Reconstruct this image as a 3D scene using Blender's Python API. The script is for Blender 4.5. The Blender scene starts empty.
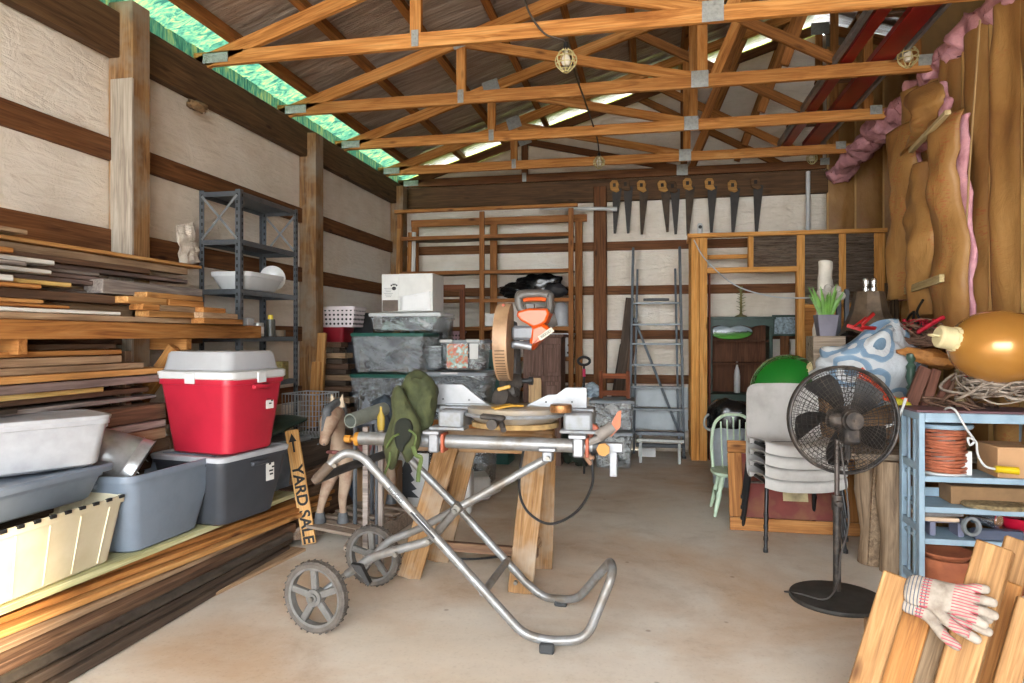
import bpy, bmesh, math, random
from mathutils import Vector, Matrix, Euler, noise
C = bpy.context.scene
COL = C.collection
PI = math.pi
R = math.radians
rnd = random.Random(7)

# ---------------------------------------------------------------- measuring helpers
FPX = 683.0; CAMH = 1.4; AL = math.atan(138.0/683.0); CA = math.cos(AL); SA = math.sin(AL)
def P(u, v, Y):                       # a point of the room on the plane y = Y
    a = (u-512)/FPX
    X = Y*(a*CA-SA)/(CA+a*SA); d = -X*SA+Y*CA
    return Vector((X, Y, CAMH-(v-337)/FPX*d))
def G(u, v, z=0.0):                   # a point of the room at the height z
    d = FPX*(CAMH-z)/(v-337); lat = (u-512)/FPX*d
    return Vector((lat*CA-d*SA, lat*SA+d*CA, z))
def PX(u, v, X):                      # a point of the room on the plane x = X
    a = (u-512)/FPX
    Y = X*(CA+a*SA)/(a*CA-SA); d = -X*SA+Y*CA
    return Vector((X, Y, CAMH-(v-337)/FPX*d))

def col(h):
    h = h.lstrip('#'); out = []
    for i in (0, 2, 4):
        c = int(h[i:i+2], 16)/255
        out.append(c/12.92 if c <= .04045 else ((c+.055)/1.055)**2.4)
    return (out[0], out[1], out[2], 1)

# ---------------------------------------------------------------- materials
MATS = {}
def _new(name):
    m = bpy.data.materials.new(name); m.use_nodes = True
    nt = m.node_tree; nt.nodes.clear()
    out = nt.nodes.new('ShaderNodeOutputMaterial'); b = nt.nodes.new('ShaderNodeBsdfPrincipled')
    nt.links.new(b.outputs[0], out.inputs[0])
    return m, nt, b, out
def _coords(nt, scale=(1,1,1), rnd_off=True):
    tc = nt.nodes.new('ShaderNodeTexCoord'); mp = nt.nodes.new('ShaderNodeMapping')
    mp.inputs['Scale'].default_value = scale
    if rnd_off:
        oi = nt.nodes.new('ShaderNodeObjectInfo'); ml = nt.nodes.new('ShaderNodeMath'); ml.operation = 'MULTIPLY'
        ml.inputs[1].default_value = 37.0; nt.links.new(oi.outputs['Random'], ml.inputs[0])
        ad = nt.nodes.new('ShaderNodeVectorMath'); ad.operation = 'ADD'
        nt.links.new(tc.outputs['Object'], ad.inputs[0]); nt.links.new(ml.outputs[0], ad.inputs[1])
        nt.links.new(ad.outputs[0], mp.inputs['Vector'])
    else:
        nt.links.new(tc.outputs['Object'], mp.inputs['Vector'])
    return mp
def _noise(nt, mp, scale, detail=4, rough=.55, dist=0.0):
    n = nt.nodes.new('ShaderNodeTexNoise'); n.inputs['Scale'].default_value = scale
    n.inputs['Detail'].default_value = detail; n.inputs['Roughness'].default_value = rough
    n.inputs['Distortion'].default_value = dist
    nt.links.new(mp.outputs[0], n.inputs['Vector']); return n
def _ramp(nt, src, stops):
    r = nt.nodes.new('ShaderNodeValToRGB'); e = r.color_ramp.elements
    while len(e) < len(stops): e.new(.5)
    for i, (p, c) in enumerate(stops): e[i].position = p; e[i].color = c
    nt.links.new(src, r.inputs[0]); return r
def _bump(nt, b, src, strength, dist=.004):
    bp = nt.nodes.new('ShaderNodeBump'); bp.inputs['Strength'].default_value = strength
    bp.inputs['Distance'].default_value = dist
    nt.links.new(src, bp.inputs['Height']); nt.links.new(bp.outputs[0], b.inputs['Normal'])
def _mul(nt, a, bcol, fac=1.0, mode='MULTIPLY'):
    m = nt.nodes.new('ShaderNodeMix'); m.data_type = 'RGBA'; m.blend_type = mode
    if isinstance(fac, (int, float)): m.inputs[0].default_value = fac
    else: nt.links.new(fac, m.inputs[0])
    nt.links.new(a, m.inputs[6]) if not isinstance(a, tuple) else setattr(m.inputs[6], 'default_value', a)
    nt.links.new(bcol, m.inputs[7]) if not isinstance(bcol, tuple) else setattr(m.inputs[7], 'default_value', bcol)
    return m.outputs[2]

def mat(name, c, rough=.6, metal=0.0, var=.14, scale=6.0, bump=0.0, bscale=None, alpha=1.0, c2=None, spec=None, trans=0.0, coat=0.0):
    if name in MATS: return MATS[name]
    m, nt, b, out = _new(name)
    c = col(c) if isinstance(c, str) else c
    b.inputs['Roughness'].default_value = rough; b.inputs['Metallic'].default_value = metal
    if spec is not None: b.inputs['Specular IOR Level'].default_value = spec
    if coat: b.inputs['Coat Weight'].default_value = coat; b.inputs['Coat Roughness'].default_value = .1
    mp = _coords(nt, (1,1,1)); n = _noise(nt, mp, scale, 5, .6)
    if c2: c2 = col(c2)
    else: c2 = tuple(max(0, x*(1-var*2.2)) for x in c[:3])+(1,)
    hi = tuple(min(1, x*(1+var)) for x in c[:3])+(1,)
    rp = _ramp(nt, n.outputs['Fac'], [(.3, c2), (.55, c), (.75, hi)])
    nt.links.new(rp.outputs[0], b.inputs['Base Color'])
    if bump:
        nb = _noise(nt, mp, bscale or scale*4, 4, .6); _bump(nt, b, nb.outputs['Fac'], bump, .006)
    if alpha < 1:
        b.inputs['Alpha'].default_value = alpha
    if trans: b.inputs['Transmission Weight'].default_value = trans
    MATS[name] = m; return m

def wood(name, c1, c2, c3=None, axis='x', grain=1.0, rough=.75, knots=True, var=.35, weather=None):
    if name in MATS: return MATS[name]
    m, nt, b, out = _new(name)
    c1, c2 = col(c1), col(c2); c3 = col(c3) if c3 else c2
    lo, hi = 1.0*grain, 14.0*grain
    sc = {'x': (lo, hi, hi), 'y': (hi, lo, hi), 'z': (hi, hi, lo)}[axis]
    mp = _coords(nt, sc); n = _noise(nt, mp, 1.6, 6, .6, 1.6)
    rp = _ramp(nt, n.outputs['Fac'], [(.28, c1), (.5, c2), (.72, c3)])
    sc2 = {'x': (3, 120, 120), 'y': (120, 3, 120), 'z': (120, 120, 3)}[axis]
    mp2 = _coords(nt, sc2); n2 = _noise(nt, mp2, 1.0, 3, .6)
    r2 = _ramp(nt, n2.outputs['Fac'], [(.3, (.62,.6,.58,1)), (.62, (1.08,1.08,1.08,1))])
    c = _mul(nt, rp.outputs[0], r2.outputs[0], .8)
    if knots:
        sc3 = {'x': (2.2, 7, 7), 'y': (7, 2.2, 7), 'z': (7, 7, 2.2)}[axis]
        mp3 = _coords(nt, sc3); v = nt.nodes.new('ShaderNodeTexVoronoi'); v.inputs['Scale'].default_value = 1.0
        nt.links.new(mp3.outputs[0], v.inputs['Vector'])
        r3 = _ramp(nt, v.outputs['Distance'], [(.05, (.22,.14,.09,1)), (.14, (1,1,1,1))])
        c = _mul(nt, c, r3.outputs[0], .85)
    if weather:
        mp4 = _coords(nt, (2,2,2)); n4 = _noise(nt, mp4, 1.4, 4, .6)
        r4 = _ramp(nt, n4.outputs['Fac'], [(.45, (0,0,0,1)), (.65, (1,1,1,1))])
        c = _mul(nt, c, col(weather), r4.outputs[0], 'MIX')
    oi = nt.nodes.new('ShaderNodeObjectInfo'); mr = nt.nodes.new('ShaderNodeMapRange')
    mr.inputs[3].default_value = 1-var*.6; mr.inputs[4].default_value = 1+var*.5
    nt.links.new(oi.outputs['Random'], mr.inputs[0])
    hs = nt.nodes.new('ShaderNodeHueSaturation'); nt.links.new(c, hs.inputs['Color']); nt.links.new(mr.outputs[0], hs.inputs['Value'])
    nt.links.new(hs.outputs[0], b.inputs['Base Color'])
    b.inputs['Roughness'].default_value = rough; b.inputs['Specular IOR Level'].default_value = .3
    _bump(nt, b, n2.outputs['Fac'], .35, .003)
    MATS[name] = m; return m

def clear_plastic(name, c, alpha=.4, rough=.25, milky=.5):
    if name in MATS: return MATS[name]
    m, nt, b, out = _new(name)
    b.inputs['Base Color'].default_value = col(c); b.inputs['Roughness'].default_value = rough
    mp = _coords(nt, (1,1,1)); n = _noise(nt, mp, 9, 4, .6)
    mr = nt.nodes.new('ShaderNodeMapRange'); mr.inputs[1].default_value = .3; mr.inputs[2].default_value = .7
    mr.inputs[3].default_value = max(0, alpha-.12); mr.inputs[4].default_value = min(1, alpha+.12)
    nt.links.new(n.outputs['Fac'], mr.inputs[0]); nt.links.new(mr.outputs[0], b.inputs['Alpha'])
    MATS[name] = m; return m

W_truss = wood('truss_pine', '#935a26', '#bd8042', '#cf9a5c', grain=1.0, var=.25)
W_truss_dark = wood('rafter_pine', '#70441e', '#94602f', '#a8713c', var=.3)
W_post = wood('post_wood', '#5c4026', '#87633e', '#a08058', var=.15, weather='#8d8070')
W_header = wood('header_wood', '#3c2a1a', '#5a4029', '#6c5035', var=.1)
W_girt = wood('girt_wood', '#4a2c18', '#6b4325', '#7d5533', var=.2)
W_new = wood('new_pine', '#8a5c30', '#b5824a', '#c79c66', grain=.8, var=.25)
W_orange = wood('orange_pine', '#7c4a22', '#a9713a', '#bd8850', var=.25)
W_tan = wood('tan_board', '#765c46', '#987c60', '#b0967a', var=.3)
W_brown = wood('brown_board', '#46342a', '#664c3a', '#80654e', var=.35)
W_dark = wood('dark_board', '#2f2620', '#4a3d33', '#5e5045', var=.3)
W_grey = wood('grey_board', '#5b5350', '#857b75', '#a59b92', var=.25)
W_plum = wood('plum_grey_board', '#584843', '#7d6a63', '#958079', var=.2)
W_white = wood('whitewashed_board', '#b5b3ae', '#cfccc6', '#dedcd6', var=.1, knots=False)
W_yellow = wood('yellow_board', '#c09a50', '#d8b670', '#e2c588', var=.1)
W_pale = wood('pale_green_board', '#9a9868', '#bcb98c', '#cbc8a0', var=.05, knots=False)
W_frame = wood('frame_pine', '#b87838', '#d6984e', '#e2ad68', var=.12)
W_shelf = wood('shelf_wood', '#70421f', '#8f5c30', '#a87343', var=.2)
W_shelf_grey = wood('shelf_board_worn', '#5f5346', '#7d6f60', '#8e8070', var=.2, knots=False)
W_leg = wood('sawhorse_wood', '#6e4e2c', '#916c44', '#a58664', var=.1, weather='#9a8a78')
GALV = mat('galvanised', '#a4a6a2', .5, .4, .12, 40, .3)
BLACK = mat('black_plastic', '#1b1b1d', .5, 0, .15, 20)
STEEL = mat('painted_steel_grey', '#5c6066', .45, .5, .15, 12, .15)
ALU = mat('brushed_aluminium', '#85868a', .42, .55, .12, 14, .1)
SILVER = mat('silver_tube', '#828384', .4, .4, .10, 9, .1, c2='#6a6258')

# ---------------------------------------------------------------- mesh building
class B:
    def __init__(s): s.bm = bmesh.new(); s.mi = 0
    def _done(s, n0):
        s.bm.faces.ensure_lookup_table()
        for i in range(n0, len(s.bm.faces)): s.bm.faces[i].material_index = s.mi
        return s
    def box(s, c, size, rot=None, bev=0.0, top=1.0, topx=None):
        n0 = len(s.bm.faces)
        hx, hy, hz = size[0]/2, size[1]/2, size[2]/2
        tx = top if topx is None else topx
        M = rot if rot is not None else Matrix.Identity(3)
        c = Vector(c); vs = []
        for z in (-1, 1):
            for x, y in ((-1,-1),(1,-1),(1,1),(-1,1)):
                kx = tx if z > 0 else 1; ky = top if z > 0 else 1
                vs.append(s.bm.verts.new(c + M @ Vector((x*hx*kx, y*hy*ky, z*hz))))
        f = [s.bm.faces.new([vs[i] for i in q]) for q in ((3,2,1,0),(4,5,6,7),(0,1,5,4),(1,2,6,5),(2,3,7,6),(3,0,4,7))]
        if bev > 0:
            es = set(e for q in f for e in q.edges)
            r = bmesh.ops.bevel(s.bm, geom=list(es), offset=bev, segments=1, affect='EDGES', profile=.5)
        return s._done(n0)
    def cyl(s, p0, p1, r0, r1=None, n=14, cap=True):
        r1 = r0 if r1 is None else r1
        return s.loft([(Vector(p0), r0), (Vector(p1), r1)], n, cap)
    def loft(s, stations, n=12, cap=True, squash=None):
        pts = [p for p, r in stations]; n0 = len(s.bm.faces)
        rings = []; up = None
        for i, (p, r) in enumerate(stations):
            a = pts[max(0, i-1)]; b = pts[min(len(pts)-1, i+1)]
            t = (b-a)
            if t.length < 1e-9: t = Vector((0,0,1))
            t.normalize()
            if up is None:
                up = Vector((0,0,1)) if abs(t.z) < .9 else Vector((0,1,0))
            x = up.cross(t)
            if x.length < 1e-6: x = Vector((1,0,0)).cross(t)
            x.normalize(); y = t.cross(x).normalized(); up = y
            rx, ry = (r, r) if not isinstance(r, tuple) else r
            rings.append([s.bm.verts.new(p + x*rx*math.cos(2*PI*k/n) + y*ry*math.sin(2*PI*k/n)) for k in range(n)])
        for a, b in zip(rings, rings[1:]):
            for k in range(n): s.bm.faces.new((a[k], a[(k+1)%n], b[(k+1)%n], b[k]))
        if cap:
            s.bm.faces.new(list(reversed(rings[0]))); s.bm.faces.new(rings[-1])
        return s._done(n0)
    def tube(s, pts, r, n=8, closed=False, sub=4, cap=True):
        pts = [Vector(p) for p in pts]
        if sub > 1: pts = smooth_path(pts, sub, closed)
        if closed:
            pts = pts+[pts[0]]
        return s.loft([(p, r) for p in pts], n, cap and not closed)
    def lathe(s, prof, c=(0,0,0), rot=None, n=24, sx=1, sy=1):
        n0 = len(s.bm.faces); c = Vector(c); M = rot if rot is not None else Matrix.Identity(3)
        rings = []
        for r, z in prof:
            if r < 1e-5: rings.append([s.bm.verts.new(c + M @ Vector((0,0,z)))])
            else: rings.append([s.bm.verts.new(c + M @ Vector((r*sx*math.cos(2*PI*k/n), r*sy*math.sin(2*PI*k/n), z))) for k in range(n)])
        for a, b in zip(rings, rings[1:]):
            for k in range(n):
                if len(a) == 1 and len(b) == 1: continue
                if len(a) == 1: s.bm.faces.new((a[0], b[(k+1)%n], b[k])) if False else s.bm.faces.new((a[0], b[k], b[(k+1)%n]))
                elif len(b) == 1: s.bm.faces.new((a[k], b[0], a[(k+1)%n]))
                else: s.bm.faces.new((a[k], b[k], b[(k+1)%n], a[(k+1)%n]))
        return s._done(n0)
    def sph(s, c, r, n=16, m=10, rot=None, bumpy=0.0, seed=0, freq=2.0):
        rx, ry, rz = (r, r, r) if isinstance(r, (int, float)) else r
        n0 = len(s.bm.faces); c = Vector(c); M = rot if rot is not None else Matrix.Identity(3)
        rings = []
        for j in range(m+1):
            th = PI*j/m; row = []
            for k in range(n if 0 < j < m else 1):
                ph = 2*PI*k/n
                d = Vector((math.sin(th)*math.cos(ph), math.sin(th)*math.sin(ph), -math.cos(th)))
                q = 1+bumpy*noise.noise(d*freq+Vector((seed*3.1, seed*1.7, seed))) if bumpy else 1
                row.append(s.bm.verts.new(c + M @ Vector((d.x*rx*q, d.y*ry*q, d.z*rz*q))))
            rings.append(row)
        for a, b in zip(rings, rings[1:]):
            for k in range(n):
                if len(a) == 1: s.bm.faces.new((a[0], b[(k+1)%n], b[k]))
                elif len(b) == 1: s.bm.faces.new((a[k], a[(k+1)%n], b[0]))
                else: s.bm.faces.new((a[k], a[(k+1)%n], b[(k+1)%n], b[k]))
        return s._done(n0)
    def prism(s, pts, d, M=None, bev=0.0):
        """outline pts in local (x, z), thickness d along local y (centred); M 4x4"""
        n0 = len(s.bm.faces); M = M or Matrix.Identity(4)
        a = [s.bm.verts.new(M @ Vector((x, -d/2, z))) for x, z in pts]
        b = [s.bm.verts.new(M @ Vector((x, d/2, z))) for x, z in pts]
        fs = [s.bm.faces.new(a), s.bm.faces.new(list(reversed(b)))]
        n = len(pts)
        for i in range(n): fs.append(s.bm.faces.new((a[i], b[i], b[(i+1)%n], a[(i+1)%n])))
        if bev > 0:
            es = set(list(fs[0].edges)+list(fs[1].edges))
            bmesh.ops.bevel(s.bm, geom=list(es), offset=bev, segments=1, affect='EDGES', profile=.5)
        return s._done(n0)
    def grid(s, fn, nu, nv, wrap=False, thick=0.0):
        n0 = len(s.bm.faces)
        g = [[s.bm.verts.new(fn(i/nu, j/nv)) for j in range(nv+1)] for i in range(nu if wrap else nu+1)]
        L = len(g)
        for i in range(nu):
            for j in range(nv):
                s.bm.faces.new((g[i][j], g[(i+1)%L][j], g[(i+1)%L][j+1], g[i][j+1]))
        if thick:
            s.bm.normal_update()
            fs = [f for f in list(s.bm.faces)[n0:]]
            r = bmesh.ops.solidify(s.bm, geom=fs, thickness=thick)
        return s._done(n0)

def smooth_path(pts, sub=4, closed=False):
    n = len(pts); out = []
    rng = range(n if closed else n-1)
    for i in rng:
        p0 = pts[(i-1) % n] if (closed or i > 0) else pts[0]
        p1 = pts[i]; p2 = pts[(i+1) % n]
        p3 = pts[(i+2) % n] if (closed or i+2 < n) else pts[-1]
        for k in range(sub):
            t = k/sub
            out.append(.5*((2*p1)+(p2-p0)*t+(2*p0-5*p1+4*p2-p3)*t*t+(3*p1-p0-3*p2+p3)*t*t*t))
    if not closed: out.append(pts[-1].copy())
    return out
def corner_path(pts, r=.05, k=5):
    """straight runs with rounded bends"""
    pts = [Vector(p) for p in pts]; out = [pts[0]]
    for i in range(1, len(pts)-1):
        a, b, c = pts[i-1], pts[i], pts[i+1]
        rr = min(r, (a-b).length*.45, (c-b).length*.45)
        p = b+(a-b).normalized()*rr; q = b+(c-b).normalized()*rr
        for j in range(k+1):
            t = j/k; out.append(p*(1-t)**2+b*2*t*(1-t)+q*t*t)
    out.append(pts[-1]); return out

WM = {}
def _finish_mesh(me, smooth=True, ang=.7):
    if smooth:
        bm = bmesh.new(); bm.from_mesh(me)
        for f in bm.faces: f.smooth = True
        for e in bm.edges:
            if len(e.link_faces) == 2: e.smooth = e.calc_face_angle(3.2) < ang
            else: e.smooth = True
        bm.to_mesh(me); bm.free()
def obj(name, b, m, parent=None, M=None, smooth=True, ang=.7, label=None, recalc=True):
    """one mesh object; the mesh is given in the frame M (world when M is None)"""
    me = bpy.data.meshes.new(name)
    if recalc: bmesh.ops.recalc_face_normals(b.bm, faces=b.bm.faces)
    b.bm.to_mesh(me); b.bm.free()
    _finish_mesh(me, smooth, ang)
    for x in (m if isinstance(m, (list, tuple)) else [m]): me.materials.append(x)
    o = bpy.data.objects.new(name, me); COL.objects.link(o)
    return _place(o, parent, M, label)
def _place(o, parent, M, label=None):
    M = M.copy() if M is not None else Matrix.Identity(4)
    if M == Matrix.Identity(4) and o.type == 'MESH' and len(o.data.vertices):   # put the origin at the foot of the mesh
        vs = o.data.vertices
        lo = [min(v.co[i] for v in vs) for i in range(3)]; hi = [max(v.co[i] for v in vs) for i in range(3)]
        c = Vector(((lo[0]+hi[0])/2, (lo[1]+hi[1])/2, lo[2]))
        o.data.transform(Matrix.Translation(-c)); M = Matrix.Translation(c)
    WM[o] = M
    if parent is not None:
        o.parent = parent; o.matrix_parent_inverse = WM[parent].inverted()
    o.matrix_basis = M
    if label: o['label'] = label
    return o
def tag(o, label, cat, group=None, kind=None):
    if label: o['label'] = label
    if cat: o['category'] = cat
    if group: o['group'] = group
    if kind: o['kind'] = kind
    return o
def struct(o): o['kind'] = 'structure'; return o
def thing(name, label, cat, loc=(0,0,0), rz=0.0, group=None):
    o = bpy.data.objects.new(name, None); COL.objects.link(o); o.empty_display_size = .1
    M = Matrix.Translation(Vector(loc)) @ Matrix.Rotation(rz, 4, 'Z')
    o.matrix_basis = M; WM[o] = M
    return tag(o, label, cat, group)
def kids(o): return [c for c in bpy.data.objects if c.parent is o]
def dup(o, M=None, parent=None, label=None, group=None):
    c = o.copy(); COL.objects.link(c)
    if parent is None:
        c.matrix_basis = M; WM[c] = M
    else:
        c.parent = parent
    if label: c['label'] = label
    if group: c['group'] = group
    for k in kids(o): dup(k, None, c)
    return c
def TR(x, y, z, rz=0, rx=0, ry=0):
    return Matrix.Translation((x, y, z)) @ Euler((rx, ry, rz)).to_matrix().to_4x4()
def board(name, p0, p1, w, t, m, parent=None, up=(0,0,1), bev=.003, warp=0.0, taper=1.0):
    """a length of timber: local x runs from p0 to p1, w across, t along up"""
    p0, p1 = Vector(p0), Vector(p1); x = (p1-p0); L = x.length; x.normalize()
    z = Vector(up); z = (z-x*z.dot(x)); 
    if z.length < 1e-6: z = Vector((0,1,0))-x*x.y
    z.normalize(); y = z.cross(x)
    M = Matrix((x, y, z)).transposed().to_4x4(); M.translation = (p0+p1)/2
    b = B(); b.box((0,0,0), (L, w, t), bev=min(bev, t*.3, w*.3))
    if warp:
        bmesh.ops.bisect_plane
        es = [e for e in b.bm.edges if abs((e.verts[0].co-e.verts[1].co).x) > L*.8]
        bmesh.ops.subdivide_edges(b.bm, edges=es, cuts=8, use_grid_fill=True)
        for v in b.bm.verts: v.co.z += warp*(1-(2*v.co.x/L)**2)
    return obj(name, b, m, parent, M)
def text_obj(s, size, m, M, parent, name='lettering', depth=.0008, bold=.0):
    cu = bpy.data.curves.new('t', 'FONT'); cu.body = s; cu.size = size; cu.extrude = depth; cu.offset = bold
    cu.align_x = 'CENTER'; cu.align_y = 'CENTER'
    to = bpy.data.objects.new('t', cu)
    me = bpy.data.meshes.new_from_object(to); bpy.data.objects.remove(to); bpy.data.curves.remove(cu)
    me.materials.clear(); me.materials.append(m); me.name = name
    o = bpy.data.objects.new(name, me); COL.objects.link(o)
    return _place(o, parent, M)
# ================================================================ THE ROOM
XL, XR, YB, YF = -3.21, 2.03, 8.6, -2.0
ZC = 3.35                                  # underside of the truss chords
XRE, RX, SL = 2.9, 1.95, .315              # recess side, ridge x, roof slope
def roof_z(x): return 3.52+SL*((x-XL) if x < RX else (2*RX-x-XL))

# floor -------------------------------------------------------------
def m_floor():
    m, nt, b, out = _new('concrete_floor')
    mp = _coords(nt, (1,1,1), False)
    n1 = _noise(nt, mp, .55, 6, .6, .6); n2 = _noise(nt, mp, 3.2, 8, .7, .3); n3 = _noise(nt, mp, 60, 3, .6)
    r1 = _ramp(nt, n1.outputs['Fac'], [(.32, col('#c6b8a6')), (.48, col('#cdc4b8')), (.66, col('#d6d0c6'))])
    r2 = _ramp(nt, n2.outputs['Fac'], [(.3, (.80,.76,.72,1)), (.48, (1,1,1,1)), (.72, (1.1,1.09,1.07,1))])
    c = _mul(nt, r1.outputs[0], r2.outputs[0], .8)
    r3 = _ramp(nt, n3.outputs['Fac'], [(.25, (.75,.72,.7,1)), (.45, (1,1,1,1))]); c = _mul(nt, c, r3.outputs[0], .5)
    mpb = _coords(nt, (.8,.9,1), False); n5 = _noise(nt, mpb, .8, 6, .6, .4)
    r5 = _ramp(nt, n5.outputs['Fac'], [(.46, (1,1,1,1)), (.66, col('#dfc0a0'))]); c = _mul(nt, c, r5.outputs[0], .8)
    v = nt.nodes.new('ShaderNodeTexVoronoi'); v.inputs['Scale'].default_value = 3.1; nt.links.new(mp.outputs[0], v.inputs['Vector'])
    r4 = _ramp(nt, v.outputs['Distance'], [(.025, (.45,.4,.36,1)), (.05, (1,1,1,1))]); c = _mul(nt, c, r4.outputs[0], .7)
    nt.links.new(c, b.inputs['Base Color']); b.inputs['Roughness'].default_value = .62
    b.inputs['Specular IOR Level'].default_value = .35
    _bump(nt, b, n2.outputs['Fac'], .12, .01); return m
b = B(); b.box(((XL+7.1)/2, (YF+YB)/2, -.06), (7.1-XL, YB-YF, .12))
struct(obj('floor', b, m_floor()))
b = B(); b.box((2, YF-8, -.075), (40, 15.9, .11))
struct(obj('trim_1', b, mat('driveway_gravel', '#b9b2a6', .9, 0, .15, 4, .3)))

# house wrap ---------------------------------------------------------
def m_wrap():
    m, nt, b, out = _new('house_wrap')
    mp = _coords(nt, (1,1,1), False); n1 = _noise(nt, mp, .8, 5, .6, .5); n2 = _noise(nt, mp, 5, 6, .65, 1.2)
    mps = _coords(nt, (1,1,5), False); ns = _noise(nt, mps, 3.0, 5, .6, 1.5)
    r1 = _ramp(nt, n1.outputs['Fac'], [(.3, col('#cbbca8')), (.5, col('#ded3c4')), (.7, col('#e8e2d8'))])
    r2 = _ramp(nt, ns.outputs['Fac'], [(.3, (.88,.86,.83,1)), (.55, (1,1,1,1))])
    c = _mul(nt, r1.outputs[0], r2.outputs[0], .6)
    nt.links.new(c, b.inputs['Base Color']); b.inputs['Roughness'].default_value = .55
    ad = nt.nodes.new('ShaderNodeMath'); ad.operation = 'ADD'; nt.links.new(n2.outputs['Fac'], ad.inputs[0]); nt.links.new(ns.outputs['Fac'], ad.inputs[1])
    _bump(nt, b, ad.outputs[0], .55, .03); return m
WRAP = m_wrap()
def sheet_wall(name, fn, nu, nv, m=WRAP, thick=.02):
    b = B(); b.grid(fn, nu, nv, thick=thick); return struct(obj(name, b, m, ang=3))
def wob(y, z, s=0): return .012*noise.noise(Vector((y*1.3+s, z*1.6, s)))+.006*noise.noise(Vector((y*5, z*4, s)))
wl = sheet_wall('wall_left', lambda a, c: Vector((XL+.0+wob(a*9, c*3.3), YF+a*(YB-YF), c*3.34)), 90, 36)
def back_pt(a, c):
    x = XL+a*(XR-XL); z = c*(roof_z(x)-.17); return Vector((x, YB+wob(x, z, 5)*(2.2 if z > 3.3 else 1), z))
wb = sheet_wall('wall_back', back_pt, 60, 50)
# outer shell behind the sheeting
SHELL = mat('dark_siding', '#6a665f', .8)
b = B(); b.box((XL-.12, (YF+YB)/2, 1.65), (.1, YB-YF, 3.3)); b.mi = 0
struct(obj('trim_2', b, SHELL))
b = B(); b.box(((XL+7.1)/2, YB+.14, 1.65), (7.1-XL, .1, 3.3))
def gable(b, y, z0, x0=XL, x1=7.1, t=.06, drop=.1):
    pts = [(x0, z0), (x1, z0), (x1, roof_z(x1)-drop), (RX, roof_z(RX)-drop), (x0, roof_z(x0)-drop)]
    b.prism(pts, t, Matrix.Translation((0, y, 0)))
gable(b, YB+.14, 3.3, drop=.19)
b.prism([(XR, 3.2), (7.1, 3.2), (7.1, roof_z(7.1)-.02), (RX+.25, roof_z(RX+.25)-.02), (XR, roof_z(RX+.2)-.02)], .06, Matrix.Translation((0, YB+.08, 0)))
struct(obj('trim_3', b, SHELL))
b = B(); gable(b, YF, 3.45)
b.box((XL+.2, YF, 1.7), (.5, .1, 3.5)); b.box((4.58, YF, 1.7), (5.1, .1, 3.5))
struct(obj('wall_front', b, mat('front_wall_panel', '#8d7a60', .8)))
b = B(); b.box((7.1, (YF+YB)/2, 2.0), (.1, YB-YF, 4.2)); struct(obj('wall_far_side', b, mat('front_wall_panel2', '#6d5a42', .8)))

# posts, girts, headers ------------------------------------------------
for y in (-0.93, 1.35, 3.63, 5.92, 8.2):
    ztop = 3.42 if y in (3.63,) else 3.3
    board('post', (XL+.09, y, 0), (XL+.09, y, ztop), .15, .17, W_post, wl, up=(1,0,0), bev=.006)
board('post', (XL+.105, 3.555, 0), (XL+.105, 3.555, 2.95), .02, .15, wood('post_plank', '#8f8072', '#b3a696', '#c4b8a8'), wl, up=(1,0,0), bev=.003)
for z in (.33, .88, 1.43, 1.98, 2.53):
    board('girt', (XL+.02, YF, z), (XL+.02, YB, z), .135, .035, W_girt, wl, up=(1,0,0))
    board('girt', (XL, YB-.02, z), (XR, YB-.02, z), .11, .035, W_girt, wb, up=(0,-1,0))
board('header_beam', (XL+.05, YF, 3.215), (XL+.05, YB, 3.215), .27, .075, W_header, wl, up=(1,0,0), bev=.004)
board('header_beam', (XL+.1, YB-.06, 3.215), (XR, YB-.06, 3.215), .27, .075, W_header, wb, up=(0,-1,0), bev=.004)
board('post', (P(600,0,8.45).x, YB-.1, 0), (P(600,0,8.45).x, YB-.1, 3.25), .155, .15, W_girt, wb, up=(0,-1,0), bev=.006)
# wasp nests / mud daubs under the header
b = B(); q = PX(197, 106, XL+.1); b.sph(q, (.05,.09,.035), 10, 8, bumpy=.5, seed=4)
obj('mud_nest', b, mat('mud', '#7d6040', .9, 0, .3, 30, .6), wl)

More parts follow.
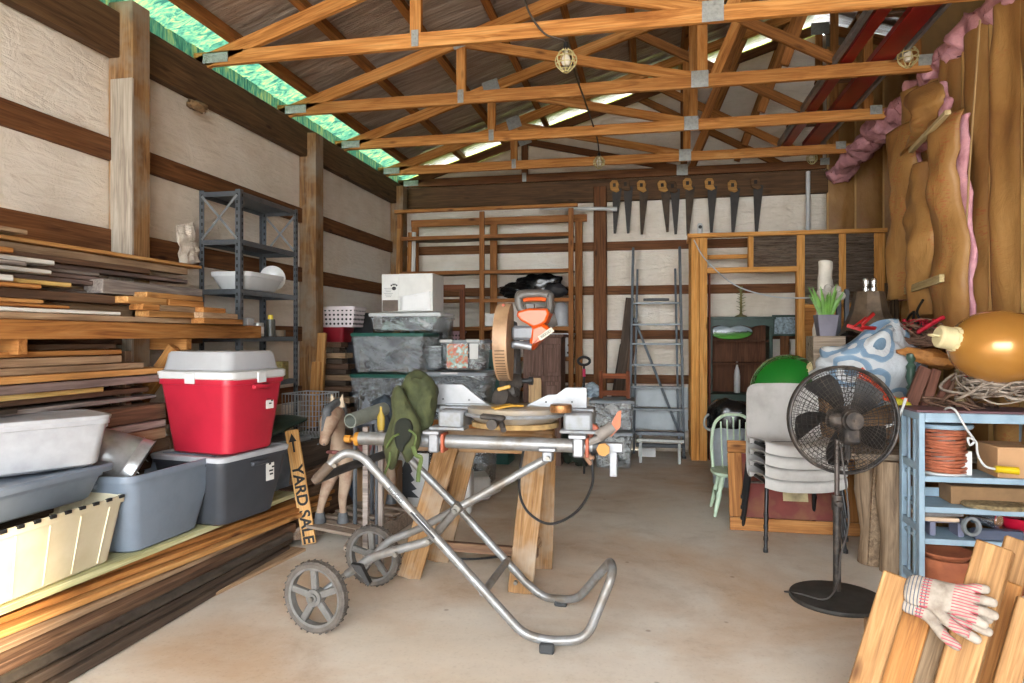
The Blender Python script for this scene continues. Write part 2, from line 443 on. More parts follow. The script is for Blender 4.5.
# roof ----------------------------------------------------------------
def m_foil():
    m, nt, b, out = _new('foil_faced_roof')
    mp = _coords(nt, (.8,7,1), False); n1 = _noise(nt, mp, 1.6, 6, .65, 1.4)
    mp2 = _coords(nt, (1,1,1), False); n2 = _noise(nt, mp2, .9, 3, .5)
    r1 = _ramp(nt, n1.outputs['Fac'], [(.3, col('#877568')), (.5, col('#ab9d92')), (.66, col('#cbc2bb')), (.8, col('#f0edea'))])
    r2 = _ramp(nt, n2.outputs['Fac'], [(.4, (.75,.62,.5,1)), (.6, (1,1,1,1))])
    c = _mul(nt, r1.outputs[0], r2.outputs[0], .7); nt.links.new(c, b.inputs['Base Color'])
    b.inputs['Metallic'].default_value = .3; b.inputs['Roughness'].default_value = .34
    _bump(nt, b, n1.outputs['Fac'], .9, .05); return m
def m_transl(name, c1, c2, c3, sc, st=.85):
    m, nt, b, out = _new(name); nt.nodes.remove(b)
    mp = _coords(nt, sc, False); n = _noise(nt, mp, 2.2, 6, .65, 1.8)
    r = _ramp(nt, n.outputs['Fac'], [(.36, col(c1)), (.5, col(c2)), (.64, col(c3))])
    t = nt.nodes.new('ShaderNodeBsdfTranslucent'); d = nt.nodes.new('ShaderNodeBsdfDiffuse'); mx = nt.nodes.new('ShaderNodeMixShader')
    mx.inputs[0].default_value = 1-st
    for s_ in (t, d): nt.links.new(r.outputs[0], s_.inputs['Color'])
    nt.links.new(t.outputs[0], mx.inputs[1]); nt.links.new(d.outputs[0], mx.inputs[2]); nt.links.new(mx.outputs[0], out.inputs[0])
    return m
XG = -2.97                                # where the translucent eave sheet, coloured with foliage light, ends
FOIL = m_foil()
b = B()
def rsheet(x0, x1, z_off=0, nx=20, y0=YF-.1, y1=YB+.25, amp=.008):
    def fn(a, c):
        x = x0+a*(x1-x0); y = y0+c*(y1-y0)
        return Vector((x, y, roof_z(x)+z_off+amp*math.sin(y*2*PI/.23)))
    return fn
b.grid(rsheet(XG, RX), 16, 150); b.grid(rsheet(RX, 7.2), 4, 150)
ceil_ = struct(obj('ceiling', b, FOIL, ang=3, recalc=False))
b = B(); b.grid(rsheet(XL-.35, XG, amp=.018), 6, 200)
TG = m_transl('foliage_light_sheet', '#16322a', '#30523e', '#62683a', (3.5,7,1))  # light of the trees outside put into the sheet's green and yellow
obj('translucent_eave_sheet', b, TG, ceil_, ang=3, recalc=False)
# translucent strip added over the back gable gap, yellow-green daylight put into its colour
b = B()
def strip(a, c):
    x = -3.1+a*(RX+3.1); return Vector((x, YB+.06, roof_z(x)-.22+c*.20))
b.grid(strip, 30, 1); 
TY = m_transl('gable_gap_light', '#6c7430', '#8a9240', '#a8ac68', (3,3,3), .95)
obj('gable_gap_light', b, TY, wb, ang=3, recalc=False)
b = B()
def strip2(a, c):
    return Vector((XL-.02, YF+a*(YB-YF), 3.36+c*.15))
b.grid(strip2, 40, 1)
obj('translucent_eave_strip', b, TG, ceil_, ang=3, recalc=False)
# purlins on top of the trusses
px = [-2.93+.55*i for i in range(9)]
for x in px:
    if x > RX: continue
    z = roof_z(x)-.06
    board('purlin', (x, YF, z), (x, YB+.1, z), .06, .09, W_truss_dark, ceil_, up=(-SL,0,1))
for x in (2.3, 2.9, 3.5, 4.4):
    z = roof_z(x)-.055; board('purlin', (x, YF, z), (x, YB+.1, z), .09, .04, W_truss_dark, ceil_, up=(SL,0,1))

# trusses ---------------------------------------------------------------
TY_ = [2.16, 3.27, 4.40, 5.53, 6.65, 7.80, 8.48]
names = {4.40:'wooden roof truss nearest the camera with its whole bottom chord in view', 5.53:'second wooden roof truss, running behind the nearest one',
         6.65:'third wooden roof truss, in the middle of the barn roof', 7.80:'fourth wooden roof truss, last but one before the back wall',
         8.48:'wooden roof truss against the back wall above the hanging saws', 3.27:'wooden roof truss overhead whose rafters cut the top edge of the view'}
def plate(t, x, z, y, w=.13, h=.12, ang=0):
    M = Matrix.Translation((x, y, z)) @ Matrix.Rotation(ang, 4, 'Y')
    b = B(); b.box((0,0,0), (w, .003, h))
    for i in range(int(w/.018)):
        for j in range(int(h/.03)):
            b.box((-w/2+.012+i*.018, -.003, -h/2+.018+j*.03), (.006, .005, .016))
    obj('connector_plate', b, GALV, t, M, smooth=False)
for i, y in enumerate(TY_):
    if y < 3: continue
    t = thing('roof_truss', names[y], 'roof truss', (XL, y, ZC), group='wooden roof trusses')
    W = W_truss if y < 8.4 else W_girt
    xe = {3.27: 3.5, 4.40: 2.2, 5.53: 2.10, 6.65: 2.15, 7.80: 2.2, 8.48: 2.0}[y]
    if y > 3.5:
        board('bottom_chord', (XL-.05, y, ZC+.05), (xe, y, ZC+.05), .04, .1, W, t)
    tz = lambda x: roof_z(x)-.10-.055
    board('top_chord', (XL-.1, y, tz(XL-.1)), (RX, y, tz(RX)), .04, .10, W, t)
    if y > 3.5:
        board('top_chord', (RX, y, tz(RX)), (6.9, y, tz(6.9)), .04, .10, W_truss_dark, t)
    A, Bx, J, Cx = -1.55, .40, -.14, 1.55
    def web(p, q, m=W, w=.08, dy=0): board('web', (p[0], y+dy, p[1]), (q[0], y+dy, q[1]), .038, w, m, t, up=(0,0,1) if abs(p[0]-q[0]) > .01 else (1,0,0))
    zc = ZC+.06
    if y > 3.5:
        web((A, zc), (A, tz(A))); web((A, tz(A)-.02), (Bx-.05, zc+.02))
        web((Bx, zc), (Bx, tz(Bx)))
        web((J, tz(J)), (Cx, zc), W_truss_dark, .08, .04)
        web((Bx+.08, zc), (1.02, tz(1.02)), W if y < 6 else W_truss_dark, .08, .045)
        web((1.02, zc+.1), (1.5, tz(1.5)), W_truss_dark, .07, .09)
        web((RX-.02, tz(RX)), (RX-.02, zc), W_truss_dark, .08, .04)
        yy = y-.029
        plate(t, XL+.16, ZC+.05, yy, .2, .07); plate(t, A, ZC+.06, yy, .05, .11); plate(t, Bx-.02, ZC+.06, yy, .13, .13)
        plate(t, A, tz(A), yy, .16, .14, -.3); plate(t, RX-.02, tz(RX)-.02, yy, .2, .14); plate(t, 1.98, ZC+.08, yy, .1, .08)
    else:
        web((A, tz(A)-.02), (Bx-.05, zc+.02))
# right-hand insulated wall ----------------------------------------------
def m_kraft():
    m, nt, b, out = _new('kraft_facing')
    mp = _coords(nt, (1,1,.5), True); n1 = _noise(nt, mp, 2.5, 5, .6, .6)
    r1 = _ramp(nt, n1.outputs['Fac'], [(.3, col('#7e542a')), (.5, col('#966c3a')), (.7, col('#aa804a'))])
    # faint printed marks in broken vertical rows
    mpx = _coords(nt, (9,9,26), True); v = nt.nodes.new('ShaderNodeTexNoise'); v.inputs['Scale'].default_value = 3.2; v.inputs['Detail'].default_value = 2
    nt.links.new(mpx.outputs[0], v.inputs['Vector'])
    mpy = _coords(nt, (1.6,1.6,1.1), True); v2 = _noise(nt, mpy, 2.4, 2, .5)
    r2 = _ramp(nt, v.outputs['Fac'], [(.56, (0,0,0,1)), (.6, (1,1,1,1))]); r3 = _ramp(nt, v2.outputs['Fac'], [(.56, (0,0,0,1)), (.62, (1,1,1,1))])
    f = _mul(nt, r2.outputs[0], r3.outputs[0], 1.0)
    ff = nt.nodes.new('ShaderNodeMath'); ff.operation = 'MULTIPLY'; ff.inputs[1].default_value = .45; nt.links.new(f, ff.inputs[0])
    c = _mul(nt, r1.outputs[0], col('#9c3a20'), ff.outputs[0], 'MIX')
    nt.links.new(c, b.inputs['Base Color']); b.inputs['Roughness'].default_value = .55
    n3 = _noise(nt, mp, 9, 5, .6, .8); _bump(nt, b, n3.outputs['Fac'], .5, .02); return m
KRAFT = m_kraft(); KTAPE = mat('kraft_flange', '#c29a60', .6, 0, .1, 5, .2)
b = B(); b.box((XR+.13, (YF+6.2)/2, 1.75), (.1, 6.2-YF, 3.6)); 
wr = struct(obj('wall_right', b, mat('stud_backing', '#7a5a30', .8)))
b = B(); b.box(((XR+XRE)/2+.05, YB+.02, 2.4), (XRE-XR+.1, .05, 4.8)); b.box((XRE+.03, (6.2+YB)/2, 2.4), (.05, YB-6.2, 4.8))
b.box(((XR+XRE)/2+.1, 6.2, 2.4), (XRE-XR, .05, 4.8))
wr2 = struct(obj('wall_recess', b, mat('stud_backing', '#7a5a30', .8)))
def batt(p0, p1, z0, z1, bulge, parent, seed, n_dir, m=KRAFT, sag=0.0):
    """pillow-shaped kraft faced batt between two studs"""
    p0, p1 = Vector(p0), Vector(p1); nd = Vector(n_dir)
    def fn(a, c):
        p = p0.lerp(p1, a); z = z0+c*(z1-z0)
        q = math.sin(PI*a)**.6 if 0 < a < 1 else 0
        d = bulge*q*(1+.5*noise.noise(Vector((a*2, z*1.3, seed))))+.03*q*noise.noise(Vector((a*3, z*3.5, seed+9)))
        return Vector((p.x, p.y, z))+nd*d
    b = B(); b.grid(fn, 12, 46); o = obj('kraft_batt', b, m, parent, ang=3)
    return o
n_b = 0
y = 2.5
while y < 6.0:
    batt((XR+.07, y+.36, 0), (XR+.07, y, 0), .0, 3.38, .075, wr, n_b, (-1,0,0))
    b = B(); b.grid(lambda a, c: Vector((XR+.052-.02*math.sin(PI*a), y-.03+a*.06+.012*noise.noise(Vector((0, c*4, n_b))), c*3.38)), 3, 30)
    obj('stapled_flange', b, KTAPE, wr, ang=3)
    y += .375; n_b += 1
x = XR+.01
while x < XRE:
    batt((x, YB-.01, 0), (x+.3, YB-.01, 0), .0, 4.8, .025, wr2, n_b, (0,-1,0))
    b = B(); b.box((x, YB-.03, 2.4), (.02, .004, 4.8)); obj('stapled_flange', b, KTAPE, wr2)
    x += .3; n_b += 1
PINK = mat('pink_fibreglass', '#d29aa2', .95, 0, .2, 7, 1.0, 30, c2='#a86e78')
def fluffy(path, r, name, seed, n=28):
    pts = smooth_path([Vector(p) for p in path], 30); b = B()
    b.loft([(p+Vector((noise.noise(p*6)*.02, 0, noise.noise(p*5+Vector((3,3,3)))*.03)), (r*(1+.35*noise.noise(p*4+Vector((seed,0,0)))), r*.85*(1+.35*noise.noise(p*5)))) for p in pts], n)
    for v in b.bm.verts: v.co += Vector([noise.noise(v.co*11+Vector((k*7,0,seed)))*.06+noise.noise(v.co*30+Vector((k*5,0,seed)))*.02 for k in range(3)])
    return obj(name, b, PINK, None, ang=3)
tag(fluffy([(XR+.10, 8.5, 3.28), (XR+.12, 7.2, 3.36), (XR+.12, 6.0, 3.37)], .12, 'pink_insulation', 1), 'pink fibreglass batt lying along the top of the right wall, rear length', 'insulation')
tag(fluffy([(XR+.10, 5.75, 3.36), (XR+.12, 4.8, 3.42), (XR+.10, 3.6, 3.42)], .13, 'pink_insulation', 2), 'pink fibreglass batt in the top right corner, front length above the kraft paper', 'insulation')
# torn batts sagging off the wall
def torn(pix, X, wid, seed, label, lean=.0):
    """sagging batt: centre line of pixels on the plane x = X"""
    cl = smooth_path([PX(u, v, X+dx) for u, v, dx in pix], 8); n = len(cl)-1
    def fn(a, c):
        i = min(int(c*n), n); p = cl[i]
        w = wid*(1+.22*math.sin(c*7+seed)+.12*noise.noise(Vector((a*2, c*6, seed))))
        yy = (a-.5)*w
        d = .09*math.sin(PI*a)**.7 if 0 < a < 1 else 0
        d *= (1+.5*noise.noise(Vector((a*1.5, c*4, seed+4))))
        fold = .012*noise.noise(Vector((a*3, c*9, seed+8)))-.03*abs(noise.noise(Vector((a*2.2+c*2, c*7, seed+2))))
        return Vector((p.x-d+fold, p.y-yy, p.z))
    b = B(); b.grid(fn, 16, n, thick=.004)
    t = obj('torn_insulation_batt', b, KRAFT, None, ang=3); tag(t, label, 'insulation', 'torn kraft-faced batts on the right wall')
    b = B()
    st = [(cl[i]+Vector((.03, .0, 0)), (.04*(1+.4*noise.noise(Vector((i*.4, seed, 0)))), wid*.50*(1+.15*math.sin(i*.7+seed)))) for i in range(1, n)]
    b.grid(lambda a, c: (lambda s, ang: Vector((s[0].x+s[1][0]*math.sin(ang), s[0].y+s[1][1]*math.cos(ang)+.02*noise.noise(Vector((a*5,c*20,seed))), s[0].z)))(st[int(c*(len(st)-1))], a*2*PI), 16, len(st)-1)
    obj('fibreglass_filling', b, PINK, t, ang=3)
torn([(905,130,.0),(905,165,-.02),(908,200,0),(903,250,0),(908,290,.03),(905,300,.03)], 1.93, .42, 1, 'torn kraft batt bulging off the wall, leftmost and nearest the back corner')
torn([(925,165,.0),(922,200,-.02),(925,240,-.04),(926,280,0),(925,315,.03)], 1.91, .36, 5, 'sagging kraft batt in the middle of the torn ones, above the iron scrolls')
torn([(950,120,.0),(948,160,-.03),(950,200,-.02),(954,250,0),(953,300,.0),(955,345,.03)], 1.93, .42, 9, 'sagging kraft batt, right of the three torn ones, pink wool at its edge')
torn([(925,92,.0),(932,108,-.05),(928,128,-.04),(918,150,.0)], 1.90, .42, 13, 'crumpled top flap of torn kraft paper folded over under the pink insulation')
b = B(); tp = smooth_path([PX(u, v, 1.925) for u, v in ((980,20),(975,90),(970,160),(966,230),(962,286))], 6)
b.loft([(p_, (.003,.014)) for p_ in tp], 8)
obj('pale_tape', b, mat('pale_tape', '#c9a878', .6, 0, .05, 8), wr)
def stick(p, q, w, t, m, label, cat='board', name='wooden_batten', up=(0,0,1), group=None):
    return tag(board(name, p, q, w, t, m, up=up), label, cat, group)
stick(PX(948,112,1.78), PX(911,151,1.82), .035, .03, wood('batten_light', '#a08a5c', '#b8a478', '#c8b68c', var=.05), 'pale wooden batten slanting across the upper torn insulation')
stick(PX(942,278,1.80), PX(906,291,1.84), .03, .05, wood('batten_light', '#a08a5c', '#b8a478'), 'pale short batten holding the torn insulation at its foot')
# ================================================================ containers
def rring(bm, sx, sy, z, r, M, k=4):
    r = min(r, sx/2-.001, sy/2-.001); out = []
    for cx, cy, a0 in ((1,1,0),(-1,1,90),(-1,-1,180),(1,-1,270)):
        for i in range(k+1):
            a = R(a0+90*i/k)
            out.append(bm.verts.new(M @ Vector((cx*(sx/2-r)+r*math.cos(a), cy*(sy/2-r)+r*math.sin(a), z))))
    return out
def rloft(b, st, M=None, cap0=True, cap1=True):
    """st: list of (sx, sy, z, r)"""
    n0 = len(b.bm.faces); M = M or Matrix.Identity(4)
    rings = [rring(b.bm, *s_, M) for s_ in st]; n = len(rings[0])
    for p, q in zip(rings, rings[1:]):
        for i in range(n): b.bm.faces.new((p[i], p[(i+1)%n], q[(i+1)%n], q[i]))
    if cap0: b.bm.faces.new(list(reversed(rings[0])))
    if cap1: b.bm.faces.new(rings[-1])
    b._done(n0)
def tote(name, label, cat, c, z0, bot, top, h, rz, m, lid=None, lid_h=.025, group=None, rim=.018, r=.05, ribs=0, handles=True, wall=.006, lid_over=.0, lid_m2=None):
    M = TR(c[0], c[1], z0, rz)
    t = thing(name, label, cat, (c[0], c[1], z0), rz, group)
    b = B(); sx0, sy0 = bot; sx, sy = top
    rloft(b, [(sx0-.03, sy0-.03, 0, r), (sx0, sy0, .012, r), (sx, sy, h-.035, r), (sx+rim, sy+rim, h-.033, r), (sx+rim*1.2, sy+rim*1.2, h-.004, r),
              (sx+rim, sy+rim, h, r), (sx-.004, sy-.004, h, r), (sx-wall*2, sy-wall*2, h-.01, r), (sx0-wall*2, sy0-wall*2, .016, r)], None)
    if ribs:
        for k in range(ribs):
            x = -sx0/2+.08+(sx0-.16)*k/(ribs-1)
            for sgn in (-1, 1):
                b.loft([(Vector((x, sgn*(sy0/2-.002), .02)), (.005,.009)), (Vector((x*sx/sx0, sgn*(sy/2-.004), h-.04)), (.005,.010))], 6)
        for k in range(3):
            y = -sy0/2+.07+(sy0-.14)*k/2
            for sgn in (-1, 1):
                b.loft([(Vector((sgn*(sx0/2-.002), y, .02)), (.012,.008)), (Vector((sgn*(sx/2-.002), y*sy/sy0, h-.04)), (.014,.008))], 6)
    obj('body', b, m, t, M, ang=.6)
    if handles:
        for sgn in (-1, 1):
            b = B(); b.box((sgn*(sx/2+.018), 0, h-.05), (.03, .13, .028), bev=.006)
            obj('handle', b, m, t, M)
    if lid:
        b = B(); o = rim*1.4+lid_over
        rloft(b, [(sx+o, sy+o, h-.012, r), (sx+o+.006, sy+o+.006, h+lid_h*.4, r), (sx+o-.008, sy+o-.008, h+lid_h*.7, r), (sx-.03, sy-.03, h+lid_h*.7, r), (sx-.05, sy-.05, h+lid_h*.35, r), (sx-.09, sy-.09, h+lid_h*.35, r)], None)
        obj('lid', b, lid, t, M, ang=.6)
    return t
def label_card(t, M, w, h, m, label=None, marks=None, name='sticker'):
    b = B(); b.box((0,0,0), (w, .0015, h)); o = obj(name, b, m, t, M, smooth=False, label=label)
    if marks:
        b = B(); rr = random.Random(int(w*1000))
        for i in range(marks):
            b.box(((rr.random()-.5)*w*.7, -.0015, h*(.42-.8*i/marks)), (w*(.2+.5*rr.random()), .001, h/marks*.4))
        obj('printing', b, mat('print_black', '#26262a', .7), o, M, smooth=False)
    return o
PAPER = mat('white_paper', '#dad9d5', .7, 0, .04, 10)
RED = mat('red_tote', '#ae2236', .38, 0, .06, 8, .05)
GRAYT = mat('grey_tote', '#717c8a', .42, 0, .06, 8, .05)
CHAR = mat('charcoal_tote', '#3b3e44', .42, 0, .06, 8, .05)
CREAM = mat('cream_crate', '#d2c9b0', .5, 0, .06, 3, .05, c2='#c2b694')
MILK = mat('milky_plastic', '#a6a7aa', .35, 0, .05, 4)
WHITEP = mat('white_plastic', '#c3c4c4', .4, 0, .04, 6)

# ================================================================ LEFT: floor lumber
def lumber(pa, za, pb, zb, w, t, m, label, group='timbers laid along the left wall floor', ext=0.0, up=(0,0,1), name='timber'):
    """front top edge runs between two pixels at the heights za, zb; body lies behind it"""
    a, c = G(*pa, za), G(*pb, zb); d = (c-a).normalized(); a = a-d*ext
    side = Vector((0,0,1)).cross(d).normalized()
    off = side*(w/2)-Vector((0,0,t/2))
    return tag(board(name, a+off, c+off, w, t, m, up=up), label, 'board', group)
FL = [ # front top edge px A, z, px B, z, width, thick
 ((0,712),.045,(290,545),.045,.05,.042,W_dark,'dark square timber lying lowest on the floor at the front edge of the lumber pile'),
 ((0,696),.088,(293,536),.085,.07,.04,W_dark,'dark stained board second from the floor in the lumber pile'),
 ((0,665),.165,(296,523),.15,.12,.060,W_brown,'wide dark brown plank above the steel pipe, mid height of the floor pile'),
 ((0,647),.195,(298,515),.178,.12,.026,W_tan,'tan plank with a pale chipped edge, fourth from the floor in the lumber pile'),
 ((0,632),.23,(330,502),.21,.12,.028,W_new,'light pine plank with a white paint smear in the floor pile'),
 ((0,618),.265,(332,496),.24,.12,.028,W_orange,'orange pine plank just below the pale boards carrying the bins'),
 ((0,606),.30,(335,489),.27,.12,.028,W_orange,'topmost orange pine plank of the floor pile, partly under the bins'),
]
for a in FL: lumber(a[0], a[1], a[2], a[3], a[4], a[5], a[6], a[7], ext=1.0)
# cut short plank with bright sawn end
lumber((60,668), .05, (182,604), .05, .05, .05, W_dark, 'short dark timber ending beside the single pale board on the floor', ext=.6)
lumber((186,607), .02, (306,548), .02, .13, .02, W_tan, 'thin tan board lying alone on the concrete beside the lumber pile', ext=0)
a, c = G(0,683,.115), G(290,535,.115)
b = B(); b.cyl(a-(c-a).normalized()*1.0, c, .024, n=14)
tag(obj('steel_pipe', b, mat('dull_steel_pipe', '#5c554e', .4, .6, .2, 10, .1)), 'long dull steel pipe lying in the lumber pile on the floor', 'pipe')
# timber bulk beneath the bins
for i, (x, z, h_) in enumerate(((-2.74, 0, .235), (-2.945, 0, .235))):
    tag(board('timber', (x-.0, 1.2, z+h_/2), (x, 4.2, z+h_/2), .24-.08*i, h_, W_brown), 'thick brown beam lying on the floor beneath the bins, '+('outer one' if i == 0 else 'against the wall'), 'board', 'timbers laid along the left wall floor')
ZP = .33
tag(board('plank', (-2.68, 1.4, .315), (-2.50, 4.5, .315), .24, .03, W_pale), 'pale greenish board carrying the storage bins', 'board')
tag(board('plank', (-2.95, 1.2, .27), (-2.93, 3.4, .27), .15, .055, W_brown), 'broad brown board under the back edge of the storage bins', 'board')

# ================================================================ LEFT: bins
t = tote('storage_crate', 'cream plastic crate with a dark-toothed hinged rim, at the front left edge', 'storage bin', (-2.70, 2.44), ZP, (.74,.36), (.82,.44), .315, PI/2, CREAM, ribs=5, r=.03)
b = B()
for k in range(11): b.box((-.38+k*.076, -.232, .312), (.03, .012, .014))
obj('hinge_tooth', b, BLACK, t, TR(-2.70, 2.44, ZP, PI/2)); kids(t)[-1]['kind'] = 'stuff'
tote('storage_tote', 'grey lidded tote sitting on the cream crate', 'storage bin', (-2.73, 2.44), ZP+.315, (.62,.34), (.68,.40), .14, PI/2, GRAYT, lid=GRAYT, lid_h=.03, r=.04, lid_over=.05)
t = tote('storage_box', 'translucent white plastic box turned at an angle, on top of the grey lidded tote', 'storage bin', (-2.71, 2.58), ZP+.482, (.44,.30), (.50,.35), .225, R(62), clear_plastic('milky_box', '#a9aaae', .9, .3), lid=clear_plastic('milky_box', '#a9aaae', .9, .3), r=.05, lid_h=.012)
t = tote('storage_tote', 'open slate-grey tote with a metal bucket standing in it', 'storage bin', (-2.66, 3.17), ZP, (.50,.36), (.66,.48), .40, R(88), GRAYT, r=.07)
# bucket
def bucket(M, r0=.125, r1=.17, h=.25):
    t = thing('metal_bucket', 'shiny galvanised bucket tipped over inside the open grey tote', 'bucket'); t.matrix_basis = M; WM[t] = M
    b = B(); b.lathe([(0,0),(r0,0),(r0,.01),(r0+(r1-r0)*.3,h*.3),(r0+(r1-r0)*.3+.004,h*.33),(r0+(r1-r0)*.36,h*.36),(r0+(r1-r0)*.75,h*.75),(r0+(r1-r0)*.78+.004,h*.78),(r0+(r1-r0)*.81,h*.81),(r1,h),(r1+.006,h+.002),(r1-.002,h-.004),(r0-.004,.012),(0,.012)], n=32)
    obj('body', b, mat('shiny_zinc', '#b4b6b8', .3, .6, .12, 16, .1), t, M)
    b = B(); b.tube([(r1*math.cos(a), r1*math.sin(a)*.2+.03, h+.02-.1*math.sin(a)) for a in [PI*k/10 for k in range(11)]], .003, 6)
    obj('bail_handle', b, GALV, t, M)
bucket(Matrix.Translation((-2.80, 2.98, ZP+.50)) @ Vector((.55,.35,-.38)).to_track_quat('Z','Y').to_matrix().to_4x4())
t = tote('storage_tote', 'charcoal black tote with a pale grey lid, under the red tote', 'storage bin', (-2.52, 3.68), ZP, (.40,.44), (.52,.56), .385, R(-9), CHAR, lid=mat('pale_grey_lid', '#a9abb0', .45, 0, .06, 8), r=.05)
label_card(t, TR(-2.52, 3.68, ZP, R(-9)) @ TR(.252, .12, .27, R(90), R(0)), .07, .13, PAPER, marks=5)
t = tote('storage_tote', 'bright red plastic tote stacked on the charcoal tote', 'storage bin', (-2.48, 3.63), ZP+.405, (.43,.38), (.52,.47), .43, R(-9), RED, r=.06)
label_card(t, TR(-2.48, 3.63, ZP+.405, R(-9)) @ TR(.247, .11, .30, R(90), 0, 0) @ Matrix.Rotation(R(0), 4, 'X'), .065, .12, PAPER, marks=6)
# white lid + upside-down clear box
M = TR(-2.48, 3.63, ZP+.838, R(-9)); t = thing('bin_lid', 'white snap-on lid lying on the red tote', 'lid', M.translation, R(-9))
b = B(); rloft(b, [(.54,.48,-.01,.06),(.56,.50,.0,.06),(.56,.50,.035,.06),(.53,.47,.042,.06)]); obj('panel', b, WHITEP, t, M)
b = B(); b.box((.0,-.252,.0), (.07,.012,.06), bev=.003); obj('latch', b, WHITEP, t, M)
b = B(); b.box((.283,0,.0), (.012,.07,.06), bev=.003); obj('latch', b, WHITEP, t, M)
M = TR(-2.50, 3.65, ZP+.882, R(-9)); t = thing('storage_box', 'shallow milky box turned upside down on the white lid of the red tote', 'storage bin', M.translation, R(-9))
b = B(); rloft(b, [(.51,.45,0,.06),(.50,.44,.01,.06),(.475,.41,.09,.06),(.455,.39,.105,.06)]); obj('body', b, MILK, t, M)
# translucent grey tote further back with junk on it
t = tote('storage_tote', 'dusty translucent grey tote behind the charcoal one, heaped with dark odds and ends', 'storage bin', (-2.73, 4.42), ZP, (.42,.46), (.48,.54), .33, R(-9), clear_plastic('smoky_box', '#70767c', .72, .35), lid=clear_plastic('smoky_lid', '#8a9096', .85, .4), r=.05)
zz = ZP+.36
b = B(); b.grid(lambda a, c: Vector((-2.87+a*.36, 4.2+c*.5, zz+.045+.06*c+.02*math.sin(a*3)+.01*noise.noise(Vector((a*4,c*4,2))))), 12, 12, thick=.02)
tag(obj('folded_tarp', b, mat('dark_green_tarp', '#20382f', .5, 0, .2, 10, .4), ang=3), 'dark green folded tarp on the dusty tote behind the red tote', 'tarp')
# wire baskets behind the red tote
def wire_basket(c, sx, sy, sz, rz, label):
    M = TR(*c, rz); t = thing('wire_basket', label, 'basket', c, rz)
    b = B(); w = .0025
    for k in range(5):
        z = sz*k/4; pts = [(-sx/2,-sy/2,z),(sx/2,-sy/2,z),(sx/2,sy/2,z),(-sx/2,sy/2,z)]
        b.tube(pts, w*(2 if k == 4 else 1), 5, closed=True, sub=1)
    for k in range(11):
        x = -sx/2+sx*k/10; b.tube([(x,-sy/2,sz),(x,-sy/2,0),(x,sy/2,0),(x,sy/2,sz)], w, 5, sub=1)
    for k in range(9):
        y = -sy/2+sy*k/8; b.tube([(-sx/2,y,sz),(-sx/2,y,0),(sx/2,y,0),(sx/2,y,sz)], w, 5, sub=1)
    obj('wirework', b, mat('white_wire', '#a4a8aa', .4, .3, .1, 20), t, M)
    return t
bx = PX(288, 408, -2.62)
tag(board('timber', (-2.62, 4.45, .40), (-2.55, 5.3, .40), .5, .10, W_brown), 'low brown platform board beneath the wire basket behind the red tote', 'board')
tag(board('timber', (-2.62, 4.45, .55), (-2.55, 5.3, .55), .4, .19, W_dark), 'dark block under the wire basket behind the red tote', 'board')
tag(board('timber', (-2.60, 4.35, .17), (-2.50, 5.3, .17), .5, .34, W_brown), 'thick brown beam under the wire basket platform', 'board')
wire_basket((-2.56, 4.85, .65), .30, .30, .32, R(-8), 'white wire basket standing behind the red tote')

# ================================================================ LEFT: wall rack and its planks
t = thing('lumber_rack', 'rough wooden cantilever rack carrying the upper stack of planks on the left wall', 'rack', (-3.0, 2.8, 0))
board('front_rail', (-2.80, 0.8, 1.435), (-2.80, 4.52, 1.435), .045, .09, W_orange, t)
board('back_rail', (-3.12, 0.8, 1.40), (-3.12, 4.3, 1.40), .045, .09, W_brown, t)
for y in (1.35, 2.6, 3.74): board('arm', (-3.15, y, 1.36), (-2.79, y, 1.36), .05, .08, W_orange, t)
for y in (3.66,): board('diagonal_brace', (-3.12, y, .95), (-2.82, y, 1.33), .045, .09, W_orange, t)
for y in (1.35, 2.2, 3.35): board('upright', (-2.93, y, 0), (-2.93, y, 1.32), .05, .09, W_brown, t, up=(1,0,0))
def rackboard(z0, th, y1, xf, w, m, label, y0=.9, tilt=0.0, grp='planks in the upper stack of the wall rack', roll=0.0):
    w = max(.05, min(w, xf+3.035)); xc = xf-w/2
    return tag(board('plank', (xc, y0, z0+th/2), (xc+.0, y1, z0+th/2+tilt), w, th, m, up=(roll,0,1)), label, 'board', grp)
def yend(u, X): return PX(u, 300, X).y
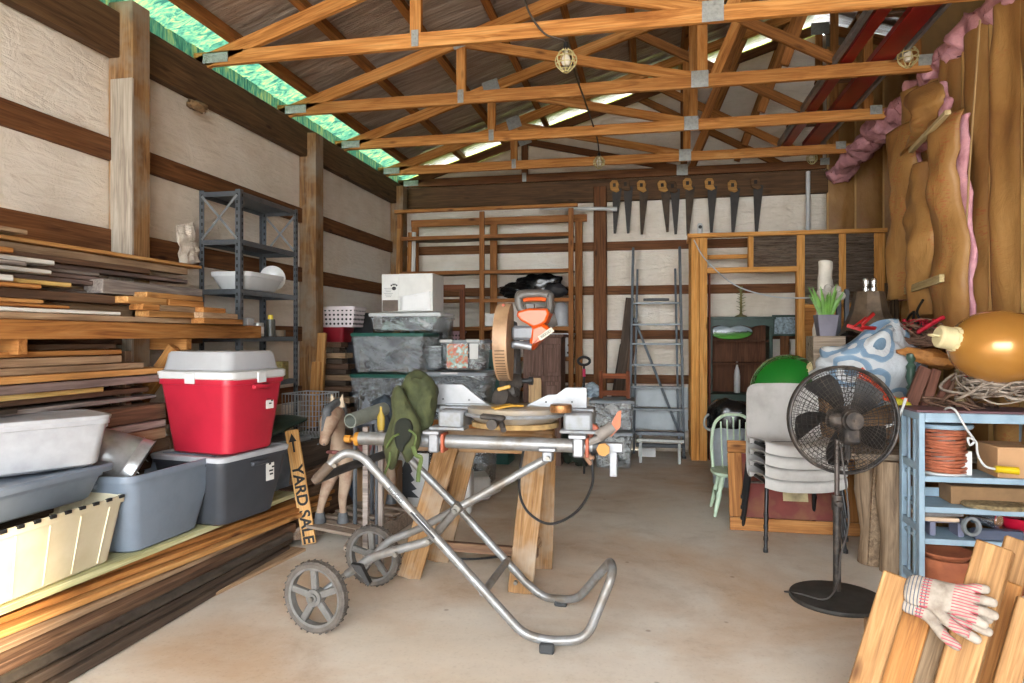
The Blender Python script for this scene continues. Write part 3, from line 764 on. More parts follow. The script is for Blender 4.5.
UP = [
 # z0, thick, end pixel u, front x, width, material, label
 (1.482,.030,243,-2.76,.30,W_tan,'long shelf plank forming the bottom of the upper stack'),
 (1.514,.020,121,-2.76,.10,W_white,'white painted board lying near the bottom of the upper stack'),
 (1.514,.060,133,-2.87,.14,W_tan,'thick tan board behind the white painted one in the upper stack'),
 (1.536,.016,70,-2.75,.12,W_orange,'thin orange strip on top of the white painted board'),
 (1.576,.045,133,-2.80,.20,W_brown,'reddish brown plank with knots, ending above the white board'),
 (1.553,.020,44,-2.745,.06,W_new,'short light strip low in the upper stack at the left edge'),
 (1.623,.020,42,-2.76,.12,W_orange,'orange board end above the reddish brown plank'),
 (1.645,.028,14,-2.74,.10,W_white,'pale sawn block end at the left edge of the upper stack'),
 (1.645,.022,72,-2.80,.14,W_yellow,'yellow board whose square end shows in the upper stack'),
 (1.623,.022,112,-2.90,.12,W_grey,'grey board behind the yellow one, low in the upper stack'),
 (1.670,.024,105,-2.86,.14,W_plum,'plum grey board above the yellow board'),
 (1.697,.020,52,-2.78,.12,W_white,'whitewashed board end above the yellow board'),
 (1.697,.024,104,-2.88,.14,W_plum,'weathered plum board lying under the long grey boards'),
 (1.719,.022,27,-2.76,.12,W_grey,'grey board end at the left edge, under the silver board'),
 (1.723,.022,100,-2.90,.16,W_grey,'slim grey board in the middle of the upper stack'),
 (1.743,.024,55,-2.80,.10,W_white,'silver painted board lying above the grey ones'),
 (1.747,.024,188,-2.94,.16,W_plum,'long weathered plum grey board, third from the top'),
 (1.773,.030,150,-2.90,.18,W_brown,'brown board with one torn pale end, second layer from the top'),
 (1.773,.022,14,-2.76,.10,W_orange,'orange board end highest at the left edge'),
 (1.805,.045,188,-2.96,.18,W_tan,'thick tan plank just under the topmost board'),
 (1.853,.020,202,-2.92,.22,W_new,'topmost light plank of the upper stack, sticking out to the right'),
 (1.880,.022,28,-2.86,.16,W_tan,'short board crowning the upper stack at the left edge'),
]
for z0, th, u, xf, w, m, l in UP: rackboard(z0, th, yend(u, xf), xf, w, m, l, tilt=0.0)
# grey block-ended plank and the short offcuts on the shelf end
rackboard(1.63, .075, yend(197,-2.84), -2.80, .12, W_grey, 'heavy weathered grey beam end resting in the upper stack', y0=yend(103,-2.80))
off = [(1.513,.035,149,207,W_new),(1.549,.035,143,160,W_orange),(1.549,.032,160,207,W_tan),(1.583,.036,128,167,W_new),(1.583,.036,169,204,W_orange),(1.620,.030,147,203,W_new)]
for i, (z0, th, u0, u1, m) in enumerate(off):
    rackboard(z0, th, yend(u1,-2.72), -2.72+.0, .09, m, ('pale','short orange','tan','light','honey','topmost pale')[i]+' pine offcut in the neat little pile at the end of the rack shelf', y0=yend(u0,-2.72), grp='pine offcuts at the end of the rack shelf')
off2 = [(1.482,.034,204,243,W_orange),(1.517,.034,203,238,W_tan),(1.552,.03,204,226,W_orange)]
for i, (z0, th, u0, u1, m) in enumerate(off2):
    rackboard(z0, th, yend(u1,-2.66), -2.66, .09, m, ('lowest','middle','highest')[i]+' of three stepped offcuts at the very end of the rack shelf', y0=yend(u0,-2.66), grp='stepped offcuts at the rack end')
LOW = [
 (1.335,.030,116,-2.92,.2,W_brown,'dark brown plank on top of the lower stack'),
 (1.305,.028,122,-2.84,.2,W_orange,'orange plank high in the lower stack, with black specks'),
 (1.262,.040,122,-2.80,.24,W_tan,'tan plank with dark streaks in the lower stack'),
 (1.226,.034,144,-2.79,.24,W_tan,'tan plank with a square end, fourth in the lower stack'),
 (1.190,.034,171,-2.77,.24,W_new,'long light plank reaching behind the red tote'),
 (1.145,.040,166,-2.75,.28,W_plum,'greyish plank with a bright top edge, just above the dark gap'),
 (1.115,.026,104,-2.80,.2,W_yellow,'yellowish strip below the greyish plank'),
 (1.085,.030,149,-2.84,.2,W_brown,'dull brown board inside the dark gap of the lower stack'),
 (1.055,.022,18,-2.80,.2,W_dark,'dark board end at the left edge of the lower stack'),
 (1.045,.022,156,-2.82,.22,W_grey,'weathered grey board lying over the big brown beam'),
 (1.020,.018,42,-2.74,.16,W_white,'white painted board end at the left edge of the lower stack'),
 (0.930,.088,166,-2.76,.20,W_brown,'big brown beam with a light top face, halfway down the lower stack'),
 (0.885,.040,166,-2.74,.22,W_grey,'rough grey bark-edged board under the big brown beam'),
 (0.815,.065,166,-2.76,.22,W_tan,'tan beam near the foot of the lower stack'),
 (0.735,.075,170,-2.80,.2,W_brown,'brown beam behind the slate-grey tote'),
 (0.640,.090,170,-2.84,.2,W_brown,'lower brown beam hidden mostly behind the bins'),
 (0.540,.095,172,-2.86,.2,W_dark,'dark beam at the bottom of the lower stack behind the bins'),
]
for z0, th, u, xf, w, m, l in LOW: rackboard(z0, th, yend(u, xf), xf, w, m, l, grp='planks in the lower stack under the wall rack', y0=1.45)
rackboard(.30,.235, 4.2, -2.88, .14, W_dark, 'dark sleeper carrying the lower stack behind the bins', grp='planks in the lower stack under the wall rack', y0=1.45)

# ================================================================ LEFT: grey metal shelving
def metal_shelving():
    x0, x1, y0, y1 = -3.14, -2.82, 4.32, 5.12; zt = 2.44
    t = thing('metal_shelving_unit', 'tall dark grey slotted-angle metal shelving unit against the left wall', 'shelving', ((x0+x1)/2, (y0+y1)/2, 0))
    m = mat('shelving_steel', '#63676c', .4, .6, .12, 10, .1); hole = mat('slot_black', '#16171a', .8)
    for x, y, sx, sy in ((x0,y0,1,1),(x1,y0,-1,1),(x0,y1,1,-1),(x1,y1,-1,-1)):
        b = B(); b.box((x+sx*.018, y, zt/2), (.038, .004, zt)); b.box((x, y+sy*.018, zt/2), (.004, .038, zt))
        post = obj('post', b, m, t)
        b = B(); k = 0.1
        while k < zt-.03:
            b.box((x+sx*.022, y-.003*sy if sy > 0 else y-.003, k), (.010, .003, .022)); b.box((x+(.003 if x == x1 else -.003), y+sy*.022, k), (.003, .010, .022)); k += .05
        o = obj('slot_row', b, hole, post, smooth=False); o['kind'] = 'stuff'
    for z in (.06, .40, .74, 1.06, 1.40, 1.735, 2.085, 2.425):
        b = B(); b.box(((x0+x1)/2, (y0+y1)/2, z), (x1-x0, y1-y0, .006)); 
        for y in (y0, y1): b.box(((x0+x1)/2, y, z-.015), (x1-x0-.01, .003, .036))
        for x in (x0+.004, x1-.004): b.box((x, (y0+y1)/2, z-.015), (.003, y1-y0-.01, .036))
        obj('shelf', b, m, t, smooth=False)
    for y in (y0-.004, y1+.004):
        for za, zb in ((2.09, 2.40), (2.40, 2.09)):
            board('cross_brace', (x0+.02, y, za), (x1-.02, y, zb), .018, .003, mat('shelving_brace', '#8c9094', .4, .6, .1, 10), t, up=(0,1,0))
    return t
metal_shelving()
# things on it
t = tote('plastic_tray', 'white plastic dish tub on the middle shelf of the metal unit', 'tub', (-2.97, 4.66), 1.742, (.24,.42), (.30,.50), .13, 0, WHITEP, r=.05, handles=False)
b = B()
M = TR(-2.95, 4.95, 1.742+.012)
b.lathe([(.02,0),(.07,.01),(.10,.03),(.096,.03),(.065,.014),(0,.01)], rot=Euler((R(-75),0,R(20))).to_matrix(), c=(0,0,.11), n=28)
t = obj('serving_plate', b, mat('white_glaze', '#e2e2e0', .2), None, M); tag(t, 'white round plate leaning behind the white tub on the metal unit', 'plate')
def tin(c, r, h, m, label, cap=None, name='paint_tin', band=None):
    t = thing(name, label, 'container', c); M = TR(*c)
    b = B(); b.lathe([(0,0),(r,0),(r,h*.9),(r*.94,h),(0,h)], n=20); obj('body', b, m, t, M)
    if cap:
        b = B(); b.lathe([(r*.55,h),(r*.55,h+r*.9),(r*.4,h+r*1.0),(0,h+r*1.0)], n=16); obj('cap', b, cap, t, M)
    if band:
        b = B(); b.lathe([(r+.001,h*.2),(r+.001,h*.7)], n=20); obj('wrapper', b, band, t, M)
    return t
b = B(); b.box((0,0,.065), (.11,.09,.13), bev=.004)
t = obj('small_carton', b, mat('grey_carton', '#b2b2b0', .6), None, TR(-2.88, 4.46, 1.406)); tag(t, 'small grey and white carton on the metal shelf beside the rack end', 'carton')
tin((-2.87, 4.62, 1.406), .045, .10, mat('silver_tin', '#a8a9a6', .35, .6), 'silver aerosol tin without a yellow cap on the metal shelf', band=PAPER)
tin((-2.86, 4.78, 1.406), .035, .13, mat('dark_bottle', '#4c4c46', .4), 'dark bottle with a bright yellow cap on the metal shelf', cap=mat('yellow_cap', '#d9c23a', .4), name='bottle')
tin((-2.90, 4.95, 1.406), .06, .05, mat('brown_tin', '#7a6a56', .5), 'low round brown tin at the rear of the metal shelf')
b = B(); b.box((0,0,.07), (.10,.10,.14), bev=.003)
tag(obj('small_carton', b, mat('olive_carton', '#8a7d4a', .6, 0, .3, 30), None, TR(-2.87, 4.93, 1.068)), 'olive and brown carton on the shelf just above the red tote', 'carton')
# flap torn out of the house wrap on the left wall
def flap(pix, X, label):
    pts = [PX(u, v, X) for u, v in pix]; b = B(); n = len(pts)
    b.grid(lambda a, c: pts[0].lerp(pts[1], a).lerp(pts[3].lerp(pts[2], a), c)+Vector((.03*noise.noise(Vector((a*5, c*5, 1)))+.03, 0, 0)), 10, 14, thick=.002)
    return tag(obj('loose_wrap_flap', b, WRAP, None, ang=3), label, 'sheeting')
flap([(172,226),(190,222),(196,262),(176,268)], XL+.05, 'loose crumpled flap of white sheeting on the left wall beside the metal unit')
# ================================================================ BACK WALL: open shelving, ladder, saws
def xw(u, Y): return P(u, 0, Y).x
def zw(v, u, Y): return P(u, v, Y).z
t = thing('open_shelving', 'tall open wooden shelving of two bays against the back wall', 'shelving', (-1.7, 8.3, 0))
Y0, Y1 = 7.95, 8.36
xs = [xw(400,Y0), xw(482,Y0), xw(571,Y0)]
zs_top = zw(209, 480, Y0)
for x in xs:
    board('upright', (x, Y0, 0), (x, Y0, zs_top-.03), .06, .035, W_shelf, t, up=(0,-1,0))
    board('upright', (x+.05, Y1, 0), (x+.05, Y1, zs_top-.05), .09, .035, W_shelf, t, up=(0,-1,0))
board('top_rail', (xs[0]-.06, Y0-.02, zs_top), (xs[2]+.08, Y0-.02, zs_top), .05, .04, W_orange, t)
board('top_rail', (xs[0], Y1, zs_top-.08), (xs[2]+.15, Y1, zs_top-.08), .04, .09, W_shelf, t)
sz = [zw(v, 480, Y0) for v in (235, 270.5, 299, 327, 357, 387, 418)]
for i, z in enumerate(sz):
    for k in (0, 1):
        o = board('shelf_board', (xs[k], (Y0+Y1)/2, z), (xs[k+1], (Y0+Y1)/2, z), Y1-Y0-.03, .022, W_shelf_grey, t, warp=-.015)
        board('front_rail', (xs[k]+.02, Y0-.01, z-.02), (xs[k+1]-.02, Y0-.01, z-.02), .02, .045, W_shelf, t)
# boards and pipe leaning at its left end
for u0, u1, m, l in ((393,398,W_new,'pale thin board leaning left of the open wooden shelving'),(404,409,W_orange,'orange narrow board leaning inside the left end of the open shelving'),(410,413,W_white,'white narrow strip leaning in the left bay of the open shelving')):
    a, c = P(u0,0,7.85 if u0 < 400 else 8.15), P(u1,0,7.85 if u0 < 400 else 8.15)
    tag(board('leaning_board', (a.x, a.y, 0), (c.x, a.y+.04, 2.72), .05, .02, m, up=(0,-1,0)), l, 'board')
b = B(); b.cyl(P(540,208,8.3), P(614,209,8.3), .022, n=14); b.cyl(P(612,209,8.3), P(617,209,8.3), .028, n=14)
tag(obj('plastic_pipe', b, WHITEP), 'white plastic pipe fixed sideways above the open shelving beside the back post', 'pipe')
b = B(); q = P(808,0,8.45); b.cyl((q.x, q.y, 2.5), (q.x, q.y, 3.32), .025, n=14)
tag(obj('plastic_pipe', b, WHITEP), 'white upright plastic pipe on the back wall right of the saws', 'pipe')
# black bags on the shelf, bottles, boxes
def bag(name, label, c, r, m, seed, bumpy=.35, cat='bag', freq=2.2):
    b = B(); b.sph((0,0,r[2]), r, 28, 18, bumpy=bumpy, seed=seed, freq=freq)
    for v in b.bm.verts:
        n_ = noise.noise(v.co*11+Vector((seed,0,0)))*.028+abs(noise.noise(v.co*23+Vector((seed,5,0))))*.018
        v.co += v.co.normalized()*n_ if v.co.length > 0 else Vector()
        if v.co.z < .0: v.co.z = 0
    return tag(obj(name, b, m, None, Matrix.Translation(c), ang=1.2), label, cat)
BAGM = mat('black_bag', '#141416', .22, 0, .2, 18, .5, 16)
bag('black_bag', 'glossy black bag heaped on the open shelf, left half of the black pile', (xw(515,8.05), 8.1, sz[2]+.012), (.20,.14,.09), BAGM, 2)
bag('black_bag', 'large glossy black bag on the open shelf above the orange saw motor', (xw(540,8.1), 8.2, sz[2]+.012), (.30,.12,.15), BAGM, 5)
bag('black_case', 'dull black case behind the glossy bags at the right end of the open shelf', (xw(556,8.1), 8.05, sz[2]+.012), (.14,.08,.08), mat('dull_black', '#26262a', .7), 8, .1, 'case')
def jug(c, r, h, m, capm, label, name='plastic_jug'):
    t = thing(name, label, 'bottle', c); M = TR(*c)
    b = B(); b.lathe([(0,0),(r*.95,0),(r,.02),(r,h*.55),(r*.8,h*.72),(r*.35,h*.86),(r*.3,h*.92),(0,h*.92)], n=20); obj('body', b, m, t, M)
    b = B(); b.lathe([(r*.36,h*.90),(r*.36,h),(0,h)], n=14); obj('cap', b, capm, t, M); return t
jug((xw(561,8.08), 8.08, sz[3]+.012), .10, .33, clear_plastic('milky_box', '#d2d2d4', .88, .3), WHITEP, 'translucent gallon jug on the open shelf right of the saw motor')
def perf_basket(name, label, c, sx, sy, h, rz, m, flare=1.12, rows=4, cols=9, hr=.009, hole=None, group=None):
    """laundry type basket: solid walls with rows of dark discs set on for the openings"""
    M = TR(c[0], c[1], c[2], rz); t = thing(name, label, 'basket', c, rz, group)
    b = B(); rloft(b, [(sx*.98,sy*.98,0,.02),(sx,sy,.01,.02),(sx*flare,sy*flare,h-.02,.02),(sx*flare+.02,sy*flare+.02,h-.018,.02),(sx*flare+.02,sy*flare+.02,h,.02),(sx*flare-.006,sy*flare-.006,h,.02),(sx-.012,sy-.012,.012,.02)])
    obj('body', b, m, t, M, ang=.6)
    b = B()
    for sgn, ax, L, W_ in ((-1,'y',sx,sy),(1,'x',sy,sx)):
        for r_ in range(rows):
            zr = h*(.16+.66*r_/(rows-1)); f = 1+(flare-1)*zr/h
            for k in range(cols):
                p = (-.42+.84*k/(cols-1))*L*f
                if ax == 'y': b.cyl((p, -sy*f/2-.0015, zr), (p, -sy*f/2+.004, zr), hr, n=8)
                else: b.cyl((sx*f/2-.004, p, zr), (sx*f/2+.0015, p, zr), hr, n=8)
    o = obj('round_hole', b, hole or mat('basket_hole', '#2a2626', .8), t, M, smooth=False); o['kind'] = 'stuff'
    return t
perf_basket('laundry_basket', 'white laundry basket with slanting openings on the open shelf behind the saw', (xw(557,8.1), 8.12, sz[4]+.012), .34, .26, .27, 0, WHITEP, 1.15, 3, 7, .014)
b = B(); b.box((0,0,.075), (.17,.16,.15), bev=.004)
tag(obj('small_carton', b, PAPER, None, TR(xw(492,8.06), 8.08, sz[3]+.012)), 'small white box on the open shelf behind the saw blade guard', 'carton')
bag('knitted_bundle', 'dark blue knitted bundle on the open shelf beside the picture frame', (xw(472,8.05), 8.06, sz[3]-.33), (.10,.08,.055), mat('navy_cloth', '#27303c', .9), 3, .15, 'cloth')
perf_basket('small_basket', 'pinkish perforated basket standing on the shelf inside the empty brown frame', (xw(452,8.1), 8.12, sz[4]+.012), .26, .2, .3, 0, mat('pink_plastic', '#cfa9b2', .5), 1.1, 5, 7, .012)

# empty picture frame
def frame_thing(name, label, corners, w, t_, m, Y, panel=None, cat='picture frame'):
    (u0, v0), (u1, v1) = corners; a, c = P(u0, v0, Y), P(u1, v1, Y)
    x0, x1 = min(a.x,c.x), max(a.x,c.x); z1, z0 = max(a.z,c.z), min(a.z,c.z)
    t = thing(name, label, cat, ((x0+x1)/2, Y, z0))
    for p, q in (((x0,z0+w/2),(x1,z0+w/2)),((x0,z1-w/2),(x1,z1-w/2))): board('rail', (p[0],Y,p[1]), (q[0],Y,q[1]), w, t_, m, t, up=(0,-1,0))
    for x in (x0+w/2, x1-w/2): board('stile', (x,Y,z0+w), (x,Y,z1-w), w, t_, m, t, up=(0,-1,0))
    if panel:
        b = B(); b.box(((x0+x1)/2, Y+t_*.3, (z0+z1)/2), (x1-x0-w*1.6, .006, z1-z0-w*1.6)); obj('panel', b, panel, t)
    return t
frame_thing('picture_frame', 'empty reddish brown picture frame standing behind the clear bins', ((436,285),(465,348)), .06, .03, wood('mahogany', '#4a2a1c', '#6e4029', '#80513a', knots=False), 7.3)

# hand saws hanging from the header
def hand_saw(L, wb, wt, hm, bm_, label, u, v, rot, group='old hand saws hanging in a row on the back wall'):
    Y = YB-.115; q = P(u, v, Y); M = Matrix.Translation(q) @ Matrix.Rotation(rot, 4, 'Y')
    t = thing('hand_saw', label, 'saw', q, 0, group); t.matrix_basis = M; WM[t] = M
    b = B(); b.prism([(-.01,0),(wb,-.02),(wb-.005,-.06),(wt*.5+.01,-L),(-wt*.5+.01,-L),(-.02,-.08)], .003); obj('blade', b, bm_, t, M)
    b = B(); b.prism([(-.05,.05),(-.02,.08),(.04,.075),(.06,.03),(.045,-.01),(.07,-.05),(.03,-.07),(-.02,-.05),(-.045,-.03)], .024, Matrix.Translation((0,-.004,0)), bev=.004)
    h = obj('handle', b, hm, t, M)
    b = B(); b.box((.005,-.018,.02), (.035,.004,.045), bev=.0); obj('grip_opening', b, mat('grip_dark', '#2a2420', .9), h, M)  # dark block laid on the handle for the grip hole
    return t
BL = [mat('rusty_blade', '#483828', .7, .1, .3, 12, .1), mat('dark_blade', '#332d29', .6, .2, .2, 12, .1)]
HM = [wood('saw_handle_tan', '#8a5e30', '#b58648', '#c99a5c', knots=False), wood('saw_handle_dark', '#3a2a1c', '#5a4028', '#6b5036', knots=False)]
sl = [(614,187,232,.0,1,'leftmost hand saw on the back wall, rather short',0),(625,186,232,-.05,1,'hand saw with a dark handle, second from the left in the row',1),
      (641,187,233,.0,0,'hand saw third from the left, hanging alone with a tan handle',0),(662,187,231,-.10,0,'hand saw whose tip kicks right, fourth in the row',0),
      (672,188,233,-.06,1,'hand saw with a blackish handle crossing its left neighbour, fifth in the row',1),(687,185,234,.0,0,'hand saw with the brightest tan handle, in the middle of the row',0),
      (709,185,231,-.03,1,'wide hand saw third from the right in the row',0),(732,187,233,.0,1,'hand saw second from the right in the row',0),(755,184,232,-.01,1,'hand saw hanging farthest right on the back wall',1)]
for u, v0, v1, rot, hi, l, bi in sl:
    d = (P(u, v0, YB-.11).z-P(u, v1, YB-.11).z)+.02
    hand_saw(d, .095, .03, HM[1 if bi else 0], BL[hi], l, u, v0, rot)

# stepladder -----------------------------------------------------------------
t = thing('stepladder', 'tall grey stepladder folded and standing against the back wall', 'ladder', (xw(657,8.2), 8.2, 0))
LG = mat('ladder_grey', '#3e464d', .5, .15, .15, 10, .1); LGS = mat('ladder_step', '#7b8084', .45, .3, .15, 14, .1)
Yb_, Yt_ = 8.12, 8.3
xa, xb = xw(629.5,8.2), xw(683.5,8.2); xa2, xb2 = xw(633,8.2), xw(680,8.2); zt = zw(247,657,8.25)
for p, q in ((xa, xa2), (xb, xb2)):
    r_ = board('side_rail', (p, Yb_, .02), (q, Yt_, zt), .03, .075, LG, t, up=(0,-1,0))
    b = B(); b.box((p, Yb_, .012), (.05,.09,.024), bev=.004); obj('foot', b, BLACK, t)
for v in (303, 324.5, 344, 365, 387, 409, 432):
    z = zw(v, 657, 8.2); f = z/zt; y = Yb_+(Yt_-Yb_)*f
    x0 = xa+(xa2-xa)*f; x1 = xb+(xb2-xb)*f
    b = B(); b.box(((x0+x1)/2, y, z), (x1-x0-.02, .09, .022), bev=.004); obj('step', b, LGS, t)
for p, q in ((xa+.05, xa2+.05), (xb-.05, xb2-.05)): board('rear_rail', (p, Yb_+.1, .02), (q, Yt_+.04, zt-.25), .025, .03, LG, t, up=(0,-1,0))
board('rear_brace', P(634,318,8.28), P(679,432,8.26), .03, .008, LG, t, up=(0,-1,0))
b = B(); b.box(((xa2+xb2)/2, Yt_-.02, zw(301,657,8.2)+.02), (.3,.05,.03), bev=.005); obj('pail_shelf_bracket', b, BLACK, t)
# leaning dark planks left of the ladder
for i, (ub, ut, vt, m, l) in enumerate(((612,630,298,W_dark,'dark board leaning against the wall just left of the stepladder'),(618,634,322,W_brown,'shorter brown board leaning in front of the dark one by the stepladder'),(606,624,345,W_dark,'dark narrow plank leaning lowest beside the stepladder'))):
    a = P(ub, 0, 8.0); c = P(ut, vt, 8.35)
    tag(board('leaning_board', (a.x, 7.98-.02*i, 0), c, .10, .025, m, up=(0,-1,0)), l, 'board', 'boards leaning by the stepladder')
# white metal panels and rails lying behind the ladder
for i, (v0, v1, y) in enumerate(((387,407,8.42),(409,430,8.38))):
    z1, z0 = zw(v0,657,y), zw(v1,657,y)
    tag(board('sheet_metal', (xw(632,y), y, (z0+z1)/2), (xw(688,y), y, (z0+z1)/2), z1-z0, .02, mat('white_metal_panel', '#a9b0b4', .5, .1, .08, 6, .1), up=(0,-1,.1)), ('upper','lower')[i]+' white metal panel lying lengthwise behind the foot of the stepladder', 'sheet metal', 'white panels behind the ladder')
for i, (v, y, m, r_) in enumerate(((434,7.85,STEEL,.022),(441,7.75,GALV,.018),(446,7.8,mat('dark_rail', '#33363a', .5, .3),.02))):
    a, c = P(636,v,y), P(684,v-1,y); b = B(); b.box((a+c)/2, ((c-a).length, .05, r_*2), bev=.005)
    for x in (a.x+.05, c.x-.05): b.box((x, y, a.z/2), (.03,.04,a.z))
    tag(obj('metal_rail', b, m, None), ('perforated grey','galvanised','dark')[i]+' metal rail lying at the foot of the stepladder', 'rail', 'metal rails by the ladder')
b = B(); b.box((0,0,.05), (.20,.12,.10), bev=.004); q = G(647,456)
tag(obj('small_carton', b, PAPER, None, TR(q.x, q.y, 0)), 'small white box on the concrete below the stepladder', 'carton')

# ================================================================ REAR PARTITION FRAME
YP = 8.04; ZT = P(697,234,YP).z
t = thing('doorway_frame', 'new pine stud frame with an open doorway near the back wall', 'wooden frame', (1.5, YP, 0))
xL0, xL1 = xw(691,YP), xw(707,YP)
def st(name, x0, x1, z0, z1, y=YP, d=.09): 
    vertical = (z1-z0) > (x1-x0)
    if vertical: return board(name, ((x0+x1)/2, y, z0), ((x0+x1)/2, y, z1), x1-x0, d, W_frame, t, up=(0,-1,0))
    return board(name, (x0, y, (z0+z1)/2), (x1, y, (z0+z1)/2), z1-z0, d, W_frame, t, up=(0,-1,0))
xm = (xL0+xL1)/2
st('stud', xL0, xm-.002, 0, ZT-.05); st('stud', xm+.002, xL1, 0, ZT-.05)
st('top_plate', xL0-.04, xw(886,YP), ZT-.045, ZT, d=.11)
zh = P(750,270,YP).z; st('header', xL1, xw(797,YP), zh-.03, zh+.03)
for u0, u1, zb in ((748,753,zh+.03),(796,804,0),(838,845,1.6),(873,884,0)): st('stud', xw(u0,YP), xw(u1,YP), zb, ZT-.05)
st('sill', xw(804,YP), xw(884,YP), P(840,304,YP).z-.04, P(840,304,YP).z)
st('cross_rail', xw(707,YP+.25), xw(750,YP+.25), P(730,252,YP).z-.05, P(730,252,YP).z, y=YP+.25, d=.02)
b = B(); b.box(((xw(804,YP)+xw(884,YP))/2, YP+.02, P(840,304,YP).z/2-.02), (xw(884,YP)-xw(804,YP), .012, P(840,304,YP).z-.04))
obj('plywood_panel', b, wood('osb_panel', '#96602c', '#b87a3c', '#c68a4c', knots=False), t)
SCR = m_transl('smoky_corrugated_panel', '#4a3e35', '#74665a', '#948678', (2,2,60), .4)
for u0, u1, v1 in ((753,796,268),(804,838,303),(845,873,303)):
    b = B(); x0, x1 = xw(u0,YP), xw(u1,YP); z0 = P(800,v1,YP).z
    b.grid(lambda a, c: Vector((x0+a*(x1-x0), YP-.03+.008*math.sin(c*(ZT-.05-z0)/.035*2*PI/2), z0+c*(ZT-.05-z0))), 2, 120)
    obj('corrugated_panel', b, SCR, t, ang=3, recalc=False)
for y in (8.2, 8.36, 8.5): # return studs towards the back wall
    board('stud', (xL0+.02, y, 0), (xL0+.02, y, ZT-.05), .09, .04, W_frame, t, up=(1,0,0))
board('top_plate', (xL0+.02, YP+.05, ZT-.02), (xL0+.02, YB-.05, ZT-.02), .09, .04, W_frame, t)
board('jamb_lining', (xw(709,YP+.1), YP+.06, 0), (xw(709,YP+.1), YP+.06, zh-.03), .10, .02, wood('red_brown_lining', '#4a2418', '#6b3420', '#7b442c', knots=False), t, up=(1,0,0))
b = B(); q = P(700,231,YP); b.lathe([(0,0),(.028,0),(.03,.02),(.03,.10),(.02,.12),(0,.12)], c=(q.x, q.y, ZT), n=16)
o = obj('small_camera', b, WHITEP); tag(o, 'small white camera on the top left corner of the pine door frame', 'camera')
b = B(); b.cyl((q.x, q.y-.034, ZT+.075), (q.x, q.y-.02, ZT+.075), .02, n=14); obj('lens', b, BLACK, o)
pts = [P(694,240,YP-.07), P(706,260,YP-.09), P(735,285,YP-.12), P(770,296,YP-.1), P(800,298,YP-.08), P(838,296,YP-.08)]
b = B(); b.tube(pts, .008, 6, sub=6); tag(obj('extension_cord', b, WHITEP), 'white cord swooping across the open doorway of the pine frame', 'cord')
# hutch ------------------------------------------------------------------------
YH = 8.22; GRN = mat('dark_green_paint', '#1d3a2e', .5, 0, .2, 10, .1); HBR = wood('hutch_back', '#3e2416', '#553320', '#63402a', axis='z', knots=False)
x0, x1 = xw(709,YH), xw(773,YH); zt = zw(318,740,YH)
t = thing('hutch', 'dark green hutch with a scalloped top and brown back, seen through the pine doorway', 'cabinet', ((x0+x1)/2, YH, 0))
b = B(); b.box(((x0+x1)/2, YH+.26, (zt+.75)/2), (x1-x0, .02, zt-.75)); obj('back_panel', b, HBR, t)
for x in (x0+.02, x1-.02): b = B(); b.box((x, YH+.14, (zt+.75)/2), (.04, .26, zt-.75), bev=.003); obj('side', b, GRN, t)
for v in (341, 364): z = zw(v,740,YH); b = B(); b.box(((x0+x1)/2, YH+.14, z), (x1-x0-.05, .24, .02)); obj('shelf', b, HBR, t)
b = B(); b.box(((x0+x1)/2, YH+.14, zt), (x1-x0+.06, .32, .03), bev=.004); obj('top', b, GRN, t)
b = B(); n_ = 24; W2 = (x1-x0)
pt = [(0,0)]+[(W2*i/n_, -.07-.025*abs(math.sin(i/n_*PI*3.0))*-1-.03) for i in range(n_+1)]+[(W2,0)]
b.prism(pt, .02, Matrix.Translation((x0, YH, zt-.01))); obj('scalloped_valance', b, GRN, t)
b = B(); b.box(((x0+x1)/2, YH+.08, .375), (x1-x0+.04, .38, .75), bev=.005); obj('base_cabinet', b, GRN, t)
for k in (0, 1): b = B(); b.box((x0+(x1-x0)*(.26+.48*k), YH-.12, .38), ((x1-x0)*.42, .02, .6), bev=.006); d_ = obj('door', b, GRN, t); b = B(); b.sph((x0+(x1-x0)*(.42+.16*k), YH-.14, .45), .014, 10, 6); obj('knob', b, mat('brass', '#a88a4a', .3, .8), d_)
q = P(731,332,YH+.1)
def m_plate():
    m, nt, b, out = _new('landscape_plate'); tc = nt.nodes.new('ShaderNodeTexCoord'); sp = nt.nodes.new('ShaderNodeSeparateXYZ')
    nt.links.new(tc.outputs['Generated'], sp.inputs[0])
    mp = _coords(nt, (8,8,12)); n = _noise(nt, mp, 2, 4); ad = nt.nodes.new('ShaderNodeMath'); ad.operation = 'MULTIPLY_ADD'; ad.inputs[1].default_value = .35
    nt.links.new(n.outputs['Fac'], ad.inputs[0]); nt.links.new(sp.outputs['Z'], ad.inputs[2])
    r = _ramp(nt, ad.outputs[0], [(.30, col('#5b9a40')), (.58, col('#4a7a3a')), (.66, col('#30402e')), (.72, col('#7c888e')), (1.0, col('#96a0a6'))])
    nt.links.new(r.outputs[0], b.inputs['Base Color']); b.inputs['Roughness'].default_value = .2; return m
b = B(); b.sph((q.x, YH+.10, q.z), (.24,.014,.085), 36, 18); b.sph((q.x, YH+.092, q.z), (.19,.010,.062), 30, 14)
tag(obj('oval_plate', b, m_plate()), 'oval plate painted with a green landscape on the top shelf of the green hutch', 'plate')
jug((xw(737,YH+.1), YH+.1, .752), .035, .36, WHITEP, WHITEP, 'slim white bottle standing on the green hutch counter', 'slim_bottle')
t = thing('candle_stand', 'spiky green-gold candle stand on top of the green hutch', 'candle holder', (xw(741,YH+.12), YH+.12, zt+.016))
M = TR(xw(741,YH+.12), YH+.12, zt+.016)
b = B(); b.lathe([(0,0),(.07,0),(.07,.01),(.02,.03),(.012,.06),(.012,.34),(.02,.36),(0,.36)], n=14); obj('stem', b, mat('dull_gold', '#7d7440', .5, .4), t, M)
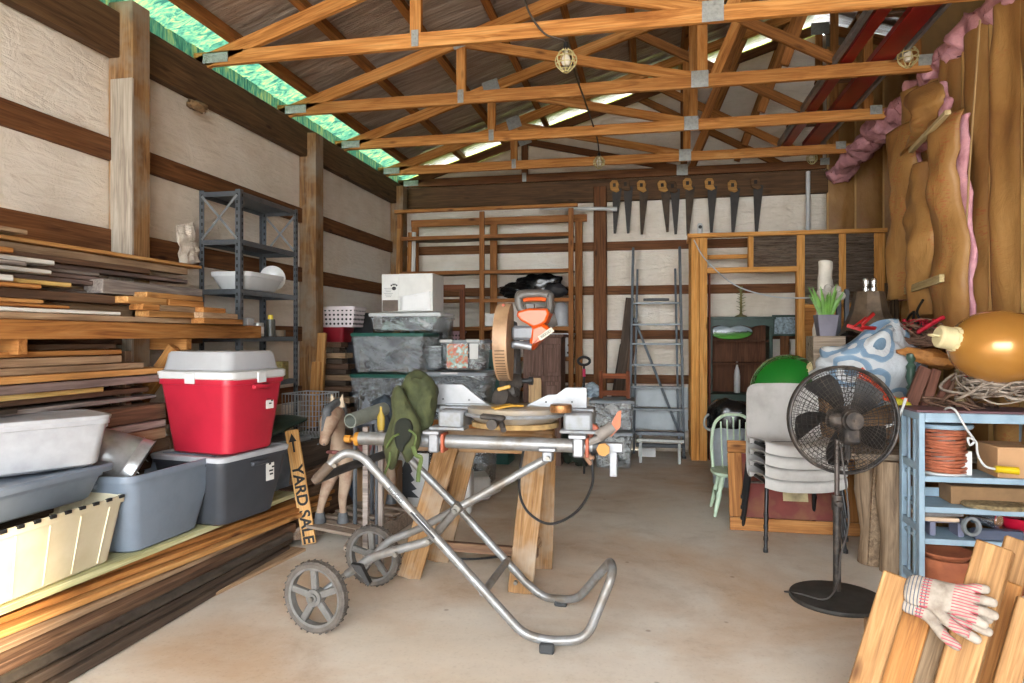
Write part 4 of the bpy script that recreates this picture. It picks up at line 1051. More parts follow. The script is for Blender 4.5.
b = B()
for k in range(26): a = k*2.4; z = .06+k*.0115; b.cyl((0,0,z), (.055*math.cos(a), .055*math.sin(a), z+.02), .005, .002, n=4)
o = obj('foliage', b, mat('olive_leaf', '#6a7040', .6), t, M); o['kind'] = 'stuff'
fr = frame_thing('picture_frame', 'dark framed picture of a pale blue winter scene right of the green hutch', ((772,315),(799,336)), .025, .02, GRN, 8.35, mat('pale_blue_print', '#8798a0', .5, 0, .4, 30))
board('leg', (xw(785,8.35), 8.37, 0), (xw(785,8.35), 8.37, P(785,336,8.35).z), .1, .02, W_girt, fr, up=(0,-1,0))
# ================================================================ CENTRE REAR: heap of bins
CLR = clear_plastic('clear_bin', '#c2c8cc', .2, .12); CLR2 = clear_plastic('clear_bin_dusty', '#9ba2a7', .28, .15)
def contents(c, sx, sy, h, m, seed, label, n=26, name='folded_cloth', rz=0):
    """loose contents: crumpled pieces of several tones filling the bin"""
    b = B(); rr = random.Random(seed)
    for i in range(n):
        b.mi = i % 3
        b.sph(((rr.random()-.5)*sx*.8, (rr.random()-.5)*sy*.8, .03+h*.85*(i/n)), (sx*(.10+.12*rr.random()), sy*.2, h*(.05+.1*rr.random())), 14, 8, bumpy=1.1, seed=seed+i, freq=3.2, rot=Euler((rr.random()*.6, rr.random()*1.2-.6, rr.random()*3)).to_matrix())
    for v in b.bm.verts:
        v.co.x = max(-sx*.475, min(sx*.475, v.co.x)); v.co.y = max(-sy*.475, min(sy*.475, v.co.y)); v.co.z = max(.016, min(h*.95, v.co.z))
    o = obj(name, b, [m, CL_W if rr.random() < .75 else m, MIXES[seed % 3]], None, TR(c[0], c[1], c[2], rz), ang=1.0)
    return tag(o, label, 'bin contents', kind='stuff')
def cbin(u0, u1, v0, v1, Y, depth, label, m, lid, cont=None, rz=0, clabel=None, seed=1, z0=None, taper=.9, group=None, name='clear_storage_bin', r=.03, lid_h=.03):
    a, c = P(u0, v0, Y), P(u1, v1, Y); w = abs(c.x-a.x); zb = c.z if z0 is None else z0; h = a.z-zb
    cx = (a.x+c.x)/2; cy = Y+depth/2
    t = tote(name, label, 'storage bin', (cx, cy), zb, (w*taper, depth*taper), (w, depth), h-.02, rz, m, lid=lid, r=r, lid_h=lid_h, group=group, rim=.012)
    if cont: contents((cx, cy, zb), w*taper, depth*taper, h, cont, seed, clabel, rz=rz)
    return t, (cx, cy, a.z)
CL_W = mat('white_linen', '#d8d8d6', .8, 0, .06, 10, .3); CL_G = mat('grey_linen', '#77787c', .85, 0, .25, 9, .3); CL_M = mat('mixed_fabric', '#8e9492', .8, 0, .5, 12, .3, c2='#4c4a50')
MIXES = [mat('slate_cloth', '#4a4e54', .85, 0, .3, 12), mat('pale_grey_cloth', '#a9aaab', .85, 0, .2, 12), mat('dark_cloth', '#2f3034', .85, 0, .3, 12)]
CL_C = mat('colour_print', '#b98a70', .7, 0, .5, 30, .1, c2='#5f9088')
LGR = mat('teal_green_lid', '#24564c', .45, 0, .1, 8); LWH = WHITEP; LGY = mat('grey_lid', '#8d9398', .45, 0, .08, 8)
YC = 5.9
zf = lambda v, y=YC: P(400, v, y).z
# left column
z_a = 0.0
_, (cx, cy, z1) = cbin(349, 424, 420, 475, YC, .5, 'wide clear bin at the floor under the green-lidded bins', CLR2, LGY, CL_G, clabel='grey folded cloth inside the lowest wide clear bin', seed=3, z0=0.0)
_, (cx, cy, z2) = cbin(350, 421, 374, 418, YC, .48, 'clear bin with a green lid, lower of the two, with pale papers inside', CLR, LGR, CL_M, clabel='pale papers and cloth inside the lower green-lidded bin', seed=5, z0=z1)
_, (cx, cy, z3) = cbin(351, 423, 333, 373, YC, .46, 'clear bin with a green lid, upper of the two, full of wrapped things', CLR, LGR, CL_G, clabel='grey wrapped things inside the upper green-lidded bin', seed=8, z0=z2+.012)
_, (cx, cy, z4) = cbin(369, 440, 313, 332, YC+.1, .42, 'clear bin with a white lid and pale green cloth, under the white boxes', CLR, LWH, mat('mint_cloth', '#a4b8ae', .85, 0, .2, 10, .3), clabel='pale green cloth inside the white-lidded bin', seed=11, z0=z3+.012)
# white cartons
a, c = P(380,274,YC+.1), P(432,311,YC+.1)
def carton(x0, x1, y0, y1, z0, z1, m, label, flaps=False, tape=None, name='cardboard_box', rz=0):
    cx, cy = (x0+x1)/2, (y0+y1)/2; w, d, h = x1-x0, y1-y0, z1-z0; M = TR(cx, cy, z0, rz)
    t = thing(name, label, 'box', (cx, cy, z0), rz)
    b = B(); b.box((0,0,h/2), (w,d,h), bev=.004); body = obj('body', b, m, t, M)
    if tape: b = B(); b.box((0,0,h+.0005), (w*.98,.05,.0012)); b.box((0,-d/2-.0005,h-.04), (.0,.0,.0)) if False else None; obj('tape', b, tape, t, M)
    b = B(); b.box((0,0,h+.001), (w-.01,.004,.001)); obj('flap_seam', b, mat('seam_dark', '#5c5248', .8), t, M)
    return t, M, (w, d, h)
ZX = z4+.012; xmid = a.x+(c.x-a.x)*.34
t1, M1, (w_, d_, h_) = carton(a.x, xmid-.002, YC+.14, YC+.44, ZX, a.z, PAPER, 'white printed carton with a paw emblem, left of the pair on the clear bins')
b = B(); b.box((.0,-d_/2-.001,h_*.16), (w_*.9,.001,h_*.30)); obj('brown_panel', b, mat('brown_print', '#6d5f55', .7), t1, M1)
b = B(); b.sph((w_*.22,-d_/2-.001,h_*.62), (.022,.001,.018), 10, 6)
for k in range(4): b.sph((w_*.22+(-.026+.0175*k), -d_/2-.001, h_*.62+.028+(.008 if k in (1,2) else 0)), (.008,.001,.010), 8, 6)
obj('paw_emblem', b, mat('print_black', '#26262a', .7), t1, M1)
b = B()
for k in range(6): b.box((-w_*.1,-d_/2-.001,h_*(.40+.045*k)), (w_*(.3+.1*((k*7)%3)),.001,.004))
obj('printing', b, mat('print_grey', '#8a8a8c', .7), t1, M1)
t2, M2, (w2, d2, h2) = carton(xmid+.002, c.x, YC+.12, YC+.46, ZX, a.z, PAPER, 'plain white carton with a torn paper wrap, right of the pair on the clear bins')
b = B(); b.grid(lambda s_, q_: Vector((-w2/2+.02+s_*(w2-.04), -d2/2-.006-.01*noise.noise(Vector((s_*3,q_*3,1))), .01+q_*(h2*(.38+.12*s_)))), 8, 8, thick=.002); obj('paper_wrap', b, mat('bright_paper', '#e4e4e4', .7, 0, .03), t2, M2, ang=2)
# second column behind right: grey-lidded bins
_, (cx, cy, q1) = cbin(424, 488, 408, 470, 6.05, .5, 'dusty grey bin at the floor behind the saw stand', CLR2, LGY, CL_G, clabel='dark cloth inside the dusty bin behind the saw stand', seed=14, z0=0)
tlow, (cx, cy, q2) = cbin(426, 486, 372, 407, 6.05, .48, 'low grey-lidded bin behind the left saw fence', CLR2, LGY, CL_G, clabel='grey things inside the low bin behind the saw fence', seed=15, z0=q1+.012)
t, (cx, cy, q3) = cbin(441, 483, 340, 371, 6.1, .34, 'small clear bin with a colourful print on its front and white clip handles', CLR, LGY, CL_M, clabel='mixed cloth inside the small printed bin', seed=17, z0=q2+.012)
def m_print():
    m, nt, b, out = _new('bin_print'); mp = _coords(nt, (1,1,1)); v = nt.nodes.new('ShaderNodeTexVoronoi'); v.inputs['Scale'].default_value = 42; nt.links.new(mp.outputs[0], v.inputs['Vector'])
    n = _noise(nt, mp, 22, 3); r = _ramp(nt, n.outputs['Fac'], [(.38, col('#cfd6d2')), (.46, col('#7fae a4'.replace(' ',''))), (.53, col('#d98a62')), (.6, col('#b8504a')), (.68, col('#ddd8d0'))])
    nt.links.new(r.outputs[0], b.inputs['Base Color']); return m
aa, cc = P(447,344,6.1), P(468,368,6.1)
b = B(); b.box(((aa.x+cc.x)/2, 6.093, (aa.z+cc.z)/2), (cc.x-aa.x, .002, aa.z-cc.z)); obj('printed_sheet', b, m_print(), t)
b = B(); b.box((P(474,0,6.1).x, 6.093, (aa.z+cc.z)/2+.05), (.08, .002, .16)); obj('printed_card', b, PAPER, t)
for u in (447, 474): b = B(); b.box((P(u,0,6.1).x, 6.07, q3-.01), (.12,.03,.03), bev=.006); obj('clip_handle', b, WHITEP, t)
b = B(); b.box((P(450,0,6.05).x, 6.02, q2-.01), (.16,.03,.025), bev=.006)
obj('clip_handle', b, WHITEP, tlow)
_, (cx, cy, q4) = cbin(423, 441, 345, 371, 6.16, .34, 'narrow grey see-through box with rolled paper, wedged left of the printed bin', CLR2, None, CL_W, clabel='rolled white paper in the narrow grey box', seed=19, z0=q2+.012)
# perforated basket, red tub, support at the left
xb0 = xw(341,6.3)
t = thing('offcut_stack', 'stepped stack of brown offcut boards left of the clear bins', 'timber stack', (xw(322,6.2), 6.2, 0)) if False else None
steps = [(290,352,408),(292,350,398),(297,350,387),(300,349,376),(303,344,365),(308,340,354),(312,334,343)]
z_prev = 0; yS = 6.0
levels = [zw(v+5, 320, yS) for _, _, v in steps]
base = levels[0]-.06
tag(board('timber', (xw(300,yS), yS+.25, base/2), (xw(352,yS), yS+.25, base/2), .34, base, W_brown), 'thick brown timber block beneath the stepped offcuts', 'board')
for i, (u0, u1, v) in enumerate(steps):
    z0 = levels[i]; z1 = levels[i+1] if i+1 < len(levels) else levels[i]+.09
    tag(board('offcut_board', (xw(u0,yS), yS+.05+.03*i, z0+.028), (xw(u1,yS), yS+.05+.03*i, z0+.028), .16+.02*(i%2), .05, [W_brown, W_tan][i % 2]), ('lowest','second','third','fourth','fifth','sixth','topmost')[i]+' of the stepped brown offcut boards left of the clear bins', 'board', 'stepped offcut boards')
    if i+1 < len(levels): tag(board('offcut_board', (xw(u0+14,yS), yS+.12+.03*i, (z0+.053+z1)/2), (xw(u1-10,yS), yS+.12+.03*i, (z0+.053+z1)/2), .12, max(.012, z1-z0-.054), W_dark), 'dark spacer board, set back above the '+('lowest','second','third','fourth','fifth','sixth')[i]+' stepped offcut', 'board', 'dark spacers between the offcuts')
# two light 2x4s leaning in front
tag(board('leaning_board', (xw(316,5.75), 5.72, 0.0), P(322,333,5.9), .085, .04, W_new, up=(0,-1,0)), 'light pine stud leaning on the offcut stack, taller of the two', 'board')
tag(board('leaning_board', (xw(310,5.6), 5.55, 0.0), P(317,362,5.84), .085, .04, W_new, up=(0,-1,0)), 'light pine stud leaning on the offcut stack, shorter and in front', 'board')
zp = zw(345, 340, 6.15)
b = B(); rloft(b, [(.22,.22,.0,.03),(.27,.27,zw(345,340,6.15)-zw(360,340,6.15),.03),(.255,.255,zw(345,340,6.15)-zw(360,340,6.15),.03),(.2,.2,.02,.03)])
zr = levels[-1]+.055
tag(obj('red_tub', b, mat('dark_red_plastic', '#7c1420', .4), None, TR(xw(338,6.35), 6.33, zr)), 'dark red plastic tub under the pink and white perforated basket', 'tub')
zb_ = zr+(zw(345,340,6.15)-zw(360,340,6.15))+.002
perf_basket('perforated_basket', 'white and pink basket with rows of round holes on the red tub', (xw(341,6.3), 6.33, zb_), .34, .26, .20, 0, mat('pinkish_white_plastic', '#ddd2d2', .45, 0, .05), 1.12, 4, 8, .012)
# dark chair back panel + grey sheet behind the basket
tag(board('metal_sheet', (xw(352,6.62), 6.6, 0), (xw(352,6.62), 6.66, zw(345,352,6.62)), .14, .02, STEEL, up=(0,-1,0)), 'grey metal sheet standing between the offcut stack and the clear bins', 'panel')
b = B(); aa, cc = P(345,313,6.75), P(373,350,6.75); b.box(((aa.x+cc.x)/2, 6.75, (aa.z+cc.z)/2), (cc.x-aa.x, .03, aa.z-cc.z), bev=.01)
for x in (aa.x+.03, cc.x-.03): b.box((x, 6.77, cc.z/2), (.03,.03,cc.z))
tag(obj('chair_back', b, mat('dark_upholstery', '#3a3a3c', .8)), 'dark padded chair back rising behind the perforated basket', 'chair')
# teal baskets
TEAL = mat('teal_plastic', '#2f5a55', .45, 0, .1, 8)
perf_basket('teal_basket', 'teal plastic basket with round holes standing upright behind the saw pivot', (xw(497,7.45), 7.5, .0), .32, .34, zw(378,497,7.45), 0, TEAL, 1.05, 7, 5, .012)
t = perf_basket('teal_basket', 'second teal basket lying tipped on the upright one', (xw(499,7.5), 7.54, zw(376,497,7.45)), .32, .28, .31, R(8), TEAL, 1.1, 4, 5, .012)
Mx = t.matrix_basis @ Euler((0, R(-14), 0)).to_matrix().to_4x4(); t.matrix_basis = Mx
# panelled brown cabinet
t = thing('panelled_cabinet', 'greyish brown panelled cabinet with a moulded top behind the miter saw', 'cabinet', (xw(543,7.4), 7.5, 0))
CB = wood('cabinet_brown', '#4a352c', '#6a5046', '#7b6258', axis='z', knots=False, var=.05); x0, x1 = xw(523,7.35), xw(561,7.35); ztc = zw(337,543,7.35)
b = B(); b.box(((x0+x1)/2, 7.55, ztc/2), (x1-x0, .38, ztc), bev=.004); obj('body', b, CB, t)
b = B(); b.box(((x0+x1)/2, 7.53, ztc+.012), (x1-x0+.07, .46, .035), bev=.01); obj('top', b, CB, t)
for k in (0, 1):
    xa_ = x0+.03+k*(x1-x0-.03)*.5; xb_ = xa_+(x1-x0)*.44
    for zz_ in range(3):
        b = B(); z_ = ztc*(.12+.29*zz_); b.box(((xa_+xb_)/2, 7.355, z_+ztc*.12), (xb_-xa_, .014, ztc*.25), bev=.006); d_ = obj('door_panel', b, CB, t)
        b = B(); b.box(((xa_+xb_)/2, 7.345, z_+ztc*.12), (xb_-xa_-.07, .01, ztc*.19), bev=.004); obj('raised_field', b, CB, d_)
b = B(); M = Matrix.Translation((xw(535,7.2), 7.2, .0)); rloft(b, [(.14,.02,0,.01),(.14,.02,zw(378,535,7.2)-.03,.01),(.12,.02,zw(378,535,7.2),.01)], M)
tag(obj('cutting_board', b, wood('cutting_board', '#b08f68', '#c9a980', '#d6b98f', axis='z', knots=False)), 'pale wooden board with rounded corners standing in front of the panelled cabinet', 'board')
# bins with white things, right of the saw
_, (cx, cy, r1) = cbin(594, 632, 432, 466, 7.3, .42, 'lower clear bin full of white packaging on the concrete floor', CLR, LGY, CL_W, clabel='white packaging inside the lower clear bin', seed=23, z0=0)
_, (cx, cy, r2) = cbin(590, 634, 400, 431, 7.3, .42, 'upper clear bin full of white packaging, with a grey lid', CLR, LGY, CL_W, clabel='white packaging inside the upper clear bin', seed=25, z0=r1+.012)
# little chair back on the bins
t = thing('small_wooden_chair', 'small reddish wooden ladder-back chair standing on the clear bins', 'chair', (cx+.02, 7.45, r2+.01))
CH = wood('chair_wood', '#5e2f18', '#84482a', '#985a38', knots=False); z0 = r2+.012; xa_, xb_ = xw(601,7.4), xw(628,7.4); zz_ = zw(371,614,7.4)
for x in (xa_, xb_): board('back_post', (x, 7.42, z0), (x, 7.40, zz_), .04, .035, CH, t, up=(0,-1,0))
for v in (376, 393): board('slat', (xa_, 7.41, zw(v,614,7.4)), (xb_, 7.41, zw(v,614,7.4)), .055, .02, CH, t, up=(0,-1,0))
# tool with a black ring and pink collar
t = thing('long_handled_tool', 'long handled tool with a black ring grip and pink collar, right of the saw', 'tool', (xw(584,7.0), 7.0, 0))
b = B(); q = P(584,361,7.0); b.tube([(q.x+.06*math.cos(a), 7.0, q.z+.04*math.sin(a)) for a in [2*PI*k/12 for k in range(12)]], .014, 8, closed=True, sub=2); obj('ring_grip', b, BLACK, t)
b = B(); b.cyl((q.x,7.0,q.z-.16), (q.x,7.0,q.z-.08), .016, n=10); obj('collar', b, mat('pink_collar', '#c01850', .4), t)
b = B(); b.cyl((q.x,7.0,0), (q.x,7.0,q.z-.05), .011, n=8); obj('shaft', b, BLACK, t)
bag('crumpled_plastic', 'crumpled bluish clear plastic lying left of the small wooden chair', (xw(590,7.35), 7.5, r2+.012), (.09,.08,.07), clear_plastic('bluish_film', '#a8bccb', .75, .2), 31, .6, 'packaging', 3)
bag('dark_bag', 'dark green-black bag on the floor between the saw and the clear bins', (xw(578,7.4), 7.4, 0), (.16,.18,.24), mat('dark_green_bag', '#1e2a22', .5, 0, .3, 12, .4), 33, .4)
# panels of black and clear stuff behind the left column
b = B(); b.box((0,0,.45), (.38,.25,.9), bev=.01)
tag(obj('dark_bin', b, mat('slate_box', '#4c5158', .5, 0, .15, 6, .1), None, TR(xw(432,6.7), 6.75, 0)), 'tall dark grey box standing behind the clear bin columns', 'box')
t, (cx, cy, q5) = cbin(424, 446, 312, 345, 6.7, .3, 'smoky tall clear box on the dark box, right of the white-lidded bin', CLR2, None, CL_G, clabel='dark things in the smoky tall box', seed=37, z0=.9)

# pale offcut box/bags under the table region behind the sawhorse
b = B(); b.box((0,0,.10), (.46,.3,.2), bev=.02); b2 = None
tag(obj('white_bundle', b, mat('white_sheet', '#c9cac9', .8, 0, .08, 6, .4), None, TR(xw(470,6.0), 5.75, 0, R(20))), 'white wrapped bundle on the floor behind the sawhorse', 'bundle')
b = B(); b.box((0,0,.16), (.34,.3,.32), bev=.02)
tag(obj('white_bundle', b, mat('white_sheet', '#c9cac9', .8), None, TR(xw(448,5.2), 5.3, 0, R(10))), 'grey-white foam block on the floor behind the left sawhorse leg', 'bundle')
# white boards with cut-out fir trees
def tree_board(u0, u1, v0, v1, Y, label, lean=.05):
    a, c = P(u0, v0, Y), P(u1, v1, Y); w = c.x-a.x; h = a.z
    t = thing('tree_cutout_board', label, 'board', ((a.x+c.x)/2, Y, 0)); M = TR((a.x+c.x)/2, Y, 0) @ Matrix.Rotation(-lean, 4, 'X')
    b = B(); b.box((0,0,h/2), (w,.015,h), bev=.002); obj('panel', b, WHITEP, t, M)
    b = B(); pts = []; 
    for i in range(4): z = h*.18+i*h*.16; pts += [(.11-.02*i, z), (.045-.006*i, z+h*.12)]
    pts = [(.012, h*.1), (.012, h*.18)]+pts+[(0, h*.93)]
    full = [(x, z) for x, z in pts]+[(-x, z) for x, z in reversed(pts[:-1])]
    b.prism(full, .004, Matrix.Translation((w*.12, -.009, 0))); obj('fir_tree', b, mat('dark_grey_paint', '#3c4248', .7), t, M)
tree_board(372, 428, 452, 500, 5.35, 'white board with a dark fir tree shape standing behind the saw stand, right one')
tree_board(330, 368, 455, 505, 5.3, 'white board with a fir tree shape standing behind the rocking horse')
# ================================================================ CENTRE: wheeled saw stand
YN, YFR = 3.02, 3.56
t = thing('saw_stand', 'silver folding wheeled stand carrying the miter saw, front and centre', 'saw stand', G(450,620))
rT = .021
near = [P(316,479,2.96), P(331,463,2.99), P(345,452,3.02), P(362,456,3.02), P(523,634,3.02), P(548,641,3.02), P(586,640,3.02), P(613,574,3.04), P(611,561,3.18)]
far = [P(611,561,3.18), P(606,566,3.32), P(577,600,3.50), P(545,598,3.56), P(528,585,3.56), P(462,512,3.56), P(400,449,3.56)]
b = B(); b.loft([(p, rT) for p in corner_path(near[:4]+[near[4], near[5], near[6], near[7], near[8]]+far[1:], .07, 6)], 12)
loop = obj('frame_loop', b, SILVER, t)
b = B(); b.loft([(p, r) for p, r in ((P(313,482,2.95), .016), (P(318,478,2.96), .024), (P(330,465,2.985), .025))], 12); obj('grip', b, mat('worn_rubber_brown', '#5a4a3c', .7, 0, .2, 20, .3), t)
b = B(); b.tube([P(316,480,2.97), P(345,468,3.2), P(392,452,3.54), P(402,450,3.56)], .022, 12); obj('cross_handle', b, mat('handle_black', '#2c2b2c', .6, 0, .3, 16, .2), t)
b = B(); b.cyl(P(483,593,3.02), P(507,561,3.56), .018, n=12); obj('cross_strut', b, SILVER, t)
b = B(); b.loft([(p, rT) for p in corner_path([P(347,574,3.12), P(372,557,3.11), P(400,549,3.10), P(430,541,3.09), P(458,508,3.24), P(546,459,3.28)], .04, 5)], 12); obj('scissor_tube', b, SILVER, t)
b = B(); b.loft([(p, rT*.95) for p in corner_path([P(368,562,3.42), P(388,541,3.42), P(417,530,3.42), P(458,508,3.36), P(500,487,3.36)], .04, 5)], 12); obj('scissor_tube', b, SILVER, t)
b = B(); b.box(P(548,456,3.28), (.05,.06,.05), bev=.006); b.box(P(548,449,3.28), (.085,.07,.02), bev=.004); obj('bracket', b, ALU, t)
BOLT = mat('bolt_steel', '#77746e', .4, .7, .2, 30)
for q in (P(548,458,3.24), P(429,541,3.04), P(455,511,3.20), P(396,554,3.06), P(336,465,2.96), P(516,582,3.54)):
    b = B(); b.cyl(q, q+Vector((0,-.02,0)), .011, n=8); obj('bolt', b, BOLT, t)
b = B(); b.box(P(457,508,3.22), (.05,.05,.05), rot=Euler((0,R(40),0)).to_matrix(), bev=.008); obj('pivot_clamp', b, BOLT, t)
for q in (P(547,645,3.0), P(561,604,3.54)):
    b = B(); b.box((q.x, q.y, .022), (.065,.045,.044), bev=.006); obj('foot', b, mat('rubber_dark', '#2e3032', .7), t)
b = B(); b.prism([(0,0),(.05,-.005),(.095,-.085),(.085,-.10),(.05,-.05),(.02,-.03)], .03, Matrix.Translation(P(352,563,2.99))); obj('kick_stop', b, BLACK, t)
def wheel(c, r, label=None):
    M = Matrix.Translation(c) @ Euler((PI/2, 0, R(-8))).to_matrix().to_4x4()
    b = B(); prof = [(r*.84,-.022),(r*.94,-.026),(r,-.016),(r,.016),(r*.94,.026),(r*.84,.022),(r*.84,-.022)]; b.lathe(prof, n=48)
    for k in range(60):
        a = 2*PI*k/60; b.box((r*math.cos(a), r*math.sin(a), .012*(1 if k%2 else -1)), (.008,.006,.02), rot=Euler((0,0,a)).to_matrix())
    w_ = obj('wheel', b, mat('dusty_tyre', '#57504a', .85, 0, .25, 14, .4, c2='#3a3633'), t, M)
    b = B(); b.lathe([(r*.77,-.018),(r*.85,-.022),(r*.85,.022),(r*.77,.018),(r*.77,-.018)], n=40)
    b.cyl((0,0,-.024),(0,0,.024), r*.24, n=24); b.cyl((0,0,-.03),(0,0,.032), r*.13, n=20)
    for k in range(5):
        a = 2*PI*k/5+R(95); d = Vector((math.cos(a), math.sin(a), 0))
        b.box(d*r*.5, (r*.62, r*.20, .026), rot=Euler((0,0,a)).to_matrix(), bev=.004)
    obj('hub', b, mat('grey_hub', '#64625f', .55, 0, .15, 20, .1), w_, M)
    b = B(); b.cyl((0,0,.032),(0,0,.045), .012, n=8); obj('axle_nut', b, BOLT, w_, M)
cw = G(316,632); cw2 = G(373,585)
wheel(Vector((cw.x, cw.y, .168)), .168); wheel(Vector((cw2.x, cw2.y, .168)), .168)
b = B(); b.cyl((cw.x, cw.y-.03, .168), (cw2.x, cw2.y+.03, .168), .012, n=10); obj('axle', b, BOLT, t)
b = B(); b.cyl(P(347,574,3.12), (cw.x, cw.y+.05, .168), .016, n=10); obj('axle_arm', b, SILVER, t)
b = B(); b.cyl(P(368,562,3.42), (cw2.x, cw2.y-.03, .168), .016, n=10); obj('axle_arm', b, SILVER, t)
# main beam
YB_ = 3.3; zbm = P(500,443.5,YB_).z; x_ = lambda u, Y=YB_: P(u,0,Y).x
b = B(); b.cyl((x_(360),YB_,zbm+.005), (x_(597),YB_,zbm), .034, n=20); obj('beam', b, SILVER, t)
b = B(); b.cyl((x_(356),YB_,zbm), (x_(360),YB_,zbm), .036, n=16); b.cyl((x_(345),YB_,zbm), (x_(356),YB_,zbm), .010, n=8); b.cyl((x_(345),YB_,zbm), (x_(351),YB_,zbm), .020, n=7); obj('end_knob', b, mat('amber_knob', '#a06c1c', .5), t)
b = B(); b.cyl((x_(593),YB_,zbm), (x_(601),YB_,zbm), .039, n=18); obj('end_cap', b, BLACK, t)
b = B(); b.box(((x_(600)+x_(623))/2, YB_, zbm), (x_(623)-x_(600), .04, .045), bev=.004); b.box((x_(613.5), YB_, zbm-.075), (.035,.03,.13), bev=.003); obj('extension_arm', b, ALU, t)
b = B(); b.cyl((x_(598), YB_-.03, zbm+.05), (x_(613), YB_-.01, zbm+.10), .03, n=12); b.cyl((x_(588), YB_-.03, zbm+.02), (x_(604), YB_-.02, zbm+.05), .018, n=8); obj('roller_support', b, mat('dusty_grey', '#77706a', .7, 0, .2, 14, .2), t)
b = B(); b.prism([(0,0),(.045,.05),(.05,.13),(.03,.12),(.0,.06)], .012, Matrix.Translation((x_(611), YB_-.02, zbm+.05))); obj('orange_stop', b, mat('burnt_orange', '#b0582c', .5, 0, .2, 14), t)
b = B(); b.cyl((x_(604),YB_-.06,zbm-.005), (x_(604),YB_-.04,zbm-.005), .032, n=7); b.cyl((x_(604),YB_-.04,zbm-.005), (x_(604),YB_,zbm-.005), .01, n=8); obj('clamp_knob', b, mat('amber_knob', '#a06c1c', .5), t)
b = B(); b.box((x_(589), YB_-.02, zbm-.045), (.06,.05,.03), rot=Euler((0,R(20),0)).to_matrix(), bev=.01); b.cyl((x_(586),YB_-.04,zbm-.04),(x_(592),YB_-.04,zbm-.08), .012, n=8); obj('lock_lever', b, mat('rusty_lever', '#7a5a44', .7, 0, .3, 20), t)
RD = mat('red_brown_clamp', '#9a4a2e', .55, 0, .2, 16)
for u in (436, 579):
    b = B(); b.box((x_(u), YB_, zbm+.0), (.055,.10,.10), bev=.008); b.box((x_(u), YB_+.03, zbm+.055), (.085,.24,.02), bev=.004); c_ = obj('saw_mount', b, ALU, t)
    b = B(); b.box((x_(u+(9 if u < 500 else 9)), YB_-.01, zbm+.0), (.016,.09,.095), bev=.004); obj('latch_plate', b, RD, c_)
b = B(); b.box((x_(590), YB_+.02, zbm+.07), (.05,.02,.08), rot=Euler((0,R(35),0)).to_matrix(), bev=.006); obj('latch_plate', b, RD, t)
ptx = P(384,492,3.0)
d = (P(523,634,3.02)-P(362,456,3.02)).normalized()
ang = math.atan2(d.z, d.x)
Mt = Matrix.Translation(P(397,494,3.02)+Vector((0,-.0225,0))) @ Matrix.Rotation(-ang, 4, 'Y') @ Matrix.Rotation(PI/2, 4, 'X')
text_obj('RIDGID', .028, mat('print_black', '#26262a', .7), Mt, loop)
Mt = Matrix.Translation(P(424,524,3.02)+Vector((0,-.0225,0))) @ Matrix.Rotation(-ang, 4, 'Y')
b = B(); b.box((0,0,0), (.16,.001,.010)); b.box((-.01,0,.012), (.10,.001,.004)); obj('warning_strip', b, mat('print_black', '#26262a', .7), loop, Mt)

# ================================================================ miter saw
SY = 3.36; sx_ = lambda u, Y=SY: P(u,0,Y).x; szv = lambda v, Y=SY, u=512: P(u,v,Y).z
t = thing('miter_saw', 'large dusty miter saw with an orange motor housing, mounted on the silver stand', 'power saw', (sx_(512), SY+.1, zbm+.06))
CAST = mat('cast_aluminium', '#7f8286', .55, .2, .12, 14, .1, c2='#6c6862'); DUST = mat('sawdust_metal', '#8f8270', .6, .2, .25, 8, .2, c2='#8c8680')
for s_, (u0, u1) in ((0,(437,462)),(1,(563,592))):
    b = B(); x0, x1 = sx_(u0,3.28), sx_(u1,3.28); z0, z1 = zbm+.065, szv(412,3.28)
    b.box(((x0+x1)/2, SY+.04, (z0+z1)/2), (x1-x0, .22, z1-z0), bev=.012); 
    b.box(((x0+x1)/2+(-.01 if s_ == 0 else .01), SY-.05, z0+.006), (x1-x0+.05, .10, .016), bev=.003)
    obj('base_block', b, CAST, t)
zt_ = szv(408,3.36)
b = B(); b.box((sx_(513), SY+.10, zt_-.012), (sx_(592)-sx_(436), .12, .024), bev=.004); obj('table_wing', b, CAST, t)
b = B(); b.lathe([(0,zt_-.075),(.20,zt_-.075),(.235,zt_-.05),(.245,zt_-.04),(.245,zt_-.004),(.235,zt_+.002),(0,zt_+.002)], c=(sx_(512), SY+.08, 0), n=48, sy=.82); obj('turntable', b, DUST, t)
b = B(); b.tube([(sx_(512)+.262*math.cos(a), SY+.08+.215*math.sin(a), zt_-.034) for a in [PI*(1+k/16) for k in range(17)]], .010, 6, sub=1); 
obj('mitre_scale_band', b, CAST, t)
b = B(); b.lathe([(.20,zt_-.10),(.20,zt_-.076),(.225,zt_-.076),(.225,zt_-.10)], c=(sx_(512), SY+.08, 0), n=36, sy=.8); obj('lower_ring', b, mat('wood_dust', '#9c7f52', .9, 0, .25, 12, .3), t)
b = B(); b.box((sx_(505), SY-.06, zt_+.012), (.10,.06,.010), rot=Euler((0,R(-9),R(30))).to_matrix(), bev=.002); b.box((sx_(514), SY-.01, zt_+.012), (.09,.05,.008), rot=Euler((0,0,R(30))).to_matrix(), bev=.002); obj('amber_kerf_insert', b, mat('amber_insert', '#c09030', .5, 0, .15, 14), t)
b = B(); b.box((sx_(500), SY-.165, zt_-.03), (.12,.05,.026), rot=Euler((0,R(5),0)).to_matrix(), bev=.008); b.cyl((sx_(501), SY-.16, zt_-.055), (sx_(501), SY-.21, zt_-.06), .026, n=12); b.cyl((sx_(508), SY-.15, zt_-.06), (sx_(512), SY-.2, zt_-.085), .014, n=8); obj('mitre_lock_handle', b, mat('grimy_black', '#3a3430', .7, 0, .3, 20, .2), t)
